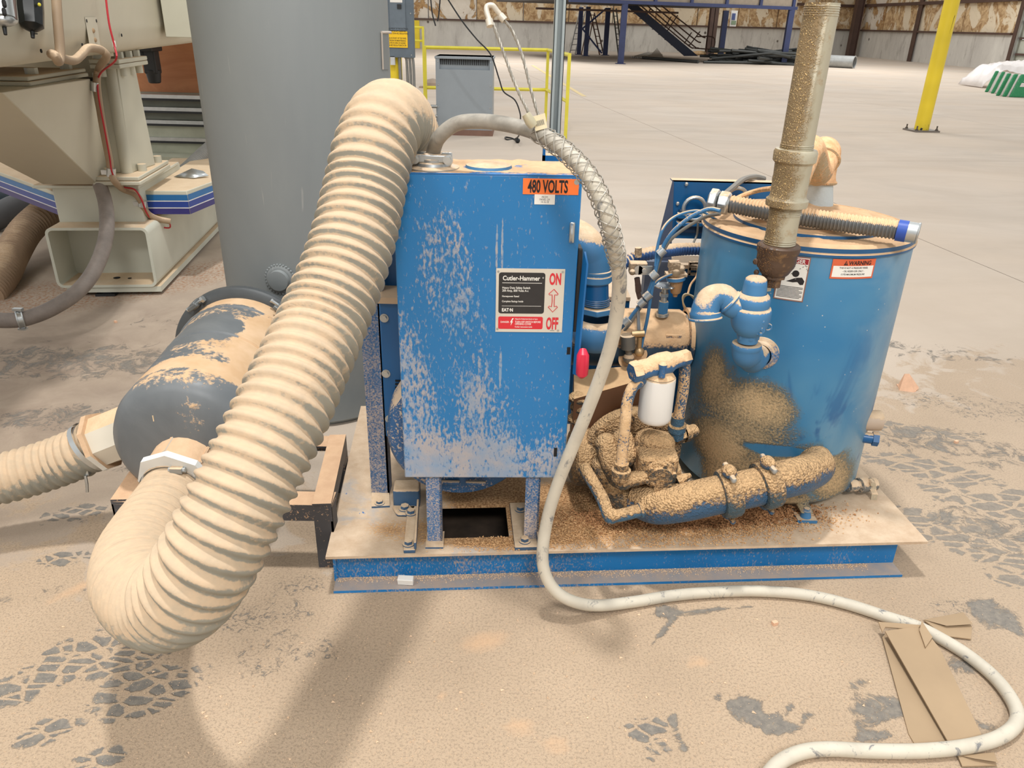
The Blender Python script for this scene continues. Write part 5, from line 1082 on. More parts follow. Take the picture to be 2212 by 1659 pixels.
mb = MB(); mb.smoothlathe(C0, cd, [(.001, -.035), (.06, -.033), (.12, -.026), (.165, -.012), (.187, .008), (Rc, .035), (Rc, .2), (Rc, .302)], 72); mb.lathe(C0, cd, [(Rc, .302), (Rc - .004, .306), (Rc - .004, .31), (Rc + .001, .314), (Rc + .001, .50)], 72); mb.smoothlathe(C0, cd, [(Rc + .001, .50), (Rc + .006, .505), (Rc + .006, .515), (Rc, .52), (Rc + .002, .56), (Rc + .002, .6)], 72); mb.build('shell', M['can'], cn_)
mb = MB(); mb.lathe(C0 + cd * .575, cd, [(Rc, 0), (Rc + .028, .004), (Rc + .034, .010), (Rc + .034, .028), (Rc + .028, .034), (Rc, .036), (.15, .05), (0, .05)], 72); rim = mb.build('clamp_rim', plain('rim_grey', lin(78, 82, 84), .45, .1, .05, 20), cn_)
x, y, _ = frame(cd)
def proj(p):
    q = np.asarray(p) - O0; c = q[0] * np.array([_R[0], _R[1], _R[2]]) + q[1] * _F + q[2] * _U; return W / 2 + c[0] / -c[2] * F, H / 2 - c[1] / -c[2] * F
for px, pyy in ((432, 668), (590, 684)):
    ang = min(np.linspace(0, 2 * math.pi, 360), key=lambda a: math.hypot(proj(C0 + cd * .57 + (Rc + .03) * (math.cos(a) * x + math.sin(a) * y))[0] - px, proj(C0 + cd * .57 + (Rc + .03) * (math.cos(a) * x + math.sin(a) * y))[1] - pyy))
    dr_ = math.cos(ang) * x + math.sin(ang) * y; tn = np.cross(cd, dr_); p = C0 + cd * .565 + (Rc + .026) * dr_
    mb = MB(); R_ = np.stack([tn, cd, dr_], 1)
    mb.cbox(p, (.018, .045, .022), R_); mb.cbox(p - cd * .028, (.036, .012, .014), R_); lug = mb.build('rim_latch', plain('latch_grey', lin(118, 122, 122), .45, .4), cn_, bevel=.003)
    mb = MB(); mb.cyl(p - tn * .03, p + tn * .03, .0055, seg=10); mb.cyl(p + tn * .024, p + tn * .034, .011, seg=6); mb.cyl(p - tn * .03, p - tn * .036, .007, seg=10); mb.build('latch_bolt', M['silver'], lug)
# front outlet fitting (dusty plastic) with white octagonal flange
q0 = pd(432, 985, 2.02); q1 = pd(375, 1052, 1.97); fx_ = nrm(pd(372, 1062, 1.975) - pd(425, 965, 2.10)); q1 = pd(381, 1040, 1.985)
pv = dusty('plastic_fitting', lin(232, 230, 220), .45, up=1.2, side=.12, patch=.35, speck=.15, spk=80, scale=9, lo=.1, hi=.6, dust=lin(198, 164, 130), dust2=lin(208, 176, 142))
mb = MB(); mb.tube([q1 - fx_ * .15, q1 - fx_ * .012], [.086, .088], 24); fit = mb.build('outlet_fitting', pv, cn_)
mb = MB(); mb.tube([q1 - fx_ * .012, q1 + fx_ * .006], .100, 8, smooth=False); mb.build('octagonal_flange', dusty('flange_white', lin(238, 238, 232), .4, up=.35, side=-.1, patch=.4, speck=.1, scale=8), fit)
for a in (.7, 1.8): x2, y2, _ = frame(fx_); d_ = math.cos(a) * x2 + math.sin(a) * y2; mb = MB(); mb.prism([q1 - fx_ * .14 + d_ * .084, q1 - fx_ * .02 + d_ * .086, q1 - fx_ * .02 + d_ * .091, q1 - fx_ * .14 + d_ * .089], np.cross(d_, fx_) * .006); mb.build('moulded_rib', pv, fit)
cp0 = Pm[2]; mb = MB(); tq = nrm(Pm[14] - Pm[4]); mb.tube([Pm[8], Pm[8] + tq * .014], .084, 40, caps=False); x3, y3, _ = frame(tq); cc_ = Pm[8] + tq * .007 + V(.03, -.02, .078)
mb.cbox(cc_, (.03, .018, .014)); cl_ = mb.build('worm_clamp', M['zinc'], bh)
mb = MB(); mb.cyl(cc_ - V(.02, 0, 0), cc_ + V(.022, 0, 0), .007, seg=8); mb.build('clamp_screw', M['silver'], cl_)
# left outlet fitting
l0 = pd(290, 925, 2.14); l1 = pd(222, 952, 2.15); lx = nrm(l1 - l0)
mb = MB(); mb.tube([l0, l1 - lx * .002], [.074, .074], 8, smooth=False); ft2 = mb.build('side_fitting', dusty('side_fitting_white', lin(224, 216, 198), .45, up=.9, side=.1, patch=.35, speck=.1, scale=9, dust=lin(208, 176, 140), dust2=lin(220, 192, 156)), cn_)
mb = MB(); mb.tube([l1 - lx * .003, l1 + lx * .012], .086, 8, smooth=False); mb.build('octagonal_flange', pv, ft2)
mb = MB(); mb.cyl(l1, l1 + lx * .06, .066, seg=32); mb.build('rubber_cuff', plain('cuff_grey', lin(120, 112, 104), .6), ft2)
mb = MB(); c = C0 - cd * .03 + V(-.055, -.0, .09); mb.cbox(c, (.003, .006, .03)); mb.build('rivet_tab', plain('tan_mark', lin(220, 196, 160), .6), cn_)
# frame
fz = .2; fm = dusty('angle_iron_frame', lin(74, 74, 78), .55, up=1.4, side=.14, patch=.45, speck=.9, spk=170, scale=10, dust=lin(204, 166, 132), dust2=lin(214, 178, 142))
FL = pz(240, 1088, fz); FR = pz(716, 1096, fz); FRb = pz(748, 946, fz); FLb = FRb + (FL - FR)
fr_ = thing('canister_frame', 'low black steel frame under the filter canister, coated in sawdust', 'frame', V(FL[0], FL[1], 0))
def bar(p, q, w, h, nm, side):
    t = nrm(q - p); n = V(-t[1], t[0], 0) * side; mb = MB(); mb.prism([p, q, q + n * w, p + n * w], (0, 0, .006)); mb.prism([p + V(0, 0, -h), q + V(0, 0, -h), q + V(0, 0, 0), p], n * .006); return mb.build(nm, fm, fr_)
bar(FL, FR, .065, .045, 'front_rail', 1); bar(FRb, FLb, .065, .045, 'rear_rail', 1); dz_ = V(0, 0, .0065); bar(FR + dz_, FRb + dz_, .05, .045, 'side_rail', 1); bar(FLb + dz_, FL + dz_, .05, .045, 'side_rail', 1)
mid0 = FL + (FLb - FL) * .5; mid1 = FR + (FRb - FR) * .5
for m_ in (): bar(FL + (FLb - FL) * m_, FR + (FRb - FR) * m_, .06, .03, 'cross_rail', 1)
for p, s1, s2 in ((FL, 1, 1), (FR, -1, 1), (FRb, -1, -1), (FLb, 1, -1)):
    mb = MB(); p = V(p[0], p[1], 0); mb.box(p + V(min(0, s1 * .05), min(0, s2 * .005), 0), p + V(max(0, s1 * .05), max(0, s2 * .005), fz - .002)); mb.box(p + V(min(0, s1 * .005), min(0, s2 * .05), 0), p + V(max(0, s1 * .005), max(0, s2 * .05), fz - .002)); mb.build('leg', fm, fr_)
# ================================================================== OIL RESERVOIR TANK
TB_ = V(.802, 2.12, ZD); rT = .276; zT = .90
t = NT('reservoir_paint'); g = t.n('ShaderNodeNewGeometry'); sx = t.n('ShaderNodeSeparateXYZ'); t.L(g.outputs['Normal'], sx.inputs[0])
sp_ = t.n('ShaderNodeSeparateXYZ'); t.L(t.P, sp_.inputs[0]); Zc, Xc = sp_.outputs[2], sp_.outputs[0]
A = t.noise(6, 4, .6, .6); B = t.noise(170, 3, .7); C = t.noise(2.5, 3); 
base = t.mix(t.mr(C, .35, .65), lin(48, 124, 174), lin(86, 146, 182))
base = t.mix(t.math('MULTIPLY', t.mr(t.math('MULTIPLY_ADD', t.math('SUBTRACT', A, .5), .4, Xc), .08, .26), .55), base, lin(150, 178, 190))       # haze of dust on the right flank
sw_ = t.mr(t.noise(3.2, 4, .7, 1.4, t.mapv((1, 1, .6))), .54, .60, 0, .75); base = t.mix(t.math('MULTIPLY', sw_, t.mr(Zc, .62, .3)), base, lin(22, 92, 150))
def tw(px, py):
    r = ray(px, py); d = r[:2]; o = O0[:2] - TB_[:2]; A_ = d @ d; B_ = 2 * d @ o; C_ = o @ o - rT * rT; s = (-B_ - math.sqrt(max(0, B_ * B_ - 4 * A_ * C_))) / (2 * A_); return O0 + r * s
c = None
for (px, py), r_, amt in (((1600, 930), (.2, .4, .2), .8), ((1640, 1010), (.3, .4, .13), .75), ((1560, 860), (.10, .35, .15), .8), ((1640, 880), (.15, .4, .12), 1.2), ((1560, 960), (.12, .3, .14), 1.3), ((1540, 830), (.045, .2, .16), .9), ((1740, 1010), (.2, .3, .10), 1.2), ((1800, 1040), (.12, .3, .12), .9), ((1640, 1080), (.3, .4, .07), 1.0), ((1545, 1000), (.06, .3, .2), .8)):
    b = t.math('MULTIPLY', t.blob(tuple(tw(px, py) - TB_), r_, 0, .1), amt * 1.25); c = b if c is None else t.math('MAXIMUM', c, b)
wipe = None
for (px, py), r_, rot in (((1680, 975), (.13, .4, .022), 0), ((1770, 860), (.03, .4, .09), 0), ((1805, 960), (.045, .4, .05), 0)):
    b = t.blob(tuple(tw(px, py) - TB_), r_, 0, .4); wipe = b if wipe is None else t.math('MAXIMUM', wipe, b)
s_ = t.math('MULTIPLY_ADD', t.math('SUBTRACT', A, .5), 1.1, c); s_ = t.math('MULTIPLY_ADD', wipe, -1.0, s_)
cov = t.mr(t.math('MULTIPLY_ADD', t.math('SUBTRACT', B, .5), 1.5, s_), .40, .75)
cr = t.mix(t.mr(t.math('MULTIPLY_ADD', t.math('SUBTRACT', B, .5), 1.6, t.math('MULTIPLY', s_, .6)), .25, .95), lin(112, 108, 90), lin(212, 184, 142))
col = t.mix(t.math('MULTIPLY', t.mr(s_, .2, .55), .6), base, lin(110, 116, 104)); col = t.mix(cov, col, cr)
ring = t.math('MULTIPLY', t.mr(Zc, .70, .77), t.mr(A, .4, .7)); col = t.mix(t.math('MULTIPLY', ring, .5), col, lin(150, 160, 164))
spk = t.mr(t.vor(38), .05, .07, .8, 0); col = t.mix(t.math('MULTIPLY', spk, t.mr(B, .45, .55)), col, lin(220, 214, 200))
t.bump(t.math('MULTIPLY', cov, B), .7, .004); t.fin(col, t.mr(cov, 0, 1, .36, .9)); M['res'] = t.m
rs = thing('oil_reservoir', 'blue upright oil reservoir tank with red and orange warning stickers', 'tank', TB_)
mb = MB(); mb.lathe(TB_ + V(0, 0, .012), (0, 0, 1), [(0, 0), (.2, 0), (.26, .012), (rT, .03), (rT, zT - ZD - .03)], 96); mb.build('shell', M['res'], rs)
topm = dusty('tank_rim', lin(36, 100, 152), .4, up=1.3, side=.12, patch=.25, speck=.4, spk=140, scale=10, lo=.35, hi=.8, dust=lin(208, 174, 136), dust2=lin(196, 162, 126))
mb = MB(); mb.lathe(TB_ + V(0, 0, zT - ZD - .026), (0, 0, 1), [(rT, 0), (rT + .005, .002), (rT + .006, .008), (rT + .002, .012), (rT + .003, .016), (rT + .005, .024), (rT, .030), (rT - .008, .032), (rT - .012, .026), (0, .026)], 96); mb.build('rolled_rim', topm, rs)
LC = TB_ + V(.0, -.01, zT - ZD + .0); lidr = .2
mb = MB(); mb.lathe(LC, (0, 0, 1), [(lidr, 0), (lidr, .012), (lidr - .006, .014), (0, .014)], 72); lid = mb.build('lid', topm, rs)
# drifts of sawdust on the tank top
nx, ny = 96, 26; vs = []; fs = []
for i in range(nx):
    for j in range(ny):
        a = 2 * math.pi * i / nx; r = .0 + (rT - .004) * j / (ny - 1); x_, y_ = r * math.cos(a), r * math.sin(a)
        n_ = math.sin(31 * x_ + 4) * math.cos(27 * y_) + .7 * math.sin(61 * x_ - 50 * y_) + .4 * math.sin(120 * y_ + 80 * x_)
        h = .016 if r < lidr - .004 else .002
        e_ = max(0, 1 - (r / rT) ** 6); z = h + .007 * e_ * (.55 + .4 * n_) + random.uniform(0, .0012)
        if abs(r - lidr) < .007: z = .004
        vs.append(LC + V(x_, y_ + (.01 * j / ny), z))
for i in range(nx):
    for j in range(ny - 1): a = i * ny + j; b = ((i + 1) % nx) * ny + j; fs.append((a, b, b + 1, a + 1))
mb = MB(); mb.add(vs, fs, True); mb.build('settled_sawdust', dusty('drift_dust', lin(210, 172, 132), .95, up=.3, side=.1, patch=.5, speck=.3, spk=90, scale=30, dust=lin(212, 178, 140), dust2=lin(196, 160, 122)), rs, kind='stuff')
def tp(x, y, l, a0=0.0):                                         # wall coordinates: x along the wall from angle a0, y height above the foot
    a = a0 + x / rT; return TB_ + V(math.cos(a) * (rT + l), math.sin(a) * (rT + l), y)
def tang(px, py): p = tw(px, py) - TB_; return math.atan2(p[1], p[0]), p[2]
# warning sticker
aL_, zL_ = tang(1790, 600); aR_, zR_ = tang(1893, 557); aM = (aL_ + aR_) / 2; wl_ = (aR_ - aL_) * rT * .98
fr = lambda x, y, l: tp(x, y, .0012 + l, aM)
zc0 = tang(1842, 602)[1]; zc1 = tang(1842, 560)[1]; hw = wl_ / 2
ors = plain('warning_orange', lin(216, 100, 62), .5, 0, .02)
mb = MB(); sheet(mb, fr, -hw, zc0, hw, zc1, 0, .0008, 10); wsn = mb.build('warning_sticker', ors, rs)
hh = zc1 - zc0; mb = MB(); sheet(mb, fr, -hw + .004, zc0 + hh * .09, hw - .004, zc0 + hh * .66, .0009, .0002, 10); mb.build('white_field', M['paper'], wsn)
lettering('lettering', 'WARNING', M['ink'], wsn, fr, hh * .30, (-hw + wl_ * .36, zc0 + hh * .71), .82, .02, lift=.0014)
mb = MB(); poly2(mb, fr, [(-hw + wl_ * .25, zc0 + hh * .70), (-hw + wl_ * .34, zc0 + hh * .70), (-hw + wl_ * .295, zc0 + hh * .93)], .0014); mb.build('alert_triangle', M['ink'], wsn)
lettering('lettering', '!', ors, wsn, fr, hh * .2, (-hw + wl_ * .284, zc0 + hh * .72), 1, .02, lift=.0018)
for k, s_ in enumerate(('THIS IS NOT A PRESSURE VESSEL', '- OIL RESERVOIR ONLY -', '15 PSI MAXIMUM PRESSURE')): lettering('lettering', s_, M['ink'], wsn, fr, hh * .125, (0, zc0 + hh * (.52 - .165 * k)), .83, .012, 'CENTER', lift=.0014)
# danger sticker
aL_, _ = tang(1678, 600); aR_, _ = tang(1744, 600); aM2 = (aL_ + aR_) / 2; w2 = (aR_ - aL_) * rT; z0_ = tang(1705, 649)[1]; z1_ = tang(1705, 551)[1]; H2 = z1_ - z0_; hw2 = w2 / 2
fr2_ = lambda x, y, l: tp(x, y, .0012 + l, aM2)
mb = MB(); sheet(mb, fr2_, -hw2, z0_, hw2, z1_, 0, .0008, 8); ds = mb.build('danger_sticker', plain('danger_border', lin(150, 110, 96), .6), rs)
mb = MB(); sheet(mb, fr2_, -hw2 + .003, z0_ + .003, hw2 - .003, z1_ - .003, .0009, .0002, 8); mb.build('white_field', M['paper'], ds)
mb = MB(); sheet(mb, fr2_, -hw2 + .004, z1_ - H2 * .16, hw2 - .004, z1_ - .005, .0012, .0002, 8); mb.build('red_field', plain('deep_red', lin(158, 30, 44), .5), ds)
lettering('lettering', 'DANGER', M['paper'], ds, fr2_, H2 * .125, (0, z1_ - H2 * .145), .85, .02, 'CENTER', lift=.0016)
g2 = lambda x, y: (x * hw2, z0_ + y * H2)
mb = MB(); poly2(mb, fr2_, [g2(.2 + .24 * math.cos(k * .52), .62 + .075 * math.sin(k * .52)) for k in range(12)], .0014); poly2(mb, fr2_, [g2(-.35, .43), g2(-.1, .47), g2(.25, .53), g2(.65, .55), g2(.85, .47), g2(.8, .39), g2(.6, .38), g2(.4, .44), g2(.1, .42)], .0014)
for k in range(26):
    x_, y_ = random.uniform(-.75, .9), random.uniform(.52, .8)
    if x_ > 0 and y_ < .7: continue
    poly2(mb, fr2_, [g2(x_, y_), g2(x_ + .1, y_ + .012), g2(x_ + .06, y_ + .03)], .0014)
mb.build('hazard_pictogram', M['ink'], ds)
for k in range(9): mb = MB(); mb_w = random.uniform(.6, .84); sheet(mb, fr2_, -hw2 * .84, z0_ + H2 * (.31 - .03 * k), hw2 * (mb_w if k % 3 == 2 else .84), z0_ + H2 * (.322 - .03 * k), .0013, .0001, 6); mb.build('print_line', M['ink'], ds)
# feet, side plug, drain valve
fp = tw(1735, 1088); c = pz(1737, 1120, ZD); mb = MB(); mb.cbox(c + V(0, .04, .055), (.034, .03, .05)); mb.cbox(c + V(0, .012, .028), (.034, .05, .006)); ft = mb.build('foot_bracket', M['res'], rs, bevel=.003)
mb = MB(); mb.cbox(c + V(0, -.005, .006), (.055, .04, .010)); mb.cyl(c + V(0, -.005, .010), c + V(0, -.005, .034), .016, .010, 14); hexbolt(mb, c + V(0, -.005, .030), (0, 0, 1), .009, .008); mb.build('foot_bolt', M['blue_pipe'], ft)
c = tw(1868, 945); d = nrm(V(1, -.25, 0)); mb = MB(); mb.cyl(c - d * .01, c + d * .03, .016, seg=16); mb.cyl(c + d * .02, c + d * .036, .021, seg=6, smooth=False); mb.build('side_plug', M['blue_clean'], rs)
c = tw(1872, 918) + V(0, .03, .0); mb = MB(); mb.cyl(c, c + V(.05, .0, .0), .03, seg=16); mb.build('side_boss', dusty('boss', lin(190, 170, 150), .6, up=.8), rs)
dv = thing('drain_valve', 'dusty ball valve with hanging lever at the right foot of the blue tank', 'valve', pz(1860, 1052, ZD))
v0 = tw(1838, 1050); v0 = V(v0[0] - .01, v0[1], v0[2]); v1 = py_(1905, 1045, v0[1] + .04); vm = dusty('valve_dust', lin(120, 122, 120), .5, .3, up=1, side=.35, patch=.4, speck=.5, scale=16)
vd = nrm(v1 - v0); mb = MB(); mb.lathe(v0, vd, [(0, 0), (.018, 0), (.018, .03), (.014, .03), (.014, .04), (.022, .042), (.024, .055), (.022, .07), (.016, .072), (.016, .085), (.02, .086), (.02, .1), (0, .1)], 20); mb.build('body', vm, dv)
hv = v0 + vd * .075 + V(0, -.018, .02); mb = MB(); mb.cyl(hv + V(0, .01, 0), hv - V(0, .012, 0), .008, seg=6); P = [hv, hv + V(.006, -.006, -.02), hv + V(.012, -.012, -.035), hv + V(.012, -.02, -.1)]
for a_, b_ in zip(P[:-1], P[1:]): mb.prism([a_ + V(-.009, 0, 0), a_ + V(.009, 0, 0), b_ + V(.011, 0, 0), b_ + V(-.007, 0, 0)], V(0, .003, 0))
mb.build('lever', dusty('lever_dust', lin(190, 176, 150), .6, up=1, side=.3), dv)

# flexible conduit lying over the tank
fcm = dusty('flexible_metal_conduit', lin(128, 130, 130), .4, .5, up=1.3, side=-.05, patch=.25, speck=.4, spk=150, scale=12, lo=.2, hi=.75, dust=lin(228, 192, 152), dust2=lin(214, 180, 140))
a = pz(1575, 440, .957); b = pz(1938, 497, .945); P = catmull([a, a + (b - a) * .3 + V(0, 0, -.004), a + (b - a) * .65 + V(0, 0, -.003), b], 12); Q, rr = ribbed(P, .024, .0085, .0032, 28, 6)
fc = MB().tube(Q, rr, 32).build('flexible_conduit', fcm, origin=(a + b) / 2 - V(0, 0, .03)); tag(fc, 'ribbed grey flexible conduit lying across the dusty top of the blue tank', 'conduit')
t_ = nrm(b - a); bd_ = plain('blue_ring', lin(42, 78, 164), .4, 0, .03)
mb = MB(); mb.cyl(b, b + t_ * .022, .0255, seg=32); mb.build('blue_ring', bd_, fc)
mb = MB(); mb.tube([b + t_ * .022, b + t_ * .046], .0245, 32, caps=False); mb.tube([b + t_ * .046, b + t_ * .022], .021, 32, caps=False); mb.torus(b + t_ * .046, t_, .0235, .0025, 32, 8); mb.build('end_ferrule', M['silver'], fc)
mb = MB(); mb.cyl(b + t_ * .024, b + t_ * .027, .021, seg=24); mb.build('ferrule_bore', M['dark'], fc)
fz_ = dusty('fitting_zinc', lin(206, 210, 210), .25, .8, up=.7, side=-.12, patch=.5, speck=.2, scale=18)
mb = MB(); mb.lathe(a - t_ * .026, t_, [(.020, 0), (.031, .001), (.031, .024), (.027, .028), (.025, .03)], 8, smooth=False); mb.build('gland_nut', fz_, fc, bevel=.002)
mb = MB(); mb.lathe(a - t_ * .054, t_, [(0, 0), (.024, .0), (.034, .004), (.034, .022), (.026, .026)], 8, smooth=False); mb.build('lock_nut', fz_, fc, bevel=.002)

# tall rusty pipe stack with tee, elbow back to the tank
YS_ = 1.80; sq = lambda x, y, d=0: py_(x, y, YS_ + d)
s0, s1 = sq(1668, 612), sq(1777, 8); sxp = lambda y: s0 + (s1 - s0) * ((y - s0[2]) / (s1[2] - s0[2]))
ps_ = thing('rusty_pipe_stack', 'tall rusty galvanised vertical pipe with a tee above the blue tank', 'pipe', s0)
def zy(y, x=1710): return sq(x, y)[2]
Zs = {k: zy(v, x) for k, v, x in (('top', 6, 1778), ('th', 36, 1775), ('c1t', 322, 1712), ('c1b', 347, 1712), ('c2t', 424, 1700), ('c2b', 445, 1700), ('c3t', 527, 1682), ('c3b', 545, 1682), ('rb', 592, 1675), ('pb', 616, 1668))}
S_ = lambda z: V(s0[0] * 0 + sxp(z)[0], sxp(z)[1], z)
def threads(mb, z0, z1, r):
    n = max(2, int((z1 - z0) / .004)); 
    for k in range(n): mb.torus(S_(z0 + (k + .5) * (z1 - z0) / n), (0, 0, 1), r, .0016, 28, 5)
mb = MB(); mb.tube([S_(Zs['c1t']), S_(Zs['top'])], .0355, 36, caps=False); mb.tube([S_(Zs['top']), S_(Zs['c1t'])], .031, 36, caps=False); mb.lathe(S_(Zs['top']), (0, 0, 1), [(.031, 0), (.0355, 0)], 36); mb.build('upper_pipe', M['rust'], ps_)
mb = MB(); threads(mb, Zs['th'], Zs['top'] - .004, .0352); mb.build('pipe_thread', M['rust'], ps_)
mb = MB(); threads(mb, Zs['c1t'], Zs['c1t'] + .012, .0355); mb.build('pipe_thread', M['rust'], ps_)
mb = MB(); mb.smoothlathe(S_(Zs['c2b']), S_(Zs['c1t']) - S_(Zs['c2b']), [(.036, 0), (.0465, .001), (.0475, .006), (.0475, .016), (.042, .02), (.0405, .026), (.0405, .07), (.0415, Zs['c1b'] - Zs['c2b'] - .006), (.0475, Zs['c1b'] - Zs['c2b']), (.048, Zs['c1t'] - Zs['c2b'] - .006), (.045, Zs['c1t'] - Zs['c2b']), (.036, Zs['c1t'] - Zs['c2b'] + .001)], 40); mb.build('tee_fitting', M['rust'], ps_)
mb = MB(); mb.tube([S_(Zs['c3t']), S_(Zs['c2b'])], .0355, 36); threads(mb, Zs['c3t'], Zs['c3t'] + .015, .0355); threads(mb, Zs['c2b'] - .02, Zs['c2b'], .0355); mb.build('nipple', M['rust'], ps_)
mb = MB(); mb.smoothlathe(S_(Zs['rb']), S_(Zs['c3t']) - S_(Zs['rb']), [(.02, -.001), (.03, 0), (.034, .004), (.038, .012), (.044, .022), (.0465, .034), (.0465, Zs['c3t'] - Zs['rb'] - .022), (.0495, Zs['c3t'] - Zs['rb'] - .018), (.05, Zs['c3t'] - Zs['rb'] - .004), (.046, Zs['c3t'] - Zs['rb']), (.03, Zs['c3t'] - Zs['rb'] + .001)], 36); mb.build('reducing_coupling', M['rust_dark'], ps_)
mb = MB(); mb.cyl(S_(Zs['pb']) + V(0, 0, -.002), S_(Zs['rb']), .021, seg=8, smooth=False); mb.cyl(S_(Zs['rb'] - .008), S_(Zs['rb'] + .004), .029, seg=8, smooth=False); mb.build('plug', M['rust_dark'], ps_)
mb = MB(); c = sq(1636, 572); mb.cyl(c, c + V(.03, 0, .002), .005, seg=8); mb.ball(sq(1633, 565), .008, 8); mb.ball(sq(1634, 588), .007, 8); mb.build('lug_bolt', M['rust_dark'], ps_)
# branch: from the tee up and back to an elbow above the tank, then down
bz = (Zs['c1b'] * .45 + Zs['c2t'] * .55); bs = S_(bz); pt_ = pz(1771, 446, zT + .012); el = py_(1782, 330, pt_[1])
dm2 = dusty('branch_pipe_dust', lin(176, 160, 130), .6, up=1.1, side=.42, patch=.3, speck=.3, spk=120, scale=14, lo=-.1, hi=.6, dust=lin(232, 190, 146), dust2=lin(206, 158, 112), bump=.7)
P = catmull([bs, bs + V(.045, .09, .012), bs + V(.11, .22, .04), V(el[0] - .055, el[1] - .12, el[2] - .035), V(el[0] - .015, el[1] - .03, el[2] + .002), V(el[0] + .002, el[1] + .015, el[2] - .03), V(el[0] + .003, pt_[1] + .01, el[2] - .085)], 8)
rb_ = np.interp(np.linspace(0, 1, len(P)), [0, .15, .55, .62, .72, .95, 1], [.042, .0365, .0365, .045, .046, .043, .047]); mb = MB(); mb.tube(P, rb_, 32); br = mb.build('branch_elbow', dm2, ps_)
mb = MB(); e_ = P[-1]; mb.torus(e_, P[-1] - P[-2], .044, .006, 32, 8); mb.torus(P[int(len(P) * .6)], P[int(len(P) * .6) + 1] - P[int(len(P) * .6)], .043, .006, 32, 8); mb.build('elbow_collar', dm2, br)
gp2 = clumpy('galvanised_stub', lin(186, 196, 198), side=.0, up=.1, spk=60, dark=lin(168, 118, 72), dustc=lin(206, 150, 100), patch=1.0, scale=8, bump=.3)
mb = MB(); mb.cyl(V(pt_[0], pt_[1], zT), e_, .0385, seg=32); mb.build('stub_pipe', gp2, ps_)
# bronze style hanging tag under the plug
c = sq(1661, 622, .0); mb = MB(); mb.prism([c + V(-.008, 0, .02), c + V(.006, 0, .02), c + V(.006, 0, -.008), c + V(-.006, 0, -.01)], V(0, .002, 0)); mb.build('hanging_tag', plain('cream_tab', lin(226, 216, 190), .6), ps_)

# ------------------------------------------------------------------ blue check valve on the tank front
YV = 1.76; vq = lambda x, y, d=0: py_(x, y, YV + d); up = V(0, 0, 1)
cv = thing('check_valve', 'blue cast check valve with elbow outlets on the tank front', 'valve', vq(1615, 770)); bpm = M['blue_pipe']
v_ = lambda x, y: vq(x, y)
ax0 = vq(1612, 752); ax1 = vq(1634, 600); ax1 = V(ax1[0], ax1[1], ax1[2]); axx = nrm(ax1 - ax0); Lx = np.linalg.norm(ax1 - ax0); hx = lambda y: (vq(1620, y)[2] - ax0[2]) / axx[2]
mb = MB(); mb.smoothlathe(ax0, axx, [(.001, hx(598)), (.019, hx(598)), (.0245, hx(602)), (.027, hx(612)), (.0295, hx(640))], 32); mb.smoothlathe(ax0, axx, [(.030, hx(632)), (.037, hx(638)), (.0405, hx(645)), (.0405, hx(658)), (.0395, hx(664))], 32); mb.build('bonnet', bpm, cv)
mb = MB(); mb.smoothlathe(ax0, axx, [(.036, hx(658)), (.044, hx(663)), (.0470, hx(670)), (.0472, hx(684)), (.0455, hx(698)), (.042, hx(707)), (.034, hx(717)), (.026, hx(722)), (.0245, hx(738))], 36); mb.build('body', bpm, cv)
mb = MB(); mb.lathe(ax0, axx, [(.0255, hx(719)), (.028, hx(721)), (.028, hx(729)), (.0255, hx(731))], 6, smooth=False); mb.build('body_nut', bpm, cv)
# side branch to elbow opening downward
jb = ax0 + axx * hx(672); P = catmull([jb, vq(1582, 658, .01), vq(1560, 640, .015), vq(1536, 645, .01), vq(1524, 668, 0), vq(1524, 688, -.005)], 8)
mb = MB(); mb.tube(P, np.interp(np.linspace(0, 1, len(P)), [0, .25, .32, .45, .85, .86, 1], [.034, .031, .031, .0295, .034, .037, .0375]), 32, caps=False); sb_ = mb.build('side_elbow', bpm, cv)
mb = MB(); mb.torus(P[10], P[11] - P[10], .031, .0045, 32, 8); mb.torus(P[-1], P[-1] - P[-2], .036, .004, 32, 8); mb.build('elbow_collar', bpm, sb_)
mb = MB(); mb.cyl(P[-4], P[-3], .033, seg=24); mb.build('elbow_bore', M['dark'], sb_)
for x_, y_ in ((1648, 696), (1645, 711), (1643, 722)): mb = MB(); mb.ball(vq(x_, y_, -.041), .0048, 8); mb.build('stud', bpm, cv)
mb = MB(); mb.torus(vq(1659, 707, -.028), V(0, -1, 0), .008, .0022, 16, 6); mb.build('eye_ring', bpm, cv)
mb = MB(); mb.prism([vq(1637, 700, -.04), vq(1650, 693, -.04), vq(1653, 716, -.04), vq(1644, 726, -.04), vq(1634, 722, -.04)], V(0, .01, 0)); mb.build('side_lug', bpm, cv)
# lower elbow into the tank wall
tw0 = tw(1646, 762); P = catmull([ax0 + axx * hx(742), ax0 + axx * hx(756), ax0 + axx * hx(768) + V(.004, .004, 0), V(ax0[0] + .02, ax0[1] + .03, ax0[2] + hx(774)), (V(ax0[0] + .045, ax0[1] + .07, tw0[2])), tw0 + V(.004, .02, 0)], 8)
mb = MB(); mb.tube(P, np.interp(np.linspace(0, 1, len(P)), [0, .05, .12, .15, 1], [.0350, .0365, .0365, .0345, .0315]), 32); mb.build('lower_elbow', bpm, cv)
dn = nrm(V(tw0[0] - TB_[0], tw0[1] - TB_[1], 0)); mb = MB(); mb.lathe(tw0 - dn * .004, dn, [(.045, 0), (.044, .008), (.036, .012), (.034, .022), (.03, .024)], 32); mb.build('tank_boss', dusty('boss_dust', lin(60, 112, 160), .5, up=1, side=.5, patch=.3, speck=.4, scale=14), cv)

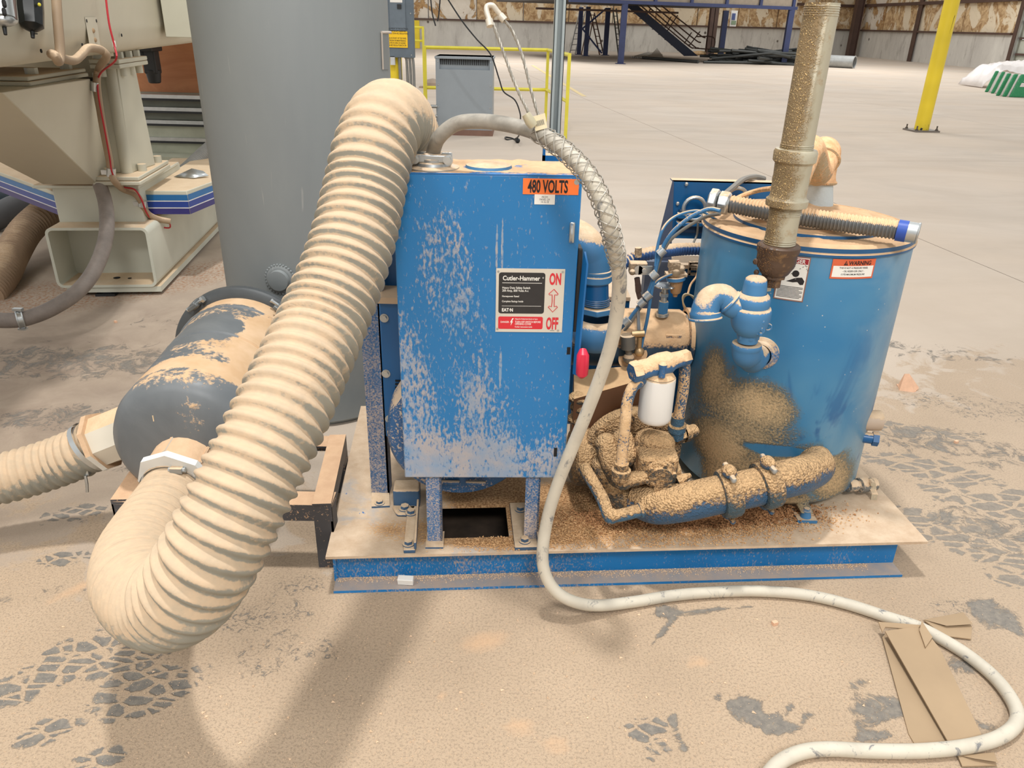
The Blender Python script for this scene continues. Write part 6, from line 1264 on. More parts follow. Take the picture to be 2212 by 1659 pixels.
# ------------------------------------------------------------------ oil filter and its pipework
YF = 1.75; fq = lambda x, y, d=0: py_(x, y, YF + d)
of = thing('oil_filter', 'white spin-on oil filter under a dusty blue filter head', 'filter', fq(1416, 912))
fb0, fb1 = fq(1412, 906), fq(1423, 822); fu = V(0, 0, 1); fb0 = V((fb0[0] + fb1[0]) / 2, YF, fb0[2]); hf = fb1[2] - fb0[2] + .01
mb = MB(); mb.smoothlathe(fb0 - V(0, 0, .004), fu, [(.001, 0), (.03, .0), (.038, .004), (.0425, .012), (.043, .02), (.043, hf), (.0425, hf + .004), (.038, hf + .007), (.001, hf + .008)], 48); mb.build('canister', dusty('filter_white', lin(240, 238, 232), .3, up=1.3, side=-.3, patch=.15, speck=.1, scale=6, lo=.5, hi=.9), of)
hz = fb0[2] + hf + .006; hc = V(fb0[0], YF, hz)
hm_ = dusty('filter_head', lin(58, 108, 156), .45, up=1.25, side=.25, patch=.45, speck=.45, spk=120, scale=18, lo=-.05, hi=.55, dust=lin(228, 192, 152), dust2=lin(212, 176, 134), bump=.8)
hA, hB_ = fq(1393, 822, -.03), fq(1460, 786, .03)
hx0 = hc + V(0, 0, .028); ha = nrm(V(.9, .38, .12))
mb = MB(); mb.smoothlathe(hx0 - ha * .06, ha, [(.001, 0), (.022, .0), (.025, .004), (.024, .03), (.028, .04), (.030, .06), (.028, .085), (.022, .095), (.020, .12), (.001, .122)], 28); mb.smoothlathe(hc, fu, [(.040, -.002), (.034, .006), (.024, .014), (.022, .03)], 28); hd_ = mb.build('filter_head', hm_, of)
mb = MB(); mb.lathe(hx0 - ha * .082, ha, [(0, 0), (.024, 0), (.027, .004), (.027, .022), (0, .022)], 6, smooth=False); mb.build('union_nut', hm_, hd_)
mb = MB(); mb.lathe(hx0 + ha * .06, ha, [(0, 0), (.02, 0), (.02, .022), (0, .022)], 6, smooth=False); mb.build('union_nut', hm_, hd_)
for x_, y_, d_ in ((1406, 782, .0), (1432, 790, -.035)):
    c = fq(x_, y_, d_); mb = MB(); mb.cyl(c - V(0, 0, .03), c + V(0, 0, .002), .0085, seg=12); mb.smoothlathe(c, fu, [(.010, -.004), (.0105, .004), (.006, .009), (0, .010)], 12); mb.build('sensor_plug', hm_, hd_)
pm2 = dusty('speckled_blue_pipe', lin(54, 90, 122), .42, up=.9, side=.28, patch=.4, speck=1.0, spk=190, scale=12, lo=0, hi=.7, dust=lin(216, 182, 140), dust2=lin(186, 150, 108), blobs=[((0, 0, -.1), (.3, .3, .1), .3)])
P = catmull([hx0 - ha * .07, fq(1385, 820, -.02), fq(1366, 838, -.03), fq(1355, 870, -.04), fq(1350, 920, -.06), fq(1345, 970, -.07), fq(1342, 1008, -.08)], 10)
mb = MB(); mb.tube(P, .0142, 20); tag(mb.build('oil_pipe', pm2, origin=P[30]), 'bent blue oil pipe left of the white filter, speckled with sawdust', 'pipe')
P = catmull([hx0 + ha * .07, fq(1462, 775, .04), fq(1474, 775, .045), fq(1479, 792, .045), fq(1476, 840, .05), fq(1468, 888, .05), fq(1464, 908, .05)], 10)
mb = MB(); mb.tube(P, .0145, 20); tag(mb.build('oil_pipe', pm2, origin=P[30]), 'blue oil pipe with hooked top right of the white filter', 'pipe')
def fitting(nm, lab, a, b, r, m, prof=None, cat='fitting'):
    a = np.asarray(a); b = np.asarray(b); L = np.linalg.norm(b - a); mb = MB(); mb.lathe(a, b - a, [(0, 0), (r, 0), (r, L * .35)], 6, smooth=False); mb.lathe(a, b - a, [(r * 1.15, L * .35), (r * 1.15, L * .6), (r * .85, L * .65), (r * .85, L), (0, L)], 20); return tag(mb.build(nm, m, origin=a), lab, cat)
fitting('pipe_union', 'crusted pipe union at the foot of the hooked right oil pipe', fq(1460, 945, .06), fq(1465, 898, .05), .021, M['clump_blue'])
fitting('pipe_union', 'crusted pipe union at the foot of the bent left oil pipe', fq(1340, 1035, -.08), fq(1343, 1000, -.08), .0215, M['clump'])
fitting('pipe_elbow', 'dusty stub elbow reaching the blue tank behind the right oil pipe', fq(1458, 942, .08), fq(1500, 930, .12), .022, M['clump'])

# ------------------------------------------------------------------ compressor air end (sawdust crusted casting)
AC = py_(1366, 985, 1.86); ae = thing('compressor_air_end', 'sawdust crusted compressor casting with a round flange and gear pump', 'compressor', V(AC[0], AC[1], ZD)); cl = M['clump']
ay = V(-.05, 1, 0); mb = MB(); mb.smoothlathe(AC, ay, [(.001, -.012), (.08, -.012), (.118, -.006), (.134, .0), (.139, .012), (.139, .03), (.130, .036), (.12, .06), (.118, .26), (.08, .3), (.001, .3)], 48); mb.build('flange_housing', cl, ae)
for k in range(9):
    a = 2 * math.pi * k / 9 + .35; p = AC + V(.122 * math.cos(a), -.004, .122 * math.sin(a)); mb = MB(); mb.cyl(p + V(0, .01, 0), p - V(0, .008, 0), .016, seg=12); mb.cyl(p - V(0, .006, 0), p - V(0, .016, 0), .010, seg=6); mb.build('flange_bolt', cl, ae)
def lump(nm, pts, r, seg=20, m=None, sub=8): mb = MB(); mb.tube(catmull(pts, sub), np.interp(np.linspace(0, 1, (len(pts) - 1) * sub + 1), np.linspace(0, 1, len(r)), r), seg); mb.ball(pts[0], r[0], 14); mb.ball(pts[-1], r[-1], 14); return mb.build(nm, m or cl, ae)
A_q = lambda x, y, d=0: py_(x, y, 1.80 + d)
lump('casting_boss', [A_q(1310, 960, .0), A_q(1325, 1000, -.02), A_q(1335, 1030, -.03)], [.032, .036, .03])
lump('casting_boss', [A_q(1345, 950, -.0), A_q(1352, 985, -.02)], [.03, .032]); lump('casting_boss', [A_q(1400, 955, -.01), A_q(1430, 960, -.01)], [.038, .036])
lump('casting_boss', [A_q(1395, 985, -.03), A_q(1435, 990, -.03)], [.036, .034]); lump('casting_boss', [A_q(1300, 1005, .0), A_q(1320, 1055, -.01)], [.03, .034])
lump('casting_neck', [A_q(1330, 1055, -.02), A_q(1350, 1075, -.02), A_q(1385, 1082, -.03)], [.04, .043, .046])
# gear pump with bolted round cover
pc_ = py_(1426, 1028, 1.70); mb = MB(); mb.cbox(pc_ + V(-.005, .05, .022), (.105, .09, .06)); mb.cbox(pc_ + V(-.0, .045, -.01), (.12, .07, .05)); mb.build('gear_pump_body', cl, ae, bevel=.014, bseg=3)
mb = MB(); mb.lathe(pc_, V(0, -1, -.12), [(.043, -.02), (.043, .0), (.033, .004), (.031, .012), (0, .013)], 32); pcv = mb.build('pump_cover', cl, ae)
for k in range(6): a = 2 * math.pi * k / 6 + .3; p = pc_ + V(.0355 * math.cos(a), -.002, .0355 * math.sin(a)); mb = MB(); mb.cyl(p, p + V(0, -.012, -.001), .0065, seg=6); mb.build('cover_bolt', cl, pcv)
mb = MB(); p0, p1 = py_(1462, 1040, 1.71), py_(1492, 1026, 1.72); mb.tube([p0, p1], [.02, .006], 14); mb.build('pump_spigot', cl, ae)
mb = MB(); mb.tube([py_(1345, 1040, 1.70), py_(1395, 1028, 1.71)], .02, 18); mb.ball(py_(1345, 1036, 1.70), .03, 14, (1, 1, .9)); mb.build('pump_inlet', cl, ae)
mb = MB(); mb.smoothlathe(py_(1232, 985, 1.9), V(1, .1, 0), [(.001, 0), (.07, 0), (.085, .01), (.085, .05), (.07, .07), (.001, .075)], 32); mb.build('pulley_guard', cl, ae)
# thin return line looping left of the pump
P = catmull([py_(1262, 1010, 1.75), py_(1280, 1040, 1.70), py_(1300, 1075, 1.66), py_(1310, 1100, 1.63), py_(1318, 1114, 1.62), py_(1345, 1112, 1.62), py_(1390, 1100, 1.63)], 8)
mb = MB(); mb.tube(P, .0165, 18); mb.ball(P[33], .021, 12); mb.torus(P[-2], P[-1] - P[-2], .017, .004, 20, 8); tag(mb.build('return_pipe', M['clump_blue'], origin=P[30]), 'crusted thin return pipe bending along the deck beside the gear pump', 'pipe')

# big suction pipe with two grooved couplings
bp_pts = [py_(1375, 1080, 1.74), py_(1420, 1090, 1.70), py_(1480, 1084, 1.68), py_(1545, 1070, 1.68), py_(1620, 1055, 1.69), py_(1690, 1036, 1.71), py_(1735, 1024, 1.75), py_(1762, 1008, 1.81), tw(1762, 1000) + V(0, .03, .0)]
P = catmull(bp_pts, 10); bgp = thing('suction_pipe', 'thick sawdust crusted blue pipe joined to the tank foot by two bolted couplings', 'pipe', P[30] * V(1, 1, 0) + V(0, 0, ZD))
ccm = clumpy('crusted_coupling', lin(60, 84, 96), side=.52, up=.6, spk=110, patch=.8, scale=12, bump=1.0)
cbm = clumpy('crusted_big_pipe', lin(48, 86, 118), side=.46, up=.8, spk=110, patch=.9, scale=9, bump=1.0)
mb = MB(); mb.tube(P, np.interp(np.linspace(0, 1, len(P)), [0, .12, .3, 1], [.046, .052, .05, .049]), 40); mb.build('pipe_body', cbm, bgp)
for px_, py__ in ((1572, 1066), (1660, 1044)):
    i_ = min(range(len(P)), key=lambda k: math.hypot(proj(P[k])[0] - px_, proj(P[k])[1] - py__)); t = nrm(P[i_ + 1] - P[i_ - 1]); c = P[i_]
    mb = MB(); mb.smoothlathe(c - t * .024, t, [(.051, 0), (.060, .002), (.064, .008), (.066, .024), (.064, .040), (.060, .046), (.051, .048)], 40); cp_ = mb.build('grooved_coupling', ccm, bgp)
    for sgn in (1, -1):
        dd_ = nrm(V(-.15 * sgn, -.15, 1) * 1.0) * sgn; dd_ = nrm(dd_ - (dd_ @ t) * t); p = c + dd_ * .072; sd = nrm(np.cross(t, dd_))
        mb = MB(); mb.ball(p, .022, 12, (.9, 1.1, .8)); l_ = mb.build('bolt_lug', cbm, cp_)
        mb = MB(); mb.cyl(p - sd * .03 * sgn, p + sd * .034 * sgn, .0075, seg=10); mb.ball(p + sd * .034 * sgn, .008, 8); mb.build('coupling_bolt', M['zinc'] if sgn > 0 else cbm, cp_)

# ------------------------------------------------------------------ separator cylinder, inlet pipe and controls behind
sc0 = py_(1262, 728, 2.16); sc1 = py_(1486, 730, 2.16); sc0[2] = sc1[2] = (sc0[2] + sc1[2]) / 2; RS = .088
scy = thing('air_end_casing', 'horizontal dusty blue cylindrical casing behind the white oil filter', 'compressor', sc0 * V(1, 1, 0) + V(0, 0, ZD)); cm2 = dusty('casing_paint', lin(40, 74, 100), .42, up=1.25, side=.12, patch=.25, speck=.4, spk=140, scale=8, lo=-.1, hi=.5, dust=lin(216, 180, 140), dust2=lin(202, 164, 124), bump=.5)
mb = MB(); mb.smoothlathe(sc0 - V(.06, 0, 0), V(1, 0, 0), [(.001, 0), (.07, .004), (RS, .02), (RS, .10)], 48); mb.lathe(sc0 - V(.06, 0, 0), V(1, 0, 0), [(RS, .10), (RS + .002, .104), (RS + .002, .112), (RS, .116), (RS, .25)], 48); L_s = sc1[0] - sc0[0] + .06; mb.smoothlathe(sc0 - V(.06, 0, 0), V(1, 0, 0), [(RS, .25), (RS, L_s - .03), (RS - .012, L_s - .012), (RS - .02, L_s), (.001, L_s + .004)], 48); mb.build('casing', cm2, scy)
mb = MB(); x_e = sc1[0] - .012; mb.lathe(V(x_e, sc0[1], sc0[2]), V(1, 0, 0), [(RS - .005, 0), (RS + .006, .002), (RS + .006, .014), (RS - .01, .018), (0, .018)], 40); ef = mb.build('end_flange', cm2, scy)
for k in range(8): a = 2 * math.pi * k / 8 + .4; p = V(x_e + .016, sc0[1] + .07 * math.cos(a), sc0[2] + .07 * math.sin(a)); mb = MB(); mb.cyl(p, p + V(.012, 0, 0), .008, seg=6); mb.build('bolt', cm2, ef)
# rectangular raised pad and plate
for x0_, y0_, x1_, y1_, mm_ in ((1437, 704, 1470, 720, M['blue_clean']),):
    c = py_((x0_ + x1_) / 2, (y0_ + y1_) / 2, 2.10); mb = MB(); mb.cbox(c + V(0, .012, 0), (.045, .02, .022), Rx(-.6)); mb.build('clean_pad', mm_, scy, bevel=.002)
mb = MB(); c = py_(1455, 742, 2.075); mb.cbox(c + V(0, .012, 0), (.05, .02, .05), Rx(-.1)); mb.build('raised_pad', cm2, scy, bevel=.003)
mb = MB(); mb.cyl(py_(1358, 776, 2.07), py_(1358, 776, 2.1), .03, seg=24); mb.cyl(py_(1382, 765, 2.07), py_(1382, 765, 2.1), .022, seg=24); mb.build('port_boss', cm2, scy)
mb = MB(); mb.cyl(py_(1359, 770, 2.05), py_(1357, 752, 2.05), .010, seg=12); mb.cyl(py_(1357, 752, 2.05), py_(1356, 724, 2.05), .021, seg=24); mb.ball(py_(1358, 774, 2.05), .017, 12); sv_ = mb.build('solenoid', dusty('grey_solenoid', lin(120, 120, 116), .4, .4, up=1.3, side=.1, patch=.4, speck=.5, scale=16, lo=.1, hi=.6), scy)
mb = MB(); mb.cyl(py_(1365, 722, 2.05), py_(1392, 720, 2.05), .010, seg=12); mb.cyl(py_(1382, 728, 2.05), py_(1380, 765, 2.05), .007, seg=12); mb.ball(py_(1381, 760, 2.05), .015, 12); mb.build('brass_tee', plain('dull_brass', lin(176, 146, 106), .4, .5), sv_)
# sloping belt tunnel plate below the casing
tun = dusty('tunnel_dust', lin(110, 76, 52), .7, up=1.3, side=.05, patch=.35, speck=.5, spk=140, scale=9, lo=.1, hi=.55, dust=lin(206, 170, 126), dust2=lin(196, 158, 116))
Pq = [py_(1240, 800, 2.06), py_(1420, 787, 2.06), py_(1420, 815, 1.96), py_(1380, 822, 1.93), py_(1240, 862, 1.90)]
mb = MB(); mb.add(np.array([*Pq, *[p - V(0, -.02, .22) for p in Pq]]), [(0, 1, 2, 3, 4), (9, 8, 7, 6, 5), (0, 5, 6, 1), (1, 6, 7, 2), (2, 7, 8, 3), (3, 8, 9, 4), (4, 9, 5, 0)])
tag(mb.build('belt_tunnel', tun, origin=V(Pq[0][0], 2.0, ZD)), 'dusty sloping steel cover between the switch box and the white oil filter', 'guard')
# sawdust lumps stacked at the edge of the switch box
mb = MB()
for x_, y_ in ((1252, 860), (1256, 880), (1250, 905), (1258, 935)): mb.ball(py_(x_, y_, 1.93), .03, 14, (1.1, 1, .6))
tag(mb.build('dusty_fins', cl, origin=py_(1254, 935, 1.93)), 'stack of rounded sawdust covered fins just right of the switch box', 'machine part')
# blue inlet pipe: dome elbow, band, pipe, hex nut, valve body
ip = thing('inlet_elbow', 'big blue domed inlet elbow rising behind the right edge of the switch box', 'pipe', py_(1290, 735, 2.02)); Yi = 2.02; iq = lambda x, y, d=0: py_(x, y, Yi + d)
ic = iq(1276, 575); mb = MB(); R0_ = .050
P = catmull([iq(1225, 505, .06), iq(1245, 512, .03), iq(1266, 530, .0), iq(1279, 556, 0), iq(1282, 582, 0), iq(1283, 600, 0)], 8); mb.tube(P, np.interp(np.linspace(0, 1, len(P)), [0, .5, 1], [.046, .048, .044]), 36); mb.build('domed_elbow', M['blue_pipe'], ip)
c = iq(1284, 592); mb = MB(); mb.lathe(c, up, [(.045, -.02), (.049, -.016), (.049, .0), (.046, .003), (.0455, .006), (.0475, .008), (.0475, .014), (.044, .016)], 36); mb.build('elbow_band', M['blue_pipe'], ip)
mb = MB(); mb.cyl(iq(1285, 650), iq(1284, 594), .038, seg=36); mb.build('riser_pipe', M['blue_clean'], ip)
mb = MB()
for k in range(4): mb.torus(iq(1286, 643 + 4 * k), up, .0385, .002, 32, 6)
mb.build('pipe_thread', M['blue_clean'], ip)
mb = MB(); c = iq(1286, 672); mb.lathe(c, up, [(0, 0), (.056, 0), (.056, .018), (0, .018)], 6, smooth=False); mb.build('hex_flange', M['blue_pipe'], ip, bevel=.003)
mb = MB(); mb.smoothlathe(iq(1283, 752), up, [(.001, 0), (.04, .0), (.062, .02), (.066, .045), (.06, .075), (.052, .085), (.045, .09)], 36); mb.build('inlet_valve_body', M['blue_pipe'], ip)
# blue control panel bent sheet with U-bolts
YPn = 2.40; pq = lambda x, y, d=0: py_(x, y, YPn + d)
cp = thing('instrument_panel', 'upright bent blue sheet metal panel left of the rusty pipe', 'panel', pq(1440, 515) * V(1, 1, 0) + V(0, 0, ZD))
p0, p1 = pq(1439, 514), pq(1700, 389); zlo, zhi = p0[2], pq(1438, 389)[2]
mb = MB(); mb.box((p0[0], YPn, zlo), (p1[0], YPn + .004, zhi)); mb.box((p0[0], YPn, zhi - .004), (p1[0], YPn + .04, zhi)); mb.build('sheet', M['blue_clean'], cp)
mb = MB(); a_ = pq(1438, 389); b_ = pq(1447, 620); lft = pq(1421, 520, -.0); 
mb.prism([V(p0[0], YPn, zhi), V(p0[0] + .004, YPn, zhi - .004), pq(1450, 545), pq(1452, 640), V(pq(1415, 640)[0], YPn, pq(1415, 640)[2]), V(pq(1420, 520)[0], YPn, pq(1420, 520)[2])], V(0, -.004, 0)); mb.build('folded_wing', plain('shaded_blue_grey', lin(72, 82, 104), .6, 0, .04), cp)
for x_, y_ in ((1483, 398), (1464, 440), (1540, 472), (1535, 480)): mb = MB(); c = pq(x_, y_, -.006); mb.ball(c, .006, 8); mb.build('panel_rivet', M['zinc'], cp)
for cx_, cy_, rr__ in ((1500, 450, .033), (1592, 428, .03)):
    c = pq(cx_, cy_, -.03); mb = MB(); mb.torus(c, V(0, 1, 0), rr__, .006, 24, 8, 0, 2 * math.pi); mb.build('hose_loop', M['zinc'], cp)
mb = MB(); c = pq(1492, 452, -.02); mb.cbox(c + V(0, 0, -.02), (.08, .03, .015)); mb.cbox(c + V(0, 0, -.045), (.08, .03, .012)); mb.build('terminal_rail', M['blue_clean'], cp, bevel=.003)
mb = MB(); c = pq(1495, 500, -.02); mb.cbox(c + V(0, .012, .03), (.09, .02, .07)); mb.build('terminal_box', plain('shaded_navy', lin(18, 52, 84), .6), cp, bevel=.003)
# lower frame and dark blue cooler behind
fb1_ = thing('rear_frame', 'dark blue rear frame plates with dusty top rail behind the casing', 'frame', py_(1440, 690, 2.42) * V(1, 1, 0) + V(0, 0, ZD))
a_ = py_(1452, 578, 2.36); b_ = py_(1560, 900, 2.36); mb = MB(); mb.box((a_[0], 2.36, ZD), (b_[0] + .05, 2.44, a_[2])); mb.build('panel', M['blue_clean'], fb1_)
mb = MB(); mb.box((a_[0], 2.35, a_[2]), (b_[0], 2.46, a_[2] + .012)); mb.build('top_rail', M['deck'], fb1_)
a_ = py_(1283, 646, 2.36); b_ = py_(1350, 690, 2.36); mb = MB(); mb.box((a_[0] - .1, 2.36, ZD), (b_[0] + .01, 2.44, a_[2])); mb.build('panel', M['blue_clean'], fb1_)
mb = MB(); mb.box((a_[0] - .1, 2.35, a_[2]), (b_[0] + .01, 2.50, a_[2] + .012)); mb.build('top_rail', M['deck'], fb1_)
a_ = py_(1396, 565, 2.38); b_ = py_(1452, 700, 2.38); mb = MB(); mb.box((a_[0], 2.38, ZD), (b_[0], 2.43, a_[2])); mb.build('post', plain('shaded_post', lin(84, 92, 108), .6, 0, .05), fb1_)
# small valve with silver plate, regulator bowl, gauge valve, wires
sv2 = thing('pressure_switch', 'small dusty switch block with silver plate beside the mesh cable end', 'valve', py_(1382, 600, 2.1)); sm = dusty('switch_block', lin(150, 130, 104), .5, .2, up=.8, side=.4, patch=.4, speck=.3, scale=18)
mb = MB(); mb.cbox(py_(1378, 578, 2.12), (.05, .03, .035)); mb.build('block', sm, sv2, bevel=.004)
mb = MB(); c = py_(1394, 584, 2.10); mb.cbox(c, (.038, .003, .026)); mb.cyl(c + V(-.019, -.0015, 0), c + V(-.019, .0015, 0), .013, seg=20); mb.build('face_plate', M['silver'], sv2)
mb = MB(); c = py_(1391, 584, 2.095); mb.cyl(c, c - V(0, .006, 0), .006, seg=10); mb.build('screw', M['zinc'], sv2)
mb = MB(); mb.cyl(py_(1376, 600, 2.12), py_(1378, 615, 2.12), .008, seg=8); mb.cyl(py_(1378, 614, 2.12), py_(1379, 630, 2.12), .0095, seg=6); mb.cyl(py_(1378, 630, 2.12), py_(1382, 645, 2.12), .007, seg=10); mb.build('stem', M['girt'], sv2)
mb = MB(); mb.cyl(py_(1366, 590, 2.11), py_(1370, 570, 2.12), .007, seg=10); mb.ball(py_(1366, 588, 2.10), .009, 10); mb.cyl(py_(1379, 535, 2.16), py_(1379, 555, 2.16), .010, seg=8); mb.build('side_port', sm, sv2)
rg = thing('filter_regulator', 'small brown filter regulator bowl below the blue ribbed hose', 'regulator', py_(1457, 640, 2.12)); rm_ = dusty('regulator_brown', lin(176, 134, 92), .5, up=.5, side=.2, patch=.3, speck=.3, scale=18)
mb = MB(); mb.smoothlathe(py_(1459, 632, 2.12), V(-.02, 0, 1), [(.001, -.012), (.006, -.012), (.008, -.004), (.014, .0), (.016, .008), (.02, .045), (.021, .05)], 20); mb.build('bowl', rm_, rg)
mb = MB(); mb.cyl(py_(1460, 604, 2.12), py_(1460, 597, 2.12), .027, seg=24); mb.build('collar', M['blue_pipe'], rg)
mb = MB(); mb.ball(py_(1458, 588, 2.12), .02, 14); mb.ball(py_(1468, 582, 2.12), .016, 12); mb.cbox(py_(1456, 572, 2.12), (.03, .03, .02)); mb.cbox(py_(1460, 592, 2.12), (.06, .03, .008)); mb.build('head', sm, rg)
gv = thing('needle_valve', 'blue needle valve with silver hand wheel on the horizontal casing', 'valve', py_(1434, 680, 2.12))
mb = MB(); a_, b_ = py_(1431, 676, 2.12), py_(1434, 651, 2.12); mb.cyl(a_, b_, .015, seg=6, smooth=False); mb.build('body', M['blue_pipe'], gv)
mb = MB(); mb.cyl(b_, py_(1436, 617, 2.12), .008, seg=10); mb.cyl(py_(1434, 640, 2.12), py_(1435, 633, 2.12), .013, seg=6); mb.build('stem', M['zinc'], gv); mb = MB(); mb.cyl(py_(1431, 682, 2.12), py_(1431, 676, 2.12), .019, seg=10); mb.build('base_nut', M['zinc'], gv)
mb = MB(); c = py_(1436, 617, 2.12); mb.lathe(c - V(0, 0, .003), up, [(.001, 0), (.030, .001), (.031, .004), (.012, .007), (.001, .008)], 24)
for k in range(6): a = k * math.pi / 3; mb.ball(c + V(.029 * math.cos(a), .029 * math.sin(a), .001), .006, 8, (1, 1, .6))
mb.build('hand_wheel', M['silver'], gv)
# blue ribbed hose
P = catmull([py_(1285, 588, 2.16), py_(1310, 583, 2.16), py_(1345, 570, 2.18), py_(1385, 552, 2.2), py_(1430, 543, 2.24), py_(1480, 538, 2.3), py_(1560, 538, 2.34)], 10); Q, rr = ribbed(P, .0195, .0115, .0048, 20, 6)
tag(MB().tube(Q, rr, 24).build('ribbed_hose', dusty('blue_rib_hose', lin(52, 92, 146), .5, up=1.0, side=.1, patch=.25, speck=.4, spk=160, scale=14), origin=Q[0]), 'blue ribbed hose from the domed elbow to behind the tank', 'hose')
# bundle of thin tubes
tb = M['blue_pipe']; wr = plain('grey_wire', lin(126, 122, 114), .55, 0, .08)
def line(lab, pts, r, m, nm='control_tube', cat='tube', n=8): P = catmull([py_(x, y, Y_) for x, y, Y_ in pts], n); return tag(MB().tube(P, r, 8).build(nm, m, origin=P[len(P) // 2]), lab, cat), P
o, P = line('blue control tube, front strand of the bundle beside the mesh cable', [(1556, 455, 2.0), (1530, 452, 2.02), (1490, 470, 2.04), (1450, 505, 2.05), (1425, 550, 2.06), (1412, 600, 2.06), (1396, 640, 2.06), (1372, 672, 2.06), (1345, 705, 2.07), (1300, 738, 2.08), (1272, 752, 2.08)], .0055, tb)
for k, (x_, y_) in enumerate(((1428, 545), (1412, 595), (1398, 640), (1385, 655), (1352, 695))):
    c = py_(x_, y_, 2.055); mb = MB(); mb.cyl(c - V(.006, 0, .006), c + V(.008, 0, .008), .012, seg=12); mb.build('cable_tie', M['zinc'], o)
line('grey wire running behind the blue tube bundle', [(1556, 462, 2.02), (1520, 470, 2.05), (1470, 500, 2.07), (1440, 530, 2.08), (1420, 580, 2.08), (1403, 630, 2.08), (1380, 670, 2.08), (1350, 712, 2.09), (1310, 742, 2.10)], .0045, wr, 'control_wire', 'wire')
line('blue tube arching high in front of the instrument panel', [(1552, 478, 2.1), (1520, 458, 2.12), (1490, 457, 2.12), (1455, 470, 2.1), (1432, 495, 2.08), (1420, 535, 2.07), (1416, 575, 2.06)], .0042, tb)
line('straight blue tube dropping to the brass fitting on the casing', [(1415, 590, 2.06), (1406, 640, 2.06), (1398, 690, 2.06), (1388, 735, 2.06), (1384, 762, 2.05)], .0048, tb)
line('thin blue tube from the bundle to the brown regulator', [(1408, 618, 2.07), (1425, 604, 2.09), (1445, 594, 2.1), (1458, 590, 2.12)], .0042, tb)
line('grey flexible tube curving down to the top of the solenoid tee', [(1378, 660, 2.08), (1379, 690, 2.08), (1380, 715, 2.07)], .0055, M['zinc'])
line('grey cable rising over the top edge of the instrument panel', [(1560, 425, 2.1), (1580, 408, 2.2), (1605, 388, 2.35), (1630, 382, 2.45), (1650, 386, 2.5)], .0085, wr, 'control_wire', 'wire')
line('dusty tan tube across the instrument panel to the rusty pipe', [(1585, 432, 2.2), (1610, 420, 2.22), (1640, 411, 2.2), (1668, 407, 2.1)], .007, dm2)
line('thin wire hanging from the terminal box', [(1508, 480, 2.36), (1506, 505, 2.37), (1500, 520, 2.36), (1494, 532, 2.34)], .0035, wr, 'control_wire', 'wire')
line('grey wire loop at the right end of the casing', [(1483, 680, 2.14), (1490, 700, 2.13), (1494, 725, 2.12), (1489, 750, 2.12)], .0032, M['zinc'], 'control_wire', 'wire')
line('tan wire dropping from the small panel clip to the coil', [(1508, 575, 2.3), (1505, 596, 2.3), (1492, 615, 2.28), (1486, 635, 2.26)], .0035, dm2, 'control_wire', 'wire')
cw = thing('wire_coil', 'coil of beige wire hanging beside the blue tank', 'wire', py_(1490, 680, 2.22))
for k in range(6):
    c = py_(1490 + 1.2 * k, 655 + 1.5 * k, 2.2 + .006 * k); a = np.linspace(0, 2 * math.pi, 30, endpoint=False); xx = V(.55, .3, -.8) * (.040 + .002 * k); yy = V(.8, .1, .5) * (.018 + .0015 * k)
    P = c + np.cos(a)[:, None] * xx + np.sin(a)[:, None] * yy; mb = MB(); mb.tube(np.r_[P, P[:1]], .0022, 6); mb.build('wire_turn', plain('beige_wire', lin(206, 186, 150), .6) if k == 0 else bpy.data.materials['beige_wire'], cw)
mb = MB(); c = py_(1503, 580, 2.34); mb.cbox(c, (.045, .015, .008)); mb.cbox(c + V(0, 0, .018), (.045, .015, .006)); mb.cbox(c + V(0, 0, -.018), (.045, .015, .006)); mb.cbox(c + V(-.02, 0, 0), (.006, .015, .04)); mb.cbox(c + V(.02, 0, 0), (.006, .015, .04)); tag(mb.build('panel_clip', sm, origin=c), 'small dusty metal clip on the dark blue rear frame', 'clip')
for x_, y_, l_ in ((1268, 752, 'upper'), (1268, 758, 'lower')):
    a_, b_ = py_(x_ - 16, y_ + 6, 2.0), py_(1312, y_ - 26, 2.02); mb = MB(); mb.cyl(a_, a_ + nrm(b_ - a_) * .02, .012, seg=6); mb.tube([a_, b_], .0065, 10); tag(mb.build('hose_line', dm2, origin=a_), 'dusty tan hose line at the switch box edge, %s of the pair' % l_, 'hose')

# ================================================================== LOOSE SAWDUST (grains nobody could count)
def grains(nm, lab, pts, s0_, s1_, mat, parent=None):
    base = np.array([(1, 0, 0), (-.6, .8, 0), (-.5, -.85, 0), (0, 0, .9), (0, 0, -.5)]); fc_ = [(0, 1, 3), (1, 2, 3), (2, 0, 3), (1, 0, 4), (2, 1, 4), (0, 2, 4)]
    n = len(pts); s = rng.uniform(s0_, s1_, n) ** 1.0; a = rng.uniform(0, 6.28, n); st_ = rng.uniform(.6, 1.6, n)
    v = base[None] * s[:, None, None] * np.stack([st_, np.ones(n), np.ones(n)], 1)[:, None, :]; c_, s_ = np.cos(a)[:, None], np.sin(a)[:, None]
    v = np.stack([v[..., 0] * c_ - v[..., 1] * s_, v[..., 0] * s_ + v[..., 1] * c_, v[..., 2]], -1) + pts[:, None, :]
    f = (np.array(fc_)[None] + 5 * np.arange(n)[:, None, None]).reshape(-1, 3); me = bpy.data.meshes.new(nm); o_ = pts.mean(0) * V(1, 1, 0)
    me.from_pydata((v.reshape(-1, 3) - o_).tolist(), [], f.tolist()); me.update(); me.materials.append(mat); o = bpy.data.objects.new(nm, me); COL.objects.link(o)
    if parent is not None: o.parent = parent; o.location = o_ - np.array(parent['_o'])
    else: o.location = o_; tag(o, lab, 'sawdust')
    o['kind'] = 'stuff'; return o
def gm(nm, a, b):
    t = NT(nm); return t.fin(t.mix(t.mr(t.noise(90, 2), .35, .65), a, b), .95)
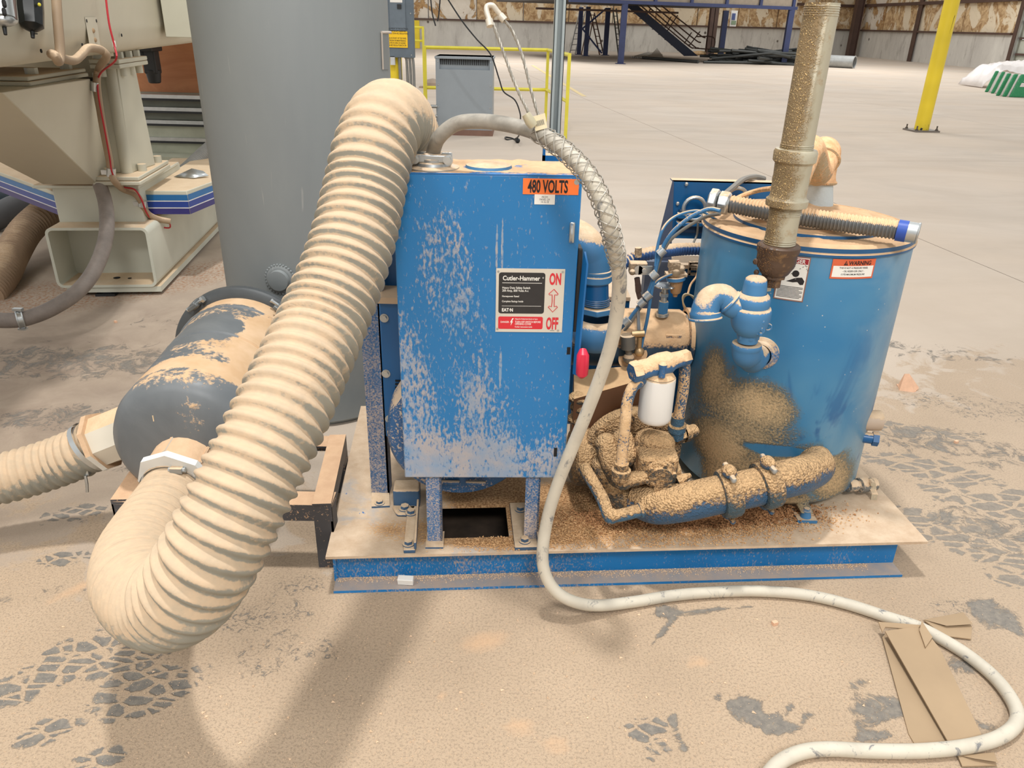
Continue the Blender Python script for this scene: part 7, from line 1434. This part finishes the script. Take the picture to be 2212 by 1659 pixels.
gA = gm('grain_tan', lin(196, 150, 100), lin(222, 182, 134)); gB = gm('grain_brown', lin(150, 104, 66), lin(190, 142, 98)); gC = gm('grain_pale', lin(214, 182, 148), lin(230, 202, 170))
def px_cloud(cen, sg, n, z):
    u = rng.normal(cen[0], sg[0], n); v = rng.normal(cen[1], sg[1], n); return np.array([pz(a_, b_, z) for a_, b_ in zip(u, v)])
def on_deck(P):
    q = (P - KO); a_, b_ = q @ k1, q @ k2; ok = (a_ > .01) & (a_ < LK - .01) & (b_ > .004) & (b_ < DK) & ~((a_ > h0[0] - .002) & (a_ < h1[0] + .002) & (b_ > h0[1] - .002) & (b_ < h1[1] + .002)); return P[ok]
d1 = np.concatenate([px_cloud((1400, 1140), (110, 26), 5200, ZD), px_cloud((1240, 1130), (45, 40), 1500, ZD), px_cloud((1560, 1135), (90, 16), 2600, ZD), px_cloud((1105, 1175), (55, 12), 1100, ZD), px_cloud((1140, 1130), (14, 30), 700, ZD), px_cloud((1700, 1120), (70, 14), 900, ZD)]); d1 = on_deck(d1); d1[:, 2] += rng.uniform(0, .004, len(d1))
grains('sawdust_grains', 'tan sawdust grains scattered over the deck around the gear pump', d1, .0012, .0034, gA)
d2 = np.concatenate([px_cloud((1470, 1128), (85, 9), 4200, ZD), px_cloud((1620, 1112), (70, 9), 2600, ZD), px_cloud((1350, 1120), (50, 10), 1600, ZD)]); d2 = on_deck(d2); d2[:, 2] += rng.uniform(0, .012, len(d2))
grains('sawdust_heap', 'dark brown clumped sawdust heap beneath the thick crusted pipe', d2, .0018, .0048, gB)
u = rng.uniform(0, 2212, 5200); v = rng.uniform(1240, 1700, 5200); d3 = np.array([pz(a_, b_, .0005) for a_, b_ in zip(u, v)]); q_ = (d3 - KO); keep = ~((q_ @ k1 > -.02) & (q_ @ k1 < LK) & (q_ @ k2 > -.01)); d3 = d3[keep]
sz = .0006 + .0020 * rng.random(len(d3)) ** 6; grains('floor_crumbs', 'pale sawdust crumbs sprinkled over the floor in the foreground', d3, .0005, .0016, gC)
d4 = px_cloud((1100, 1450), (500, 110), 110, .001); grains('floor_crumbs', 'larger pale crumbs of sawdust on the bare foreground floor', d4, .002, .0045, gC)
# heap of crumbs under the lean of the beam
d5 = np.array([kp(a_, b_, .009) for a_, b_ in zip(rng.uniform(.02, 1.5, 2600), .052 - np.abs(rng.normal(0, .012, 2600)))]); grains('flange_sawdust', 'line of sawdust lying along the bottom flange of the skid', d5, .0008, .0026, gC)

# ================================================================== LITTER ON THE FLOOR
cbm2 = plain('cardboard', lin(164, 140, 110), .8, 0, .04, 5)
def slab(mb, pts, th=.003): mb.prism([np.asarray(p) for p in pts], (0, 0, th)); return mb
cdb = thing('cardboard_sheet', 'folded brown cardboard strip lying inside the cable loop', 'cardboard', pz(2000, 1480))
A4 = [pz(1912, 1363, .030), pz(1990, 1352, .032), pz(2030, 1400, .025), pz(2127, 1600, .012), pz(2052, 1609, .014)]
mb = MB(); mb.add(np.array(A4 + [p - V(0, 0, .003) for p in A4]), [(0, 1, 2, 3, 4), (9, 8, 7, 6, 5)] + [(i, (i + 1) % 5, 5 + (i + 1) % 5, 5 + i) for i in range(5)]); mb.build('front_fold', cbm2, cdb)
B4 = [pz(1906, 1376, .008), pz(1914, 1367, .010), pz(2050, 1606, .005), pz(1975, 1606, .003), pz(1963, 1585, .003)]
mb = MB(); mb.add(np.array(B4 + [p - V(0, 0, .003) for p in B4]), [(0, 1, 2, 3, 4), (9, 8, 7, 6, 5)] + [(i, (i + 1) % 5, 5 + (i + 1) % 5, 5 + i) for i in range(5)]); mb.build('rear_fold', cbm2, cdb)
mb = MB(); mb.prism([pz(1897, 1345, .034), pz(1990, 1352, .034), pz(1980, 1362, .026), pz(1912, 1356, .026), pz(1906, 1368, .02)], (0, 0, .003)); mb.build('top_flap', cbm2, cdb)
mb = MB(); mb.prism([pz(1990, 1345, .036), pz(2013, 1380, .028), pz(1998, 1402, .027), pz(1985, 1365, .03)], (0, 0, .006)); mb.build('crumpled_corner', cbm2, cdb)
for pts, lab in (([(1995, 1341), (2080, 1325), (2099, 1356), (2097, 1382), (2040, 1375)], 'small brown cardboard piece behind the cable at right'), ([(2068, 1634), (2146, 1628), (2152, 1655), (2078, 1657)], 'small brown cardboard corner sticking out below the cable')):
    mb = MB(); P = [pz(x, y, .004) for x, y in pts]; slab(mb, P, .003); mb.add(np.array([P[0] + V(0, 0, .004), P[1] + V(0, 0, .004), P[2] + V(0, 0, .012), (P[0] + P[-1]) / 2 + V(.03, 0, .010)]), [(0, 1, 2, 3)])
    tag(mb.build('cardboard_scrap', cbm2, origin=P[0]), lab, 'cardboard')
c = pz(1958, 842); mb = MB(); w_ = plain('pale_pink_wood', lin(228, 184, 152), .7, 0, .05, 30)
mb.prism([c + V(-.03, 0, 0), c + V(.03, -.02, 0), c + V(.055, .03, 0), c + V(-.02, .05, 0)], (0, 0, .004)); mb.hexa([c + V(-.035, -.01, 0), c + V(.02, -.025, 0), c + V(.055, .01, 0), c + V(-.02, .04, 0), c + V(-.018, .01, .07), c + V(-.005, .0, .075), c + V(.05, .0, .012), c + V(-.01, .03, .06)])
tag(mb.build('wood_offcut', w_, origin=c), 'small pink wooden offcut on the floor right of the blue tank', 'wood')
c = kp(kk(pz(876, 1270, .01))[0], .02, .009); mb = MB(); mb.cbox(c + V(0, .0, .012), (.042, .018, .020), Rz(-.05) @ Rx(.2)); tag(mb.build('white_block', M['white'], origin=c, bevel=.0015), 'small white block lying on the bottom flange of the skid', 'block')
for x_, y_, l in ((175, 600, 'pale wood chip near the foot of the cream machine'), (250, 697, 'small pale chip on the floor right of the grey rubber hose'), (1695 + 370, 957, 'small pale chip on the tyre tracks right of the tank'), (1673, 1349, 'small cube of wood below the cable on the floor')):
    c = pz(x_, y_); mb = MB(); mb.cbox(c + V(0, 0, .005), (.014, .01, .009), Rz(random.uniform(0, 3))); tag(mb.build('wood_chip', w_, origin=c), l, 'wood chip')
